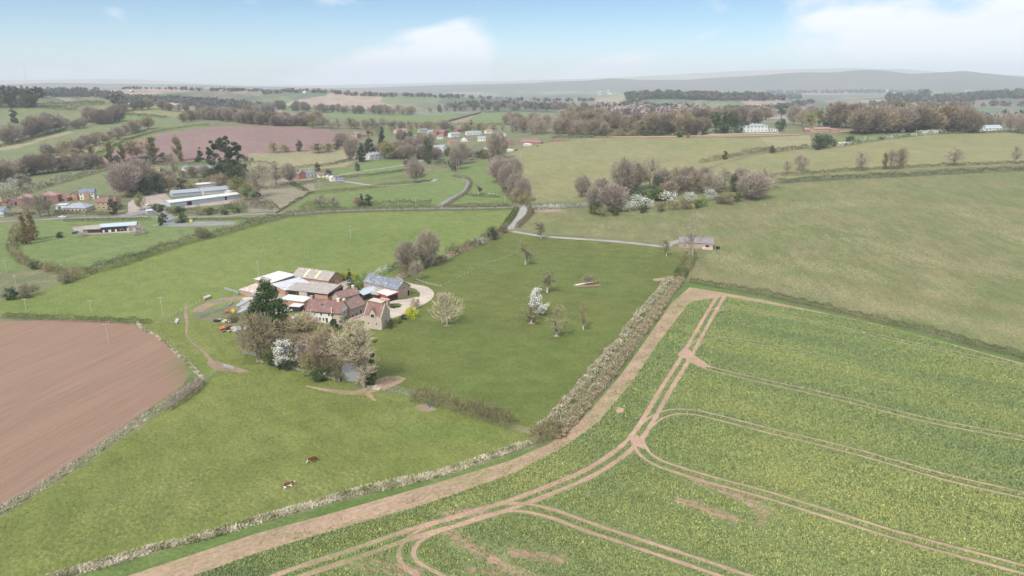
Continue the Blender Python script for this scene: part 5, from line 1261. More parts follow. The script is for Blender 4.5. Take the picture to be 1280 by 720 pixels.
belt([(455,196),(480,197),(520,199),(545,200)], 10, ['thick0','thick1','brown0'], (14,20), 'grey brown tree of the wood right of the white villa', 'wood right of the white villa')
belt([(545,192),(575,196),(610,197),(625,190)], 12, ['thick0','brown0','olive0','bush_green'], (7,13), 'small tree among the lower village gardens', 'lower village garden trees')
belt([(225,224),(255,222),(290,221)], 7, ['thick0','brown0','olive0'], (10,16), 'tree round the long white house', 'trees round the long white house')
belt([(150,238),(175,236),(200,233),(215,230)], 7, ['thick0','brown0','purple0'], (14,22), 'bare tree in the park behind the gravel yard', 'park trees behind the gravel yard')
belt([(20,210),(60,206),(100,206),(130,206)], 10, ['bush_brown','bush_olive','thick0'], (7,11), 'scrub along the foot of the left hill', 'scrub at the foot of the left hill')
belt([(640,164),(700,166),(760,167)], 12, ['thick0','brown0','purple0'], (14,20), 'brown tree of the row between village and manor field', 'row between village and manor field')
belt([(1165,160),(1200,161),(1245,160),(1290,158)], 10, ['thick0','brown0','purple0'], (12,18), 'brown tree behind the modern white house', 'trees behind the modern white house')
belt([(500,176),(520,178),(540,182)], 6, ['thick0','yew0','olive0'], (10,14), 'tree at the left side of the village', 'trees at the left side of the village')
# far woods: nobody could count these
def far_wood(name, px, rows, n, hh, mats, label, seed):
    rs = np.random.default_rng(seed); L_ = np.array(spline(px, 2)); i = rs.integers(0, len(L_), n)
    q = L_[i]+np.column_stack([rs.uniform(-2,2,n), rs.uniform(-rows, rows, n)]); g_ = G(q)
    m_ = FPX/(g_[:,1]*math.cos(PITCH)+(CAMZ-g_[:,2])*math.sin(PITCH)); h = rs.uniform(.7,1.25,n)*hh/np.median(m_)
    K = 46; d = rs.normal(0,1,(n,K,3)); d /= np.linalg.norm(d, axis=2)[:,:,None]; d *= rs.uniform(.6,1,(n,K,1))
    p = g_[:,None,:]+d*(h[:,None,None]*np.array([.55,.55,.5]))+np.array([0,0,.5])*h[:,None,None]
    V, F = leafquads(p.reshape(-1,3), np.repeat(h*.42, K), rs); t = np.repeat(np.clip(np.repeat(rs.random(n), K)*.6+.4*rs.random(n*K), 0, 1), 4)
    mi = np.repeat(rs.integers(0, len(mats), n), K)
    return tag(link(name, npmesh(name, V, F, [M[m] for m in mats], mi, t)), label, 'wood', kind='stuff')
M['wood_far'] = tinted('wood_far', [(.095,.08,.075),(.13,.105,.09),(.17,.135,.10)])
for k, (px_, rw, n_, h_, mt_, l_) in enumerate([
 ([(-20,124),(20,121),(60,119),(110,119),(140,122),(170,126),(220,129),(300,135),(340,140)], 2.5, 420, 7, ['wood_far','hedge_dark'], 'long dark wood along the ridge behind the left hill'),
 ([(140,128),(190,126),(260,130),(320,136)], 1.5, 220, 6, ['wood_far','leaf_dark'], 'dark strip of wood beyond the far white barn'),
 ([(150,111),(200,111),(260,113),(330,114)], .8, 120, 3, ['wood_far'], 'thin dark wood line on the far left plain'),
 ([(330,117),(360,115),(400,115),(450,119),(520,120),(560,122)], 1.2, 160, 3.5, ['wood_far'], 'scattered dark woods on the middle plain'),
 ([(560,134),(620,133),(700,136),(740,139)], 1.5, 140, 6, ['wood_far'], 'far wood line above the village fields'),
 ([(785,123),(820,121),(860,122),(900,123),(950,123),(1000,122)], 3, 420, 6, ['wood_far','hedge_dark'], 'dark wood covering the far hill left of the manor'),
 ([(745,140),(790,141),(840,142),(880,143)], 4, 300, 9, ['wood_far','twig_purple'], 'pale purple wood in the valley behind the manor trees'),
 ([(780,133),(800,134),(815,137)], 1, 30, 7, ['leaf_dark'], 'dark conifer plantation on the far hill'),
 ([(905,139),(930,139),(960,137),(1000,132),(1015,128)], 1, 70, 6, ['leaf_dark','wood_far'], 'dark tree line across the pale far field'),
 ([(960,117),(1040,116),(1100,116),(1160,118)], 1.2, 160, 3.5, ['wood_far'], 'thin woods on the plain behind the shelter belt'),
 ([(1110,124),(1180,126),(1230,122),(1290,120)], 3, 330, 6, ['wood_far','leaf_dark'], 'wide dark wood on the plain at far right'),
 ([(1090,133),(1130,133),(1200,133),(1290,132)], .8, 60, 6, ['wood_far'], 'far hedgerow trees at right behind the shelter belt'),
 ([(1210,152),(1250,149),(1290,148)], 1.5, 60, 9, ['leaf_dark','twig_grey'], 'dark trees behind the modern white house'),
 ([(560,121),(620,124),(680,126),(740,126)], 1.0, 90, 3.5, ['wood_far'], 'thin far woods in the centre plain'),
]): far_wood('far_wood', px_, rw, n_, h_, mt_, l_, 40+k)
print('trees', time.time()-T0)
# ------------------------------------------------------------------ buildings (authored in metres; K = metres per survey unit)
K = 1.3
def tiles(name, c1, c2, course=.35, rough=.85, patch=None):
    m, nt, b = newmat(name); L = nt.links; p0 = pos(nt, obj=True)
    c = mix(nt, ramp(nt, noise(nt, p0, .8, 5, .7), .38, .64, 0, 1), c1, c2)
    if patch: c = mix(nt, ramp(nt, noise(nt, p0, .55, 6, .75), .54, .6, 0, .8), c, patch)
    s_ = N(nt, 'ShaderNodeSeparateXYZ'); L.new(p0, s_.inputs[0])
    w = math_(nt, 'FRACT', math_(nt, 'MULTIPLY', s_.outputs[2], 1/course))
    k = math_(nt, 'MULTIPLY', ramp(nt, w, 0, .3, .72, 1.05), ramp(nt, noise(nt, p0, 7, 3, .7), .2, .8, .8, 1.2))
    sc = N(nt, 'ShaderNodeVectorMath', operation='SCALE'); L.new(c, sc.inputs[0]); L.new(k, sc.inputs['Scale']); L.new(sc.outputs[0], b.inputs['Base Color'])
    b.inputs['Roughness'].default_value = rough; return m
M['render_white'] = plain('render_white', (.70,.69,.65), (.60,.58,.53), .6, var=.06)
M['render_cream'] = plain('render_cream', (.74,.69,.55), (.66,.60,.46), .6, var=.08)
M['stone'] = plain('stone', (.42,.31,.24), (.33,.24,.19), 1.2, var=.3, bump=.4)
M['stone_pale'] = plain('stone_pale', (.50,.42,.33), (.40,.33,.27), 1.2, var=.3, bump=.4)
M['brick'] = plain('brick', (.36,.15,.11), (.28,.12,.09), 1.5, var=.22)
M['brick_farm'] = plain('brick_farm', (.42,.25,.17), (.34,.2,.14), 1.5, var=.25)
M['brick_tan'] = plain('brick_tan', (.46,.32,.20), (.36,.24,.15), 1.5, var=.2)
M['tile_red'] = tiles('tile_red', (.22,.12,.105), (.17,.10,.088), patch=(.26,.18,.155))
M['tile_brown'] = tiles('tile_brown', (.25,.155,.135), (.19,.12,.105), patch=(.30,.21,.18))
M['tile_pink'] = tiles('tile_pink', (.33,.20,.19), (.27,.16,.15))
M['slate'] = tiles('slate', (.13,.145,.175), (.20,.215,.235), patch=(.36,.37,.38))
M['slate_blue'] = tiles('slate_blue', (.14,.17,.24), (.18,.21,.27))
M['slate_mix'] = tiles('slate_mix', (.15,.16,.21), (.27,.215,.18), patch=(.26,.22,.19))
M['slate_pale'] = tiles('slate_pale', (.30,.32,.35), (.24,.26,.29))
M['asbestos'] = tiles('asbestos', (.33,.29,.26), (.26,.23,.21), .18, patch=(.40,.36,.32))
M['sheet_white'] = tiles('sheet_white', (.52,.51,.48), (.43,.42,.39), 5, patch=(.5,.47,.42))
M['sheet_grey'] = tiles('sheet_grey', (.45,.47,.49), (.36,.37,.38), 5, patch=(.30,.24,.2))
M['sheet_blue'] = tiles('sheet_blue', (.32,.37,.41), (.38,.42,.45), 5)
M['sheet_rust'] = tiles('sheet_rust', (.50,.42,.38), (.30,.2,.15), 5, patch=(.62,.58,.54))
M['timber_dark'] = plain('timber_dark', (.05,.035,.035), (.035,.028,.03), 2)
M['black'] = plain('black', (.025,.025,.028), (.02,.02,.02), 2)
M['wood'] = plain('wood', (.30,.25,.19), (.22,.18,.14), 4)
M['post_wood'] = plain('post_wood', (.46,.41,.33), (.34,.3,.24), 4)
M['steel'] = plain('steel', (.50,.52,.53), (.40,.42,.43), 4, rough=.5, metal=.3, spec=.5)
M['paint_white'] = plain('paint_white', (.66,.66,.63), (.58,.58,.55), 4, rough=.5, var=.05)
M['orange_paint'] = plain('orange_paint', (.50,.14,.06), (.36,.10,.05), 2, rough=.5)
M['yellow_paint'] = plain('yellow_paint', (.75,.62,.04), (.65,.5,.04), 2, rough=.5)
M['blue_paint'] = plain('blue_paint', (.07,.12,.28), (.06,.1,.22), 2, rough=.5)
M['dark_blue'] = plain('dark_blue', (.04,.06,.13), (.03,.05,.10), 2, rough=.4)
M['purple_sheet'] = plain('purple_sheet', (.33,.14,.55), (.25,.1,.45), 2, rough=.6)
M['red_paint'] = plain('red_paint', (.45,.09,.06), (.36,.07,.05), 2, rough=.6)
M['green_net'] = plain('green_net', (.04,.20,.17), (.03,.14,.13), 2, rough=.8)
M['silver'] = plain('silver', (.6,.62,.64), (.52,.54,.56), 2, rough=.35, metal=.4, spec=.5)
M['rubber'] = plain('rubber', (.03,.03,.03), (.02,.02,.02), 4)
M['solar'] = plain('solar', (.02,.03,.09), (.03,.04,.12), 2, rough=.25, spec=.6)
m, nt, b = newmat('glass'); b.inputs['Base Color'].default_value = (.05,.06,.075,1); b.inputs['Roughness'].default_value = .15; b.inputs['Specular IOR Level'].default_value = .6; M['glass'] = m

def cuboid(name, parent, mat, x0, x1, y0, y1, z0, z1):
    mb = MB(); mb.box(x0, x1, y0, y1, z0, z1); return mb.build(name, M[mat], parent)
def window(parent, W, D, face, u, z, w, h, name='window', frame='paint_white', pane='glass', deep=False):
    """face f=front y=0, b=back, l=left x=0, r=right x=W; u in metres along the face"""
    e = .05; mb = MB()
    def bx(nm, mt, a0, a1, z0, z1, t0, t1, par):
        q = MB()
        if face == 'f': q.box(a0, a1, -t1, -t0, z0, z1)
        elif face == 'b': q.box(a0, a1, D+t0, D+t1, z0, z1)
        elif face == 'r': q.box(W+t0, W+t1, a0, a1, z0, z1)
        else: q.box(-t1, -t0, a0, a1, z0, z1)
        return q.build(nm, M[mt], par)
    o = bx(name, frame, u-w/2, u+w/2, z, z+h, -.02, .05, parent)
    b_ = min(.1, w*.12)
    bx('pane', pane, u-w/2+b_, u+w/2-b_, z+b_, z+h-b_, .04, .07, o)
    return o
def building(name, label, A, B, D, wh, rh, kind='gable', wall='stone', roof='slate', wins=(), doors=(), chims=(), cat='house', eave=.3, th=.16, auto=None, opens=(), group=None, W=None, asym=.5, bargeboard=None, extra_z=0, pane='glass'):
    a, b = P(*A), P(*B); d = Vector((b.x-a.x, b.y-a.y, 0)); rz = math.atan2(d.y, d.x)
    Wm = d.length*K if W is None else W
    o = empty(name, (a.x, a.y, min(a.z, b.z)+extra_z), rz, label, cat, group); o.scale = (1/K,)*3
    W_ = Wm; f0 = -1.5   # walls go down into the slope
    mb = MB()
    if kind == 'gable':      # ridge along x
        y1 = D*asym
        mb.add([(0,0,f0),(W_,0,f0),(W_,D,f0),(0,D,f0),(0,0,wh),(W_,0,wh),(W_,D,wh),(0,D,wh),(0,y1,wh+rh),(W_,y1,wh+rh)],
               [(0,1,5,4),(1,2,6,9,5),(2,3,7,6),(3,0,4,8,7)])
        R_ = []
        for ya, yb in ((0, y1), (D, y1)):
            s_ = 1 if yb > ya else -1; sl = rh/abs(yb-ya)
            e0 = (-eave, ya-s_*eave, wh-eave*sl); e1 = (W_+eave, ya-s_*eave, wh-eave*sl); r0_ = (-eave, yb, wh+rh); r1_ = (W_+eave, yb, wh+rh)
            R_.append((e0, e1, r1_, r0_))
        ridge = ((-eave,y1,wh+rh),(W_+eave,y1,wh+rh))
    elif kind == 'gable_y':  # gable faces the viewer, ridge runs back
        x1 = W_*.5
        mb.add([(0,0,f0),(W_,0,f0),(W_,D,f0),(0,D,f0),(0,0,wh),(W_,0,wh),(W_,D,wh),(0,D,wh),(x1,0,wh+rh),(x1,D,wh+rh)],
               [(0,1,5,8,4),(1,2,6,5),(2,3,7,9,6),(3,0,4,7)])
        R_ = []
        for xa in (0, W_):
            s_ = 1 if xa == 0 else -1; sl = rh/x1
            R_.append(((xa-s_*eave,-eave,wh-eave*sl),(xa-s_*eave,D+eave,wh-eave*sl),(x1,D+eave,wh+rh),(x1,-eave,wh+rh)))
        ridge = ((x1,-eave,wh+rh),(x1,D+eave,wh+rh))
    elif kind == 'hip':
        mb.box(0,W_,0,D,f0,wh); i = D*.5; e_ = eave
        c0,c1,c2,c3 = (-e_,-e_,wh),(W_+e_,-e_,wh),(W_+e_,D+e_,wh),(-e_,D+e_,wh)
        r0_,r1_ = (min(i,W_*.45),D/2,wh+rh),(W_-min(i,W_*.45),D/2,wh+rh)
        R_ = [(c0,c1,r1_,r0_),(c2,c3,r0_,r1_),(c3,c0,r0_),(c1,c2,r1_)]; ridge = (r0_, r1_)
    else:                    # mono: one slope, high at the back
        mb.add([(0,0,f0),(W_,0,f0),(W_,D,f0),(0,D,f0),(0,0,wh),(W_,0,wh),(W_,D,wh+rh),(0,D,wh+rh)],[(0,1,5,4),(1,2,6,5),(2,3,7,6),(3,0,4,7)])
        sl = rh/D; R_ = [((-eave,-eave,wh-eave*sl),(W_+eave,-eave,wh-eave*sl),(W_+eave,D+eave,wh+rh+eave*sl),(-eave,D+eave,wh+rh+eave*sl))]; ridge = None
    mb.build('wall', M[wall], o)
    rb = MB()
    for poly in R_:
        n = len(poly); top = [(x,y,z+th+.02) for x,y,z in poly]; bot = [(x,y,z+.02) for x,y,z in poly]
        rb.add(top+bot, [tuple(range(n)), tuple(range(2*n-1,n-1,-1))]+[(k,n+k,n+(k+1)%n,(k+1)%n) for k in range(n)])
    if ridge: rb.tube(Vector(ridge[0])+Vector((0,0,th)), Vector(ridge[1])+Vector((0,0,th)), .13, n=6)
    rf = rb.build('roof', M[roof], o)
    if auto:
        cols, rows, ww, hh = auto[:4]; faces = auto[4] if len(auto) > 4 else 'f'
        for fc in faces:
            Lf = W_ if fc in 'fb' else D; cc = cols if fc in 'fb' else max(1, int(cols*D/W_))
            for r_ in range(rows):
                for c_ in range(cc):
                    u = Lf*(c_+.5)/cc; z = wh*(r_+.5)/rows-hh*.45
                    if r_ == 0 and c_ == cc//2 and fc == 'f' and not doors:
                        window(o, W_, D, fc, u, .0, 1.0, 2.1, 'door', 'paint_white', 'timber_dark'); continue
                    window(o, W_, D, fc, u, z, ww, hh, pane=pane)
    for w_ in wins: window(o, W_, D, w_[0], w_[1] if w_[1] >= 1 or w_[0] in 'lr' else w_[1]*W_, *w_[2:5])
    for d_ in doors: window(o, W_, D, d_[0], d_[1], 0, d_[2], d_[3], 'door', d_[4] if len(d_) > 4 else 'paint_white', d_[5] if len(d_) > 5 else 'timber_dark')
    for q in opens:   # dark open bays: face, u, z, w, h
        window(o, W_, D, q[0], q[1], q[2], q[3], q[4], 'opening', 'wood', 'black')
    for c_ in chims:
        x, y, h = c_[:3]; mt = c_[3] if len(c_) > 3 else 'brick_farm'; s_ = .38
        base_z = wh+(rh*(1-abs(y-D/2)/(D/2)) if kind in ('gable','hip') else rh*.5)
        q = MB(); q.box(x-s_*1.2, x+s_*1.2, y-s_, y+s_, base_z-.6, wh+rh+h); q.box(x-s_*1.4, x+s_*1.4, y-s_*1.2, y+s_*1.2, wh+rh+h, wh+rh+h+.12)
        ch = q.build('chimney', M[mt], rf)
        q = MB(); q.tube((x-.2,y,wh+rh+h+.1),(x-.2,y,wh+rh+h+.55),.13,.1,8); q.build('chimney_pot', M['brick_tan'], rf) if False else None
    o['W'] = Wm
    return o, W_, rf
def bhouse(*a, **k): return building(*a, **k)[0]

# ---- the farm
fh, W_, rf = building('farmhouse', 'white fronted farmhouse with dark red tiled roof, behind the garden thicket', (384,401.5), (426,405.5), 6.6, 4.3, 3.5, 'gable', 'render_white', 'tile_red',
    wins=[('f',.24,2.75,.75,1.05),('f',.44,2.75,.8,1.1),('f',.67,2.75,.8,1.1),('f',.30,.7,.7,1.3),('f',.39,.6,1.0,1.4),('f',.50,.7,.7,1.3),('f',.12,.7,.8,1.2),('r',2.0,.8,.9,1.3),('r',4.6,.8,.9,1.3),('r',3.2,3.0,.8,1.2)], doors=[('f',8.2,1.0,2.1)], chims=[(.6,3.3,1.0,'stone_pale'),(11.6,3.3,.9,'render_cream')])
cuboid('stone_front', fh, 'stone_pale', W_*.735, W_-.03, -.12, .02, -1.5, 4.15)
cuboid('stone_gable', fh, 'stone_pale', W_-.02, W_+.035, .05, 6.5, -1.5, 4.25)
q = MB(); q.box(W_*.735+.2, W_*.735+.5, -.32, -.13, -1, 6.4); q.build('flue_pipe', M['render_cream'], fh)
q = MB(); q.box(-.55,.55,-.4,.4,0,.07); s_ = q.build('skylight', M['glass'], rf); s_.location = (W_*.42, 1.75, 4.3+3.5*(1.75/3.3)+.18); s_.rotation_euler = (math.atan2(3.5,3.3),0,0)
cuboid('gutter', fh, 'black', -.2, W_+.2, -.46, -.34, 4.0, 4.12)
bhouse('stone_cottage', 'stone cottage wing with brown tiled roof running up behind the white farmhouse gable', (437,399.5), (457,390.5), 6.2, 3.7, 2.7, 'gable', 'stone', 'tile_brown',
    wins=[('f',2.2,2.1,.9,.9),('f',5.0,2.1,.9,.9),('f',8.2,2.1,.9,.9),('f',1.8,.5,1.0,1.1),('f',4.0,.5,1.3,1.1),('f',9.3,.5,1.0,1.1)], doors=[('f',6.6,1.1,2.1)], chims=[(1.2,3.1,.8,'render_cream')])
bhouse('cottage_annexe', 'low brown roofed annexe behind the stone cottage', (425,382), (450,375), 5.0, 2.9, 2.0, 'gable', 'stone', 'tile_brown', wins=[('f',2.5,1,.9,.9),('f',7,1,.9,.9)], chims=[(8.5,2.5,1.0,'render_cream')])
dv, W_, rf = building('dovecote_house', 'tall stone outbuilding with steep red tiled roof and front dormer, by the drive', (456,410), (477.5,412.5), 6.6, 5.0, 3.6, 'gable', 'stone_pale', 'tile_red', wins=[('f',1.6,1.6,.9,.9),('f',4.8,1.6,.9,.9),('r',3.2,1.6,.8,1.4),('r',3.3,4.6,.6,.8)], eave=.05)
for x_ in (-.12, W_-.13):
    q = MB(); q.add([(x_,-.25,4.9),(x_+.25,-.25,4.9),(x_+.25,3.3,8.95),(x_,3.3,8.95),(x_,-.25,4.5),(x_+.25,-.25,4.5),(x_+.25,3.3,8.5),(x_,3.3,8.5)],[(0,1,2,3),(7,6,5,4),(0,4,5,1),(2,6,7,3),(0,3,7,4),(1,5,6,2)]); q.build('gable_coping', M['stone_pale'], dv)
q = MB(); c_ = W_*.5; q.add([(c_-1.15,-.1,4.2),(c_+1.15,-.1,4.2),(c_+1.15,1.6,4.2),(c_-1.15,1.6,4.2),(c_-1.15,-.1,6.0),(c_+1.15,-.1,6.0),(c_+1.15,1.6,6.0),(c_-1.15,1.6,6.0),(c_,-.1,7.5),(c_,2.3,7.5)],[(0,1,5,8,4),(1,2,6,5),(3,0,4,7),(2,3,7,9,6)]); dm = q.build('dormer', M['stone_pale'], dv)
q = MB()
for s_ in (-1,1): q.add([(c_+s_*1.4,-.2,5.75),(c_,-.2,7.6),(c_,2.6,7.6),(c_+s_*1.4,1.9,5.75),(c_+s_*1.4,-.2,5.62),(c_,-.2,7.48),(c_,2.6,7.48),(c_+s_*1.4,1.9,5.62)],[(0,1,2,3),(7,6,5,4),(0,4,5,1),(3,2,6,7)])
q.build('dormer_roof', M['tile_red'], dm)
q = MB(); q.box(c_-.6,c_+.6,-.16,-.09,4.5,5.5); q.build('window', M['black'], dm)
bhouse('stone_barn', 'long stone barn with patched grey slate roof beside the curving drive', (455,363.5), (497,374), 7.6, 4.1, 2.6, 'gable', 'stone', 'slate', wins=[('r',3.8,3.4,1.1,1.0)], opens=[('f',8.0,0,1.6,3.0),('f',2.0,1.2,.8,.8),('r',6.4,0,1.2,2.3)], cat='barn')
bhouse('lean_to_shed', 'low grey metal roofed shed left of the slate roofed barn', (441,372.5), (455,375.5), 13, 2.3, .9, 'gable_y', 'timber_dark', 'sheet_blue', cat='shed', opens=[('f',3.2,0,2.2,2.0)])
bhouse('small_shed', 'small brown roofed shed between lean-to and garage', (461,372), (473,374.5), 5, 1.9, .9, 'mono', 'timber_dark', 'asbestos', cat='shed', opens=[('f',2,0,1.6,1.6)])
bhouse('garage', 'white roofed garage with red left side and black door facing the drive', (472,373), (485,377.5), 5.2, 2.6, .5, 'mono', 'red_paint', 'sheet_white', cat='garage', doors=[('r',2.6,4.4,2.3,'black','black')])
bhouse('garden_store', 'low pale stone store at the front of the barn yard', (462,381.5), (477,384.5), 2.6, 1.9, .2, 'mono', 'stone', 'stone_pale', cat='shed')
bhouse('stone_pier_wall', 'short thick stone wall end beside the black garage door', (476,381), (485,383), 1.0, 2.4, .1, 'mono', 'stone', 'stone', cat='wall')
bhouse('long_barn', 'long grey brown roofed barn at the back of the farmyard with yellow roof lights', (366,352.5), (411,358.5), 10, 2.7, 2.6, 'gable', 'brick_farm', 'asbestos', cat='barn', opens=[('f',4,0,3,2)])
lb, W_, rf = building('open_barn', 'open fronted cattle barn with black gable and brown sheet roof', (374,372), (410,376.5), 11, 3.0, 1.4, 'gable', 'brick_farm', 'asbestos', cat='barn', asym=.8, opens=[('f',6.0,.2,3.6,2.5)])
cuboid('black_cladding', lb, 'timber_dark', W_-.01, W_+.07, .2, 10.8, 1.6, 3.05); cuboid('render_bay', lb, 'stone_pale', .3, 3.9, -.08, .02, -1, 2.9)
cuboid('black_cladding', lb, 'timber_dark', 4.0, W_*.99, -.07, .02, 2.35, 3.0)
lb = [o for o in C.objects if o.get('label','').startswith('long grey brown roofed barn')][0]
for x_ in (6.2, 12.2): 
    q = MB(); q.box(-.55,.55,-2.4,2.4,0,.05); s_ = q.build('roof_light', plain('roof_light', (.62,.55,.34), (.55,.47,.28)) if 'roof_light' not in M else M['roof_light'], lb); M.setdefault('roof_light', s_.data.materials[0])
    s_.location = (x_, 2.4, 2.7+2.6*.48+.22); s_.rotation_euler = (math.atan2(2.6,5),0,0)
bhouse('white_roofed_shed', 'broad white roofed shed at the left end of the farmyard', (319,356), (340,361), 13, 2.6, .5, 'mono', 'brick_farm', 'sheet_white', cat='shed')
bhouse('grey_roofed_shed', 'patched grey sheet roofed shed in the middle of the farmyard', (341,362), (357,370), 12, 2.4, .6, 'mono', 'brick_farm', 'sheet_grey', cat='shed', opens=[('f',3,0,3,2)])
bhouse('cattle_shed', 'dark fronted lean-to between the grey roofed shed and the open barn', (358,369), (376,371), 8, 2.4, .8, 'mono', 'timber_dark', 'asbestos', cat='shed', opens=[('f',3,.2,4.0,2.0)])
bhouse('brick_shed', 'brick shed with bright white sheet roof beside the dark evergreen', (352,381.5), (380,385), 5, 2.5, .3, 'mono', 'brick_farm', 'sheet_white', cat='shed')
bhouse('ruined_shed', 'tumbledown low shed with rusty patched white roof', (300,367), (322,372.5), 8, 1.7, .5, 'mono', 'stone', 'sheet_rust', cat='shed')
bhouse('open_shelter', 'small shelter with flat white roof on posts behind the evergreen', (363,389), (375,390), 3, 2.0, .1, 'mono', 'timber_dark', 'sheet_white', cat='shed')
# ---- stone field barn
fb, W_, rf = building('field_barn', 'long stone field barn with blue slate roof at the end of the pale track', (848.5,309.5), (891,311.5), 6.5, 3.0, 2.2, 'gable', 'stone', 'slate_mix', cat='barn', opens=[('f',14.5,0,1.8,2.2),('f',20,0,2.2,1.8),('f',3.0,.9,.8,.9)])
cuboid('feed_bags', fb, 'paint_white', 12.2, 13.6, -1.0, -.3, 0, 1.0); cuboid('lean_to', fb, 'stone_pale', W_-4.2, W_-.2, -2.2, -.1, -1, .9)
# ---- stable block
st, W_, rf = building('stable_block', 'black stable block with pale blue metal roof and white doors', (126.5,291), (171,287.5), 8, 3.2, 1.2, 'gable', 'timber_dark', 'sheet_blue', cat='stable', th=.25)
for k in range(6):
    window(st, W_, 8, 'f', 1.4+k*(W_-2.8)/5, 0, 1.5 if k%2 else 1.0, 1.5, 'door', 'paint_white', 'paint_white' if k != 3 else 'black')
bhouse('stable_annexe', 'low grey roofed annexe at the left end of the black stables', (104,291.5), (126,290.5), 7, 2.1, .7, 'mono', 'timber_dark', 'asbestos', cat='stable')
# ---- the row of houses by the road
BH = bhouse
BH('white_cottage', 'white cottage cut off by the left edge of the picture', (-6,271), (5,271), 7, 3.6, 2.5, 'gable', 'render_white', 'slate', auto=(3,1,1,1), chims=[(1,3.5,.8)])
BH('brick_house', 'red brick house end at the far left edge', (-8,262), (3.5,261), 8, 5, 2.5, 'gable', 'brick', 'tile_pink', auto=(2,2,1,1))
BH('brick_garage', 'small red brick garage with blue door, leftmost in the row', (8.5,257.5), (19,257), 6, 2.5, 2.2, 'gable_y', 'brick', 'tile_pink', cat='garage', doors=[('f',3.2,2.6,2.1,'paint_white','blue_paint')])
BH('brick_house', 'red brick house with pinkish hipped roof, left one of the pair', (22,257), (44,256), 9, 4.9, 2.6, 'hip', 'brick', 'tile_pink', auto=(4,2,1.1,1.1), chims=[(3,4.5,.5,'brick')])
BH('brick_house', 'red brick house with pinkish hipped roof, right one of the pair', (51,253.5), (73,252.5), 9, 4.9, 2.6, 'hip', 'brick', 'tile_pink', auto=(4,2,1.1,1.1), chims=[(3,4.5,.5,'brick')])
BH('brick_garage', 'red brick garage with blue door beside the right hipped house', (74.5,251.5), (84.5,251.5), 6, 2.5, 2.4, 'gable_y', 'brick', 'tile_pink', cat='garage', doors=[('f',3.2,2.6,2.1,'paint_white','blue_paint')])
BH('brick_cottage', 'small brown brick cottage between garage and cream house', (88,250), (96.5,250), 6, 3.2, 2.4, 'gable_y', 'brick_farm', 'tile_brown', auto=(2,1,1,1))
ch_, W_, rf = building('cream_house', 'cream house with blue slate roof and brick gabled porch', (100,250), (118.5,249), 8, 5.2, 2.6, 'gable', 'render_cream', 'slate_blue', auto=(4,2,1.1,1.2), chims=[(.3,4,1.2,'brick')])
q = MB(); c_ = W_*.52; q.add([(c_-1.8,-1.2,-1),(c_+1.8,-1.2,-1),(c_+1.8,0,-1),(c_-1.8,0,-1),(c_-1.8,-1.2,4.6),(c_+1.8,-1.2,4.6),(c_+1.8,0,4.6),(c_-1.8,0,4.6),(c_,-1.2,6.6),(c_,1.5,6.6)],[(0,1,5,8,4),(1,2,6,5),(3,0,4,7),(5,6,9,8),(7,4,8,9)]); q.build('brick_gable', M['brick_farm'], ch_)
window(ch_, W_, 8, 'f', c_, 0, 1, 1, 'window') if False else None
BH('tan_brick_house', 'tan brick house with red tiled roof', (121,262), (145,261), 8, 5.2, 2.6, 'gable', 'brick_tan', 'tile_red', auto=(4,2,1.3,1.2), chims=[(.8,4,.8,'render_white')])
BH('white_gabled_house', 'white gable end just right of the tan brick house', (143.5,259), (148,256.5), 6, 4.2, 2.2, 'gable_y', 'render_white', 'slate', auto=(1,1,1,1))
BH('grey_bungalow', 'grey stone bungalow with wide grey roof behind a dark clipped hedge', (79,265.5), (108,265), 11, 2.8, 2.8, 'hip', 'stone_pale', 'slate_pale', auto=(6,1,1.5,1.3), chims=[(6,5.5,.6,'brick')])
BH('bungalow_wing', 'white flat roofed wing left of the grey bungalow', (70,261.5), (83,261), 6, 2.6, .3, 'mono', 'render_white', 'sheet_grey', doors=[('f',2.4,2.4,2.0,'paint_white','blue_paint')])
BH('timber_hut', 'small grey timber hut at the yard entrance', (184,268), (191.5,267), 4, 2.2, .6, 'gable', 'steel', 'sheet_grey', cat='shed')
# ---- metal sheds
BH('metal_shed', 'long front shed with pale roof and ribbed blue grey walls', (213.5,260), (300,247.5), 11, 3.6, 1.0, 'gable', 'sheet_blue', 'sheet_white', cat='shed', opens=[('f',13.5,0,3.6,3.0),('f',41,0,1.8,3.0)])
BH('metal_shed', 'grey roofed shed behind the long front shed, left one', (216,247.5), (253,244), 13, 3.2, 1.6, 'gable', 'sheet_blue', 'slate_pale', cat='shed')
BH('metal_shed', 'grey roofed shed behind the long front shed, right one', (255,245), (289,241.5), 15, 3.4, 1.8, 'gable', 'sheet_white', 'slate_pale', cat='shed')
BH('metal_shed', 'narrow white roofed shed at the very back of the sheds', (228,238), (272,233.5), 7, 3.4, .8, 'gable', 'sheet_white', 'sheet_white', cat='shed')
BH('metal_shed', 'small white end shed at the right of the long front shed', (287,246), (298,244.5), 7, 3.8, .8, 'gable', 'sheet_white', 'sheet_white', cat='shed')
q = MB(); a_ = P(292,236); b_ = P(314,247); d_ = (b_-a_).length
for i in range(9):
    t0_, t1_ = math.pi*i/9, math.pi*(i+1)/9
    q.add([(0,3-3*math.cos(t0_),2.6*math.sin(t0_)),(d_,3-3*math.cos(t0_),2.6*math.sin(t0_)),(d_,3-3*math.cos(t1_),2.6*math.sin(t1_)),(0,3-3*math.cos(t1_),2.6*math.sin(t1_))],[(0,1,2,3)])
o = q.build('netting_tunnel', M['green_net']); o.location = a_; o.rotation_euler = (0,0,math.atan2(b_.y-a_.y, b_.x-a_.x)); tag(o, 'teal green netting tunnel at the right end of the metal sheds', 'tunnel')
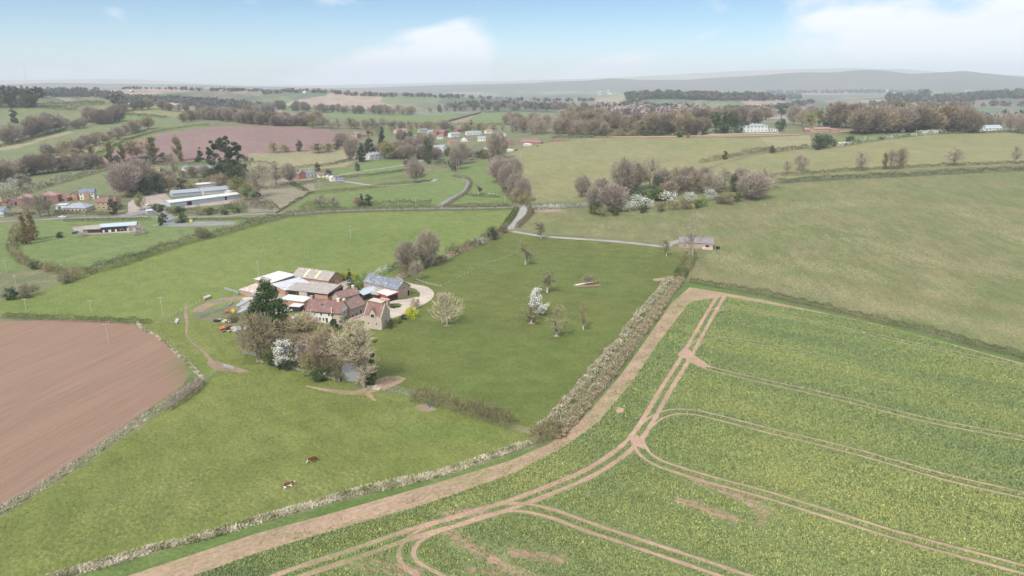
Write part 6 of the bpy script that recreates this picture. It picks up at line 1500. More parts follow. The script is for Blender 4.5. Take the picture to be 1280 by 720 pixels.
BH('long_white_house', 'long white house half hidden by trees behind the metal sheds', (235,217.5), (266,215.5), 9, 4.6, 2.2, 'gable', 'render_white', 'slate', auto=(6,2,1.1,1.1))
BH('white_house_end', 'white gabled end of the long house, with dark blue roof', (227.5,213.5), (236,217), 8, 3.6, 2.4, 'gable', 'render_white', 'slate_blue', auto=(2,1,1,1))
BH('field_shelter', 'low brown roofed building behind the tan strip trees', (183,214), (200,213.5), 6, 2.2, 1, 'gable', 'stone_pale', 'tile_brown', cat='shed')
# ---- cottages in the middle
BH('brick_cottage', 'brick gabled cottage with white rear wing at the head of the grey field', (374,224), (383,223), 8, 4.6, 2.8, 'gable_y', 'brick', 'slate', auto=(2,2,1,1), chims=[(1.5,4,1.4,'brick')])
BH('white_wing', 'white walled wing with slate roof joined to the brick cottage', (383,222), (393,220.5), 7, 4.0, 2.2, 'gable', 'render_white', 'slate', auto=(2,1,1.2,1.2))
BH('garden_shed', 'pale garden shed right of the brick cottage', (398,222), (405,221.5), 5, 2.4, 1.6, 'gable', 'render_white', 'tile_brown', cat='shed', auto=(1,1,1,1))
BH('garden_shed', 'white shed behind the dark garden evergreen', (406,223.5), (412,223.5), 5, 2.4, 1.6, 'gable_y', 'render_white', 'slate', cat='shed')
BH('garden_shed', 'cream shed at the lane end with a low grey outhouse', (414.5,227), (420,226.5), 5, 3.0, 1.6, 'gable_y', 'render_cream', 'sheet_white', cat='shed')
BH('low_outhouse', 'low grey outhouse right of the cream shed', (420,226.8), (430,226), 4, 2.0, .4, 'mono', 'steel', 'slate_blue', cat='shed')
BH('white_villa', 'white two storey villa with grey hipped roof and chimneys below the dark conifers', (463.5,200.5), (483,198), 9, 5.8, 1.9, 'hip', 'render_white', 'slate_pale', auto=(4,2,1.1,1.5,'fl'), chims=[(3,4.5,1.1,'render_cream'),(9,4.5,1.1,'render_cream'),(14.5,4.5,.9,'render_cream')])
BH('villa_annexe', 'small white annexe on the left of the white villa', (460,197), (464,199), 5, 3.2, .8, 'gable', 'render_white', 'slate_pale')
# ---- village
for a_, b_, D_, wh_, rh_, k_, w_, r_, au, lb_ in [
 ((441,171),(450,171),8,3.4,2.6,'gable','render_cream','tile_pink',(2,1,1.2,1.2),'low pink roofed house at the left end of the village, left one'),
 ((452,172),(463,171.5),8,3.6,2.6,'gable','brick_tan','tile_brown',(3,1,1.2,1.2),'tan brick house at the left end of the village, right one'),
 ((495,167),(510,166.5),8,4,3,'gable','render_cream','tile_pink',(4,1,1.2,1.2),'long pinkish roofed house behind the lime green tree'),
 ((525,166),(535,166),8,4,2.6,'gable','stone_pale','slate',(3,1,1.2,1.2),'grey house left of the red brick village house'),
 ((536,168),(544.5,168),8,4,2.6,'gable','stone_pale','slate_pale',(2,1,1.2,1.2),'pale grey roofed house touching the red brick village house'),
 ((545.5,170),(555,169.5),9,6.4,2.6,'gable','brick','tile_red',(3,2,1.2,1.3),'tall bright red brick village house, main block'),
 ((555,170.5),(560.5,169.5),8,6.0,3,'gable_y','brick','tile_red',(1,2,1.2,1.3),'orange red gable wing of the tall brick village house'),
 ((547,174),(554,174),6,3.6,2,'gable','render_cream','slate',(2,1,1.2,1.2),'pale yellow cottage below the tall brick house'),
 ((564,172),(575,171),8,4.6,2.4,'gable','render_white','slate_pale',(3,1,1.2,1.2),'white cottage right of the tall brick house'),
 ((583.5,169),(602,168),8,3.2,2.4,'gable','render_white','slate_pale',(5,1,1.5,1.2),'long white bungalow beside the village conifer'),
 ((576,177),(584,177),9,3.2,3.2,'gable_y','render_white','tile_brown',(2,1,1.2,1.2),'white gabled cottage with brown roof in the middle of the village'),
 ((584,177),(591,176),7,2.8,2.6,'gable','render_white','tile_brown',(2,1,1.2,1.2),'brown roofed wing of the white gabled cottage'),
 ((617.5,172),(626,172),8,4.8,1.6,'hip','render_white','slate_pale',(3,2,1.1,1.1),'white square house at the top right of the village'),
 ((627,171.5),(633,171),7,4.0,2.6,'gable_y','render_white','slate',(1,1,1.1,1.1),'narrow white gable beside the white square house'),
 ((544,188),(553,187.5),8,3.4,2.6,'gable','stone_pale','slate_pale',(3,1,1.2,1.2),'pale roofed cottage above the bare brown wood'),
 ((553.5,188.5),(560.5,187.5),7,3.8,2.8,'gable_y','render_white','slate_pale',(2,1,1.2,1.2),'white gable of the pale roofed cottage'),
 ((583.5,195.5),(595,195),8,3.0,2.8,'gable','render_white','slate',(3,1,1.3,1.0),'white cottage with dark roof, nearest house of the village'),
 ((624.5,180),(634,180.5),9,4.6,2.8,'hip','brick','slate_blue',(3,2,1.2,1.1),'brick house with dark blue panelled roof'),
 ((634.5,181.5),(642,181),8,4.2,2.8,'gable_y','brick','tile_brown',(2,2,1.1,1.1),'brick gabled house right of the dark blue panelled roof'),
 ((649,181.5),(676,180),9,4.2,3.2,'hip','brick','tile_brown',(7,2,1.2,1.1),'wide brick house with brown hipped roof at the end of the village'),
 ((654,182.5),(663,182.5),4,2.4,1.0,'hip','paint_white','sheet_white',(4,1,1.3,1.4),'white conservatory in front of the wide brick house'),
 ((687,177.5),(711,175.5),7,2.6,1.2,'gable','brick','tile_red',(5,1,1.2,1.0),'long low red roofed building right of the village'),
 ((632,189.5),(641,189),4,1.9,.4,'mono','render_white','sheet_white',None,'low white outbuilding below the brick houses'),
 ((763.5,152.5),(771,152),8,4.6,2.4,'gable','render_white','slate',(2,2,1.1,1.2),'small white house far behind the manor field, left part'),
 ((771.5,152),(779,151.8),7,3.8,2.2,'gable','render_white','slate_blue',(2,1,1.1,1.2),'small white house far behind the manor field, right part'),
 ((503,173),(513,172.5),8,3.6,2.6,'gable','stone_pale','tile_brown',(3,1,1.2,1.2),'stone cottage at the left of the village below the pinkish roofs'),
 ((517,176),(526,175.5),8,4.2,2.6,'gable','render_white','slate',(3,2,1.1,1.0),'white slate roofed house left of the tall brick house'),
 ((562,181),(571,180.5),8,3.8,2.6,'gable','brick_tan','tile_brown',(3,1,1.2,1.2),'tan cottage in the middle gardens of the village'),
 ((597,177),(607,176.5),8,4.2,2.6,'gable','render_cream','slate_pale',(3,2,1.1,1.0),'cream house right of the white gabled cottage'),
 ((606,187),(614,186.5),8,3.4,2.6,'gable','render_white','tile_brown',(2,1,1.2,1.2),'white cottage low on the right side of the village'),
 ((572,165),(581,164.5),8,4.0,2.4,'gable','brick','tile_red',(3,1,1.2,1.2),'brick house behind the village conifer'),
 ((608,167),(616,166.5),8,3.6,2.4,'gable','render_cream','tile_pink',(2,1,1.2,1.2),'cream bungalow behind the white square house'),
 ((527,186),(534,185.5),7,3.4,2.4,'gable_y','render_cream','slate',(2,1,1.2,1.2),'small cream gable beside the grey brown wood'),
 ((490,140),(498,139.5),8,4,2.5,'gable','brick','tile_red',None,'small red building in the far hedgerow'),
 ((227.5,149.5),(237,150),8,4,2.6,'gable','brick_farm','slate_blue',None,'small blue roofed house behind the red field'),
 ]:
    BH('village_house', lb_, a_, b_, D_, wh_, rh_, k_, w_, r_, auto=au)
# ---- manor
mn, W_, rf = building('manor_house', 'cream manor house with two rows of tall windows and grey hipped roof', (928,165.5), (959.5,165), 12, 7.6, 1.9, 'hip', 'render_white', 'slate_pale', auto=(7,2,1.15,1.8,'fl'), chims=[(5,6,1.2,'render_cream'),(11,6,1.2,'render_cream'),(17,6,1.2,'render_cream'),(21.5,6,1.0,'render_cream')])
cuboid('cornice', mn, 'paint_white', -.3, W_+.3, -.3, -.02, 7.2, 7.45)
BH('manor_annexe', 'low white annexe at the right of the manor house', (960,164.5), (972.5,164.5), 7, 2.8, .8, 'hip', 'render_white', 'slate_pale', auto=(4,1,1.6,1.6))
BH('coach_house', 'small cream coach house by the manor entrance', (872,168.5), (876.5,168.5), 6, 3.6, 2, 'gable_y', 'render_cream', 'tile_brown', auto=(1,1,1,1))
BH('pink_barn', 'long pink tiled barn right of the manor grounds', (1006,165), (1020,165), 8, 2.8, 2.0, 'gable', 'brick', 'tile_pink', auto=(4,1,1.1,1.1))
BH('stone_house', 'sandy stone house joined to the pink tiled barn', (1018,166), (1038,165.5), 8, 4.4, 1.8, 'gable', 'brick_tan', 'tile_pink', auto=(6,2,1.1,1.0))
BH('brick_outhouse', 'brick outhouse at the right of the sandy stone house', (1039,166), (1049,166), 7, 3.6, .8, 'mono', 'brick_farm', 'tile_pink', cat='shed')
BH('pale_shed', 'small pale shed beside the round evergreen on the hillside', (1050,182.5), (1062,181.5), 5, 2.0, 1.4, 'gable', 'stone_pale', 'sheet_white', cat='shed')
BH('dark_shed', 'long dark shed in front of the shelter belt', (1152,167), (1166,166.5), 6, 2.0, 1.4, 'gable', 'timber_dark', 'slate', cat='shed')
BH('white_gable_shed', 'small cream gable among the trees of the shelter belt', (1126,165.5), (1131,165.5), 5, 3, 2.4, 'gable_y', 'render_cream', 'slate', cat='shed')
mh, W_, rf = building('modern_house', 'modern white house with blue grey roof at the far right of the hill', (1231,164), (1252.5,163.5), 10, 3.4, 3.4, 'gable', 'render_white', 'sheet_blue', auto=(5,1,2.0,1.8))
BH('modern_house_gable', 'white glazed gable wing of the modern house', (1224.5,164.8), (1231.5,164.6), 9, 3.2, 3.4, 'gable_y', 'render_white', 'sheet_blue', auto=(1,1,3.4,2.4))
BH('modern_garage', 'low white garage left of the modern house', (1218,164), (1224,164), 6, 2.4, 1.2, 'gable', 'render_white', 'sheet_blue', cat='garage')
cuboid('solar_panel', mh, 'solar', 5, 15, 1, 1.1, 4.2, 5.2) if False else None
BH('far_barn', 'long far barn with curved white roof on the left hill', (211,131.5), (231,130.5), 18, 4, 3, 'gable', 'render_cream', 'sheet_white', cat='barn')
BH('far_greenhouse', 'far pale low barn left of the curved white roofed one', (148,131.5), (169,132), 12, 3, 1.5, 'gable', 'steel', 'sheet_white', cat='barn')
BH('church_tower', 'tiny pale church tower on the far plain', (759,115.5), (761.5,115.5), 9, 22, 3, 'hip', 'stone_pale', 'stone_pale', cat='church')
rs_ = random.Random(8)
for k in range(26):
    x_ = rs_.choice([rs_.uniform(740,800), rs_.uniform(1060,1130), rs_.uniform(540,700), rs_.uniform(350,520), rs_.uniform(1200,1280), rs_.uniform(100,330)]); y_ = rs_.uniform(113,119)
    BH('far_farmstead', 'tiny pale building scattered over the far plain', (x_,y_), (x_+rs_.uniform(2,3.4),y_+.1), 14, 5, 3, rs_.choice(['gable','gable_y']), rs_.choice(['render_white','render_cream','brick_tan']), rs_.choice(['slate_pale','tile_pink','sheet_white']), group='tiny buildings on the far plain')
# walls
def wall_run(name, label, px, h, t, mat, cat='wall'):
    w = resample(wline(px, 5), 1.5); n = normals2(w)*t/2/K; z = H(w[:,0], w[:,1]); k = len(w)
    V = np.concatenate([np.column_stack([w+n, z-.4]), np.column_stack([w-n, z-.4]), np.column_stack([w-n, z+h/K]), np.column_stack([w+n, z+h/K])]); i = np.arange(k-1)
    F = np.concatenate([np.stack([i+a*k, i+1+a*k, i+1+b*k, i+b*k], 1) for a, b in ((0,1),(1,2),(2,3),(3,0))]+[np.array([[0,k,2*k,3*k],[4*k-1,3*k-1,2*k-1,k-1]])])
    return tag(link(name, npmesh(name, V, F, [M[mat]])), label, cat)
wall_run('garden_wall', 'long reddish brick wall along the top edge of the manor field', [(740,172),(800,172),(880,171),(930,171),(1000,169)], 1.6, .4, 'brick_farm')
wall_run('garden_wall', 'walled garden brick wall in front of the shelter belt', [(1050,166),(1090,165.5),(1150,165)], 2.4, .4, 'brick_farm')
wall_run('garden_wall', 'pale terrace wall in front of the manor house', [(885,168.5),(930,168),(975,167)], 1.0, .4, 'stone_pale')
wall_run('garden_wall', 'low stone wall beside the lawn below the farmhouse', [(437,401),(446,398),(457,393)], .9, .4, 'stone')
print('houses', time.time()-T0)
# ------------------------------------------------------------------ poles, fences, vehicles, clutter, animals
def upole(px, yb, yt, label, arm=True, lamp=False, twin=False):
    b = P(px, yb); h = (yb-yt)/ppm(b)/math.cos(math.atan2(CAMZ-b.z, math.hypot(b.x,b.y)))*K
    o = empty('utility_pole', b, random.uniform(-.5,.5), label, 'utility pole', 'wooden utility poles crossing the fields'); o.scale = (1/K,)*3
    q = MB(); q.tube((0,0,-.5),(0,0,h),.17,.12,8); q.build('pole', M['post_wood'], o)
    if arm:
        q = MB(); q.box(-.9,.9,-.06,.06,h-.4,h-.26); q.build('crossarm', M['post_wood'], o)
        q = MB()
        for x in (-.75,.75): q.tube((x,0,h-.26),(x,0,h-.02),.05,.04,6); 
        for x in (-.75,.75):
            q = MB(); q.lathe([(.05,h-.26),(.07,h-.18),(.05,h-.14),(.07,h-.08),(.03,h-.02)], 6, (x,0)); q.build('insulator', M['steel'], o)
    return o
for px_, yb, yt, l_ in [(136.5,429,404,'pale utility pole standing in the brown ploughed field'),(115,391,375,'utility pole on the hedge above the ploughed field, left one'),(204.5,398,371,'tall utility pole at the corner left of the cattle pens'),
 (33,387,373,'utility pole at the left edge of the big pasture'),(22,364,344,'utility pole by the bushes of the rough corner'),(9,341,325,'utility pole in the rough grass at far left'),(14,316,302,'utility pole beside the curving paddock hedge'),(20,292,284,'utility pole near the road at far left'),(26,282,269,'utility pole by the road left of the rust coloured conifers'),
 (324,346,327,'utility pole in the pasture behind the white roofed shed'),(438.5,298,282,'utility pole alone in the middle of the big pasture'),(503,338,329,'short utility pole by the slate barn hedge'),(590,308,299,'utility pole beside the dirt track'),(630,275,268,'utility pole near the road junction'),
 (520,260,247,'utility pole on the roadside hedge right of the conifers'),(484,261,253,'utility pole on the roadside hedge below the meadow'),(554,259,252,'utility pole by the mouth of the winding lane'),(571,213,199,'left of two tall grey poles beside the big brown tree'),(573.5,213,200,'right of two tall grey poles beside the big brown tree'),(631,252,246,'utility pole by the foot of the wooded lane'),
 (671,254,245,'utility pole at the foot of the manor field'),(651,199,188,'utility pole beside the last brick house'),(448,208,195,'utility pole at the bend of the cottage lane'),(399,238,222,'utility pole in the brick cottage hedge'),(579,229,222,'pole on the bend of the winding lane'),(274,258,245,'pole behind the sheds hedge'),(107,277,265,'pole by the white car on the road')]:
    upole(px_, yb, yt, l_)
# radio mast on the skyline
b = P(33,101.5); o = empty('radio_mast', b, 0, 'thin radio mast on the far left skyline', 'mast'); s_ = math.hypot(b.x,b.y)/FPX
q = MB(); h_ = s_*19; q.tube((0,0,0),(0,0,h_),s_*.5,s_*.25,4); q.build('mast', M['steel'], o)
q = MB(); q.tube((0,0,h_*.55),(0,0,h_*.62),s_*.5,s_*.5,6); q.build('dish', M['paint_white'], o)

def fence(label, px, gap=2.4, h=1.15, rails=0, mat='post_wood', name='post_and_wire_fence', r=.07, group=None, step=4):
    w = resample(wline(px, step), gap/K); z = H(w[:,0], w[:,1]); w = w[:100]
    o = empty(name, (w[0,0], w[0,1], z[0]), 0, label, 'fence', group); o.scale = (1/K,)*3; base = np.array([w[0,0], w[0,1], z[0]])
    q = MB(); q.tube((0,0,-.4),(0,0,h),r,r*.9,6); me = q.mesh('post', M[mat]); P_ = []
    for k in range(len(w)):
        p = (np.array([w[k,0], w[k,1], z[k]])-base)*K; P_.append(p)
        s = link('post', me, o); s.location = p; s.scale = (1,1,random.uniform(.9,1.1)); s.rotation_euler = (random.uniform(-.06,.06), random.uniform(-.06,.06), 0)
    zs = [(h*.35,'r'),(h*.62,'r'),(h*.9,'r')] if rails else [(h*.5,'w'),(h*.75,'w'),(h*.95,'w')]
    for zz, t in zs[:max(rails,2)]:
        q = MB()
        for a, b2 in zip(P_[:-1], P_[1:]): q.tube(Vector(a)+Vector((0,0,zz)), Vector(b2)+Vector((0,0,zz)), .055 if t == 'r' else .012, n=4, cap=False)
        q.build('rail' if t == 'r' else 'wire', M[mat] if t == 'r' else M['steel'], o)
    return o
fence('post and wire fence on the pasture side of the dead grass strip', [(-10,650),(20,630),(50,612),(90,586),(125,563),(160,538),(195,514),(235,492),(270,466)], 2.6, 1.3, r=.10)
fence('second line of leaning posts on the field side of the dead grass strip', [(0,632),(40,612),(75,588),(110,564),(150,536),(185,512)], 3.6, 1.2, r=.09)
fence('pale timber rail fence in front of the garden thicket', [(321,453),(340,457),(360,461),(385,467),(405,472),(424,478)], 2.0, 1.3, rails=2, name='rail_fence', r=.11)
fence('dark wire fence from the culvert to the lone hedge', [(472,486),(485,489),(500,493),(517,498)], 2.4, 1.1)
fence('timber rail fence between lawn and orchard pasture above the drive', [(520,350),(530,354),(541,357),(551,359)], 2.6, 1.2, rails=2, name='rail_fence')
fence('faint wire fence rising across the orchard pasture', [(551,359),(575,347),(605,332),(625,325),(650,314)], 3.4, 1.1)
fence('pale posts along the pens above the scrap heap', [(208,401),(222,392),(236,386),(250,378)], 2.4, 1.2, r=.09)
fence('wire fence along the top of the brown track field corner', [(195,405),(210,404),(232,404)], 3, 1.1)
def gate(label, A, B, h=1.15, mat='steel', name='field_gate'):
    a, b = P(*A), P(*B); L_ = (b-a).length*K; o = empty(name, a, math.atan2(b.y-a.y, b.x-a.x), label, 'gate'); o.scale = (1/K,)*3
    q = MB()
    for k in range(5): q.tube((0,0,.2+k*(h-.2)/4),(L_,0,.2+k*(h-.2)/4),.045,n=5)
    for x in (0, L_*.5, L_): q.tube((x,0,.15),(x,0,h),.05,n=5)
    q.build('gate_frame', M[mat], o)
    for x in (-.2, L_+.2):
        q = MB(); q.tube((x,0,-.3),(x,0,h+.25),.12,.1,8); q.build('gate_post', M['post_wood'], o)
gate('grey metal gate where the cattle path leaves the pasture corner', (280,459.5), (292,462.5)); gate('grey metal gates beside the slender grey tree', (305,442.5), (319,445))
gate('timber gate by the culvert at the trampled red ground', (461,487), (470,486), mat='post_wood'); gate('small gate at the end of the dirt track', (497,349), (503,352))
# cattle pens of pale hurdles
def hurdles(label, px, n, mat='steel'):
    w = resample(wline(px, 2), 1.9/K); z = H(w[:,0], w[:,1])
    for k in range(min(n, len(w)-1)):
        a = Vector((*w[k], z[k])); b = Vector((*w[k+1], z[k+1])); L_ = (b-a).length*K*.96
        o = empty('sheep_hurdle', a, math.atan2(b.y-a.y, b.x-a.x)+random.uniform(-.15,.15), label, 'hurdle', label.split(',')[0]); o.scale = (1/K,)*3
        q = MB(); 
        for j in range(6): q.box(0, L_, -.02, .02, .1+j*.19, .22+j*.19)
        q.build('panel', M[mat], o); q = MB(); q.box(-.03,.03,-.04,.04,0,1.2); q.build('upright', M[mat], o)
hurdles('pale metal hurdle of the long row below the ruined shed, on the grass', [(249,397),(262,392),(275,388),(288,382),(290,379)], 9)
hurdles('pale metal hurdle standing beside the ruined shed, on rough grass', [(281,362),(292,365),(299,368),(287,373)], 7)
hurdles('pale metal hurdle beside the dark track, near the pens', [(273,377),(284,375)], 3)
def slab(name, label, px, h, mat, cat, z=0.02):
    w = wline(px, 3, False); c = w.mean(0); zz = float(H(c[0], c[1])); q = MB(); pp = [(float(x-c[0])*K, float(y-c[1])*K) for x, y in w]
    ar = sum(pp[i][0]*pp[(i+1)%len(pp)][1]-pp[(i+1)%len(pp)][0]*pp[i][1] for i in range(len(pp)))
    if ar < 0: pp = pp[::-1]
    q.prism(pp, -.2, h, 0); o = q.build(name, M[mat]); o.location = (c[0], c[1], zz); o.scale = (1/K,)*3
    return tag(o, label, cat)
slab('silage_sheet', 'grey sheet lying on the ground right of the pens, upper one', [(295,382),(303,377),(313,375),(306,380),(297,384)], .25, 'slate_pale', 'sheet')
slab('silage_sheet', 'grey sheet lying on the ground beside the dark evergreen, lower one', [(296,391),(305,384),(315,383),(312,386),(300,391)], .2, 'slate_pale', 'sheet')
slab('concrete_pad', 'pale pinkish concrete pad in front of the ruined shed', [(302,373),(312,371),(316,374),(306,376)], .15, 'stone_pale', 'slab')
slab('hay_bale_stack', 'white wrapped bales on the left edge of the farmyard', [(254,374),(262,371),(264,373),(256,376)], 1.0, 'sheet_rust', 'bales')
slab('purple_cover', 'bright purple cover on the ground at the farmhouse corner', [(424.5,405),(428,403.5),(430,404.5),(426,406)], .5, 'purple_sheet', 'cover')
slab('concrete_culvert', 'pale concrete culvert slab on the trampled ground by the pond', [(464,486),(470,482),(477,486),(474,488),(468,487)], .3, 'stone_pale', 'culvert')
slab('metal_sheet', 'sheet of pale metal leaning on the grass left of the pens', [(218,403),(221,399),(224,400),(221,405)], .4, 'steel', 'sheet')
# white tent
b = P(313,374); q = MB(); q.add([(0,0,0),(2.6,0,0),(2.6,2.6,0),(0,2.6,0),(1.3,0,2.6),(1.3,2.6,2.6)],[(0,1,4),(1,2,5,4),(2,3,5),(3,0,4,5),(3,2,1,0)]); o = q.build('ridge_tent', M['paint_white']); o.location = b; o.scale = (1/K,)*3; tag(o, 'white pointed tent between ruined shed and evergreen', 'tent')
# water trough
def trough(x, y, label):
    b = P(x, y); o = empty('water_trough', b, random.uniform(0,1), label, 'trough'); o.scale = (1/K,)*3
    q = MB(); q.add([(-1,-.35,0),(1,-.35,0),(1,.35,0),(-1,.35,0),(-1.15,-.45,.6),(1.15,-.45,.6),(1.15,.45,.6),(-1.15,.45,.6)],[(3,2,1,0),(0,1,5,4),(1,2,6,5),(2,3,7,6),(3,0,4,7)]); q.build('tank', M['steel'], o)
    q = MB(); q.box(-1.1,1.1,-.4,.4,.5,.54); q.build('water', M['glass'], o)
trough(538,507.5,'pale water trough beside the lone hedge'); trough(224,288.5,'white trough lying in the stable paddock'); trough(121.5,330,'pale trough against the paddock hedge')
# hay on yellow: small coloured things
for nm, lb_, x_, y_, w_, d_, h_, mt, ct in [('yellow_bin','yellow bin by the tarmac strip in the paddock',239,277.6,1.6,1.6,1.3,'yellow_paint','bin'),('yellow_slide','yellow garden toy by the brick cottage',404,222.5,2.6,1.5,1.2,'yellow_paint','toy'),('blue_drum','blue drum by the golden shrubs',436,352,1.2,1,1.0,'blue_paint','drum'),
    ('blue_skip','bright blue crate at the foot of the slate barn gable',496,373.5,1.6,1.0,.8,'blue_paint','crate'),('white_crate','white crate outside the open fronted barn',391,376.5,1.6,1.2,.9,'paint_white','crate'),('white_beehive','white box by the pond bank',407,470.5,1.0,1.0,1.1,'paint_white','box'),('red_container','red brown tarpaulin heap on the pond bank',404,472,2.4,1.2,.8,'brick','heap')]:
    b = P(x_, y_); o = empty(nm, b, random.uniform(-.4,.4), lb_, ct); o.scale = (1/K,)*3
    q = MB(); q.add([(-w_/2*.85,-d_/2*.85,0),(w_/2*.85,-d_/2*.85,0),(w_/2*.85,d_/2*.85,0),(-w_/2*.85,d_/2*.85,0),(-w_/2,-d_/2,h_*.85),(w_/2,-d_/2,h_*.85),(w_/2,d_/2,h_*.85),(-w_/2,d_/2,h_*.85)],[(3,2,1,0),(0,1,5,4),(1,2,6,5),(2,3,7,6),(3,0,4,7),(4,5,6,7)]); q.build('body', M[mt], o)
    q = MB(); q.add([(-w_/2-.05,-d_/2-.05,h_*.86),(w_/2+.05,-d_/2-.05,h_*.86),(w_/2+.05,d_/2+.05,h_*.86),(-w_/2-.05,d_/2+.05,h_*.86),(-w_/2*.7,-d_/2*.7,h_),(w_/2*.7,-d_/2*.7,h_),(w_/2*.7,d_/2*.7,h_),(-w_/2*.7,d_/2*.7,h_)],[(3,2,1,0),(0,1,5,4),(1,2,6,5),(2,3,7,6),(3,0,4,7),(4,5,6,7)]); q.build('lid', M[mt], o)
# vehicles
def car_meshes(paint):
    q = MB(); W = .88
    prof_ = [(-2.1,.35),(-2.15,.8),(-1.9,.95),(-1.05,1.02),(-.45,1.42),(.75,1.45),(1.45,1.0),(2.0,.92),(2.12,.6),(2.1,.35)]
    lo = [(x,-W*(1 if z < 1.1 else .8),z) for x,z in prof_]; hi = [(x,W*(1 if z < 1.1 else .8),z) for x,z in prof_]; n = len(prof_)
    q.add(lo+hi, [(k,(k+1)%n,n+(k+1)%n,n+k) for k in range(n)]+[tuple(range(n))[::-1], tuple(range(n,2*n))]); body = q.mesh('body', paint)
    g1 = MB(); g1.add([(-1.0,-.72,1.06),(-1.0,.72,1.06),(-.5,.66,1.38),(-.5,-.66,1.38)],[(0,1,2,3)]); g1.v = [(x-.03,y,z+.03) for x,y,z in g1.v]
    g2_ = MB(); g2_.add([(.8,-.66,1.42),(.8,.66,1.42),(1.4,.74,1.05),(1.4,-.74,1.05)],[(0,1,2,3)]); g2_.v = [(x+.03,y,z+.03) for x,y,z in g2_.v]
    g3 = MB()
    for s in (-1,1): g3.add([(-.85,s*.86,1.03),(1.3,s*.86,1.03),(.72,s*.75,1.38),(-.42,s*.75,1.38)],[(0,1,2,3)])
    w = MB(); w.tube((0,-.11,.33),(0,.11,.33),.33,n=14)
    return body, g1.mesh('windscreen', M['glass']), g2_.mesh('rear_window', M['glass']), g3.mesh('side_windows', M['glass']), w.mesh('wheel', M['rubber'])
CARS = {}
def car(x, y, rz, paint, label, group=None):
    if paint not in CARS: CARS[paint] = car_meshes(M[paint])
    b = P(x, y); o = empty('parked_car', b, rz, label, 'car', group); o.scale = (1/K,)*3; bd, w1, w2, w3, wh = CARS[paint]
    for nm, me in (('body',bd),('windscreen',w1),('rear_window',w2),('side_windows',w3)): link(nm, me, o)
    for sx in (-1.35,1.3):
        for sy in (-.82,.82): s = link('wheel', wh, o); s.location = (sx, sy, 0)
car(78,272.3,.05,'paint_white','white car driving on the road left of the bungalow hedge'); car(202,258.5,.1,'black','dark car parked in the gravel yard of the metal sheds'); car(95.5,291.8,.3,'dark_blue','dark blue car at the left end of the stables')
car(361,345,.2,'dark_blue','dark blue car behind the white roofed sheds'); car(371,398,1.0,'silver','silver car under the broad brown tree'); car(359,390,.4,'silver','grey car beside the dark evergreen'); car(416,379.5,.3,'paint_white','white car on the yard beside the open barn') if False else None
car(1108,167.5,.1,'dark_blue','dark car in front of the walled garden'); car(877,169.3,.1,'dark_blue','dark car at the manor entrance'); car(886,169.0,.2,'silver','silver car at the manor entrance'); car(637,187,.3,'paint_white','white car below the brick village houses'); car(645,188,.6,'dark_blue','blue car below the brick village houses'); car(426,226.8,.2,'silver','silver car by the low grey outhouse')
car(672,183,.3,'red_paint','red car beside the wide brick house'); car(178,262,.7,'silver','silver car in the gravel yard'); car(186,257,1.2,'paint_white','white car in the gravel yard')
# orange tractor-like implement
b = P(286,391); o = empty('farm_implement', b, .4, 'orange farm implement with a yellow wheel below the hurdles', 'implement'); o.scale = (1/K,)*3
q = MB(); q.tube((-1.8,0,.5),(1.8,0,.6),.13); q.tube((-1.0,-1,.5),(-.6,1.2,.5),.12); q.tube((.6,-1,.5),(.9,1.2,.5),.12); q.tube((0,0,.6),(.3,.2,2.0),.12); q.tube((.3,.2,2.0),(1.6,.4,1.5),.1); q.box(-1.5,-.4,-.5,.5,.5,1.0); q.build('frame', M['orange_paint'], o)
q = MB(); q.tube((1.6,-.9,.55),(1.6,-.5,.55),.6,n=14); q.build('wheel', M['yellow_paint'], o); q = MB(); q.tube((1.5,.6,.55),(1.5,.95,.55),.6,n=14); q.build('wheel', M['yellow_paint'], o)
# scrap
for k, (x_, y_, mt, s_, lb_) in enumerate([(277,412,'orange_paint',2.0,'orange scrap box at the left of the scrap heap'),(281,415,'blue_paint',1.2,'blue drum scrap at the front of the heap'),(284,412,'rubber',1.7,'dark scrap machine in the heap'),(288,415,'brick_tan',1.6,'brown scrap sheet in the heap'),(291,411,'steel',1.6,'white scrap appliance behind the heap'),(295,414,'sheet_grey',2.0,'grey scrap metal in the middle of the heap'),(299,411,'steel',1.8,'white scrap panel at the right of the heap'),(296,417,'blue_paint',.9,'small blue scrap can in the front grass'),(304,413,'steel',2.4,'rusty trailer frame at the right end of the heap'),(308,411,'sheet_rust',2.0,'pale scrap board by the olive tree'),(286,409,'red_paint',1.4,'red scrap lump at the back of the heap'),(282,402.5,'stone_pale',2.2,'pile of pale rubble left above the scrap heap'),(288,403,'paint_white',1.5,'white rubble above the scrap heap'),(271,402,'timber_dark',1.8,'dark rubble at the left above the scrap heap'),(276,400.5,'sheet_rust',1.6,'pinkish rubble beside the bush')]):
    b = P(x_, y_); rr = random.Random(k); q = MB(); s_ *= .72
    for j in range(5):
        Mx = Matrix.Translation((rr.uniform(-.5,.5)*s_, rr.uniform(-.4,.4)*s_, rr.uniform(.15,.45)*s_))@Matrix.Rotation(rr.uniform(-1,1),4,'X')@Matrix.Rotation(rr.uniform(-3,3),4,'Z'); a_ = rr.uniform(.2,.5)*s_; c_ = rr.uniform(.1,.35)*s_; e_ = rr.uniform(.05,.3)*s_
        q.box(-a_,a_,-c_,c_,-e_,e_, 0, Mx)
    o = q.build('scrap_item', M[mt]); o.location = b; o.scale = (1/K,)*3; tag(o, lb_, 'scrap')

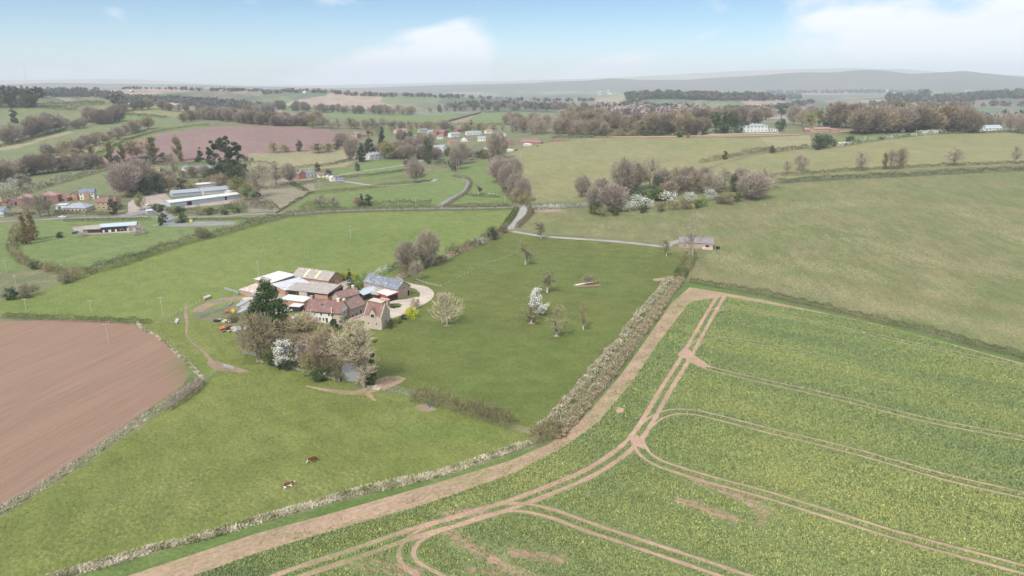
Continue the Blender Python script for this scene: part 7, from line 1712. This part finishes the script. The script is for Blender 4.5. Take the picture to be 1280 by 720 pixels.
# ---- cows
def skin_body(name, joints, edges, mat, parent, sub=2):
    me = bpy.data.meshes.new(name); me.from_pydata([j[:3] for j in joints], edges, []); o = link(name, me, parent)
    md = o.modifiers.new('skin', 'SKIN'); sk = me.skin_vertices[0] if me.skin_vertices else None
    if sk is None: me.skin_vertices.new() if hasattr(me.skin_vertices, 'new') else None
    return o, md
def cow(x, y, rz, lying, label):
    import bmesh
    b = P(x, y); o = empty('cow', b, rz, label, 'cow'); o.scale = (1/K,)*3
    zb = .62 if lying else 1.12
    J = [(-.85,0,zb,.34,.40),(-.45,0,zb-.04,.40,.43),(0,0,zb-.06,.42,.44),(.45,0,zb-.04,.38,.43),(.82,0,zb+.02,.26,.36)]
    if lying: J += [(1.1,0,zb+.32,.17,.22),(1.32,.05,zb+.42,.14,.16),(1.62,.1,zb+.25,.09,.10)]
    else: J += [(1.15,0,zb-.15,.17,.21),(1.45,0,zb-.62,.13,.15),(1.62,0,zb-.92,.09,.10)]
    E = [(i,i+1) for i in range(7)]
    def leg(i, pts):
        p = i
        for q in pts: J.append(q); E.append((p, len(J)-1)); p = len(J)-1
    for s in (-1,1):
        if lying:
            leg(0, [(-.75,s*.42,.35,.2,.2),(-.25,s*.58,.16,.11,.11),(-.75,s*.66,.09,.07,.07),(-.95,s*.66,.08,.06,.06)])
            leg(3, [(.6,s*.34,.3,.14,.14),(1.0,s*.42,.12,.09,.09),(.65,s*.46,.08,.06,.06)])
        else:
            leg(0, [(-.82,s*.24,.82,.17,.2),(-.72,s*.24,.58,.10,.11),(-.90,s*.24,.36,.07,.08),(-.84,s*.24,.06,.06,.07)])
            leg(3, [(.66,s*.22,.78,.13,.15),(.68,s*.22,.42,.075,.08),(.66,s*.22,.06,.06,.07)])
    me = bpy.data.meshes.new('body'); me.from_pydata([j[:3] for j in J], E, []); me.materials.append(M['cowhide']); ob = link('body', me, o)
    bm = bmesh.new(); bm.from_mesh(me); lay = bm.verts.layers.skin.verify(); bm.verts.ensure_lookup_table()
    for v, j in zip(bm.verts, J): v[lay].radius = (j[3]*.9, j[4]*.9)
    bm.verts[2][lay].use_root = True; bm.to_mesh(me); bm.free()
    ob.modifiers.new('skin', 'SKIN').use_smooth_shade = True; sb = ob.modifiers.new('sub', 'SUBSURF'); sb.levels = sb.render_levels = 2
    hd = J[6]
    for s in (-1,1):
        q = MB(); q.add([(hd[0]-.05,s*.12,hd[2]+.08),(hd[0]-.12,s*.34,hd[2]+.10),(hd[0]-.02,s*.36,hd[2]+.0),(hd[0]+.02,s*.14,hd[2]-.02),(hd[0]-.10,s*.24,hd[2]+.02)],[(0,1,2,3),(0,4,1),(3,2,4),(0,3,4)]); q.build('ear', M['cow_brown'], o)
    q = MB(); 
    pts_ = [(-1.12,0,zb+.28),(-1.3,0,zb+.05),(-1.32,0,zb-.35),(-1.28,.03,zb-.62 if not lying else .08)]
    for a, c in zip(pts_[:-1], pts_[1:]): q.tube(a, c, .04, .03, 6)
    q.tube(pts_[-1], Vector(pts_[-1])-Vector((0,0,.08)), .06, .03, 6); q.build('tail', M['cow_brown'], o)
    mz = J[7]; q = MB(); q.lathe([(.001,-.11),(.09,-.08),(.12,0),(.09,.08),(.001,.11)], 10); s_ = q.build('muzzle', M['paint_white'], o, True); s_.location = mz[:3]; s_.scale = (1.2,.85,.85)
    return o
M['cow_brown'] = plain('cow_brown', (.13,.035,.018), (.10,.028,.015), 3)
m, nt, b_ = newmat('cowhide'); p0 = pos(nt, obj=True); s_ = N(nt, 'ShaderNodeSeparateXYZ'); nt.links.new(p0, s_.inputs[0])
n_ = noise(nt, p0, 1.15, 2, .5); lw_ = ramp(nt, s_.outputs[2], .35, .75, .18, -.08)
fc = ramp(nt, s_.outputs[0], 1.25, 1.4, 0, .5)
nt.links.new(mix(nt, ramp(nt, math_(nt, 'ADD', math_(nt, 'ADD', n_, lw_), fc), .54, .57, 0, 1), (.13,.035,.018), (.72,.68,.62)), b_.inputs['Base Color']); M['cowhide'] = m
c1 = cow(392.5,577.5,math.pi+.35,False,'brown cow with white face grazing in the near pasture'); c2 = cow(359.5,608,.35,True,'brown and white cow lying down in the near pasture')
# sheep
M['fleece'] = plain('fleece', (.62,.59,.5), (.5,.47,.4), 6, bump=.5)
for k, (x_, y_) in enumerate([(586,243.5),(612,243),(617,243.5)]):
    b = P(x_, y_); o = empty('sheep', b, random.random()*6, 'white sheep grazing in the small paddock by the wooded lane', 'sheep', 'sheep in the small paddock'); o.scale = (1/K,)*3
    q = MB(); q.lathe([(.001,.35),(.3,.42),(.4,.65),(.33,.92),(.001,1.0)], 10); q.v = [(x*1.6,y,z) for x,y,z in q.v]; q.tube((.6,0,.75),(.95,0,.6),.16,.09,8)
    for sx in (-.4,.4):
        for sy in (-.18,.18): q.tube((sx,sy,0),(sx,sy,.5),.05,.08,6)
    q.build('body', M['fleece'], o, True)
# ------------------------------------------------------------------ bring survey units to metres
for o in list(C.objects):
    if o.parent is None:
        o.location = Vector(o.location)*K
        if o.type not in ('CAMERA','LIGHT'): o.scale = Vector(o.scale)*K
for m_ in bpy.data.materials:
    if m_.name == 'haze':
        for n_ in m_.node_tree.nodes:
            if n_.type == 'PRINCIPLED_VOLUME': n_.inputs['Density'].default_value /= K
print('all', time.time()-T0, len(C.objects))
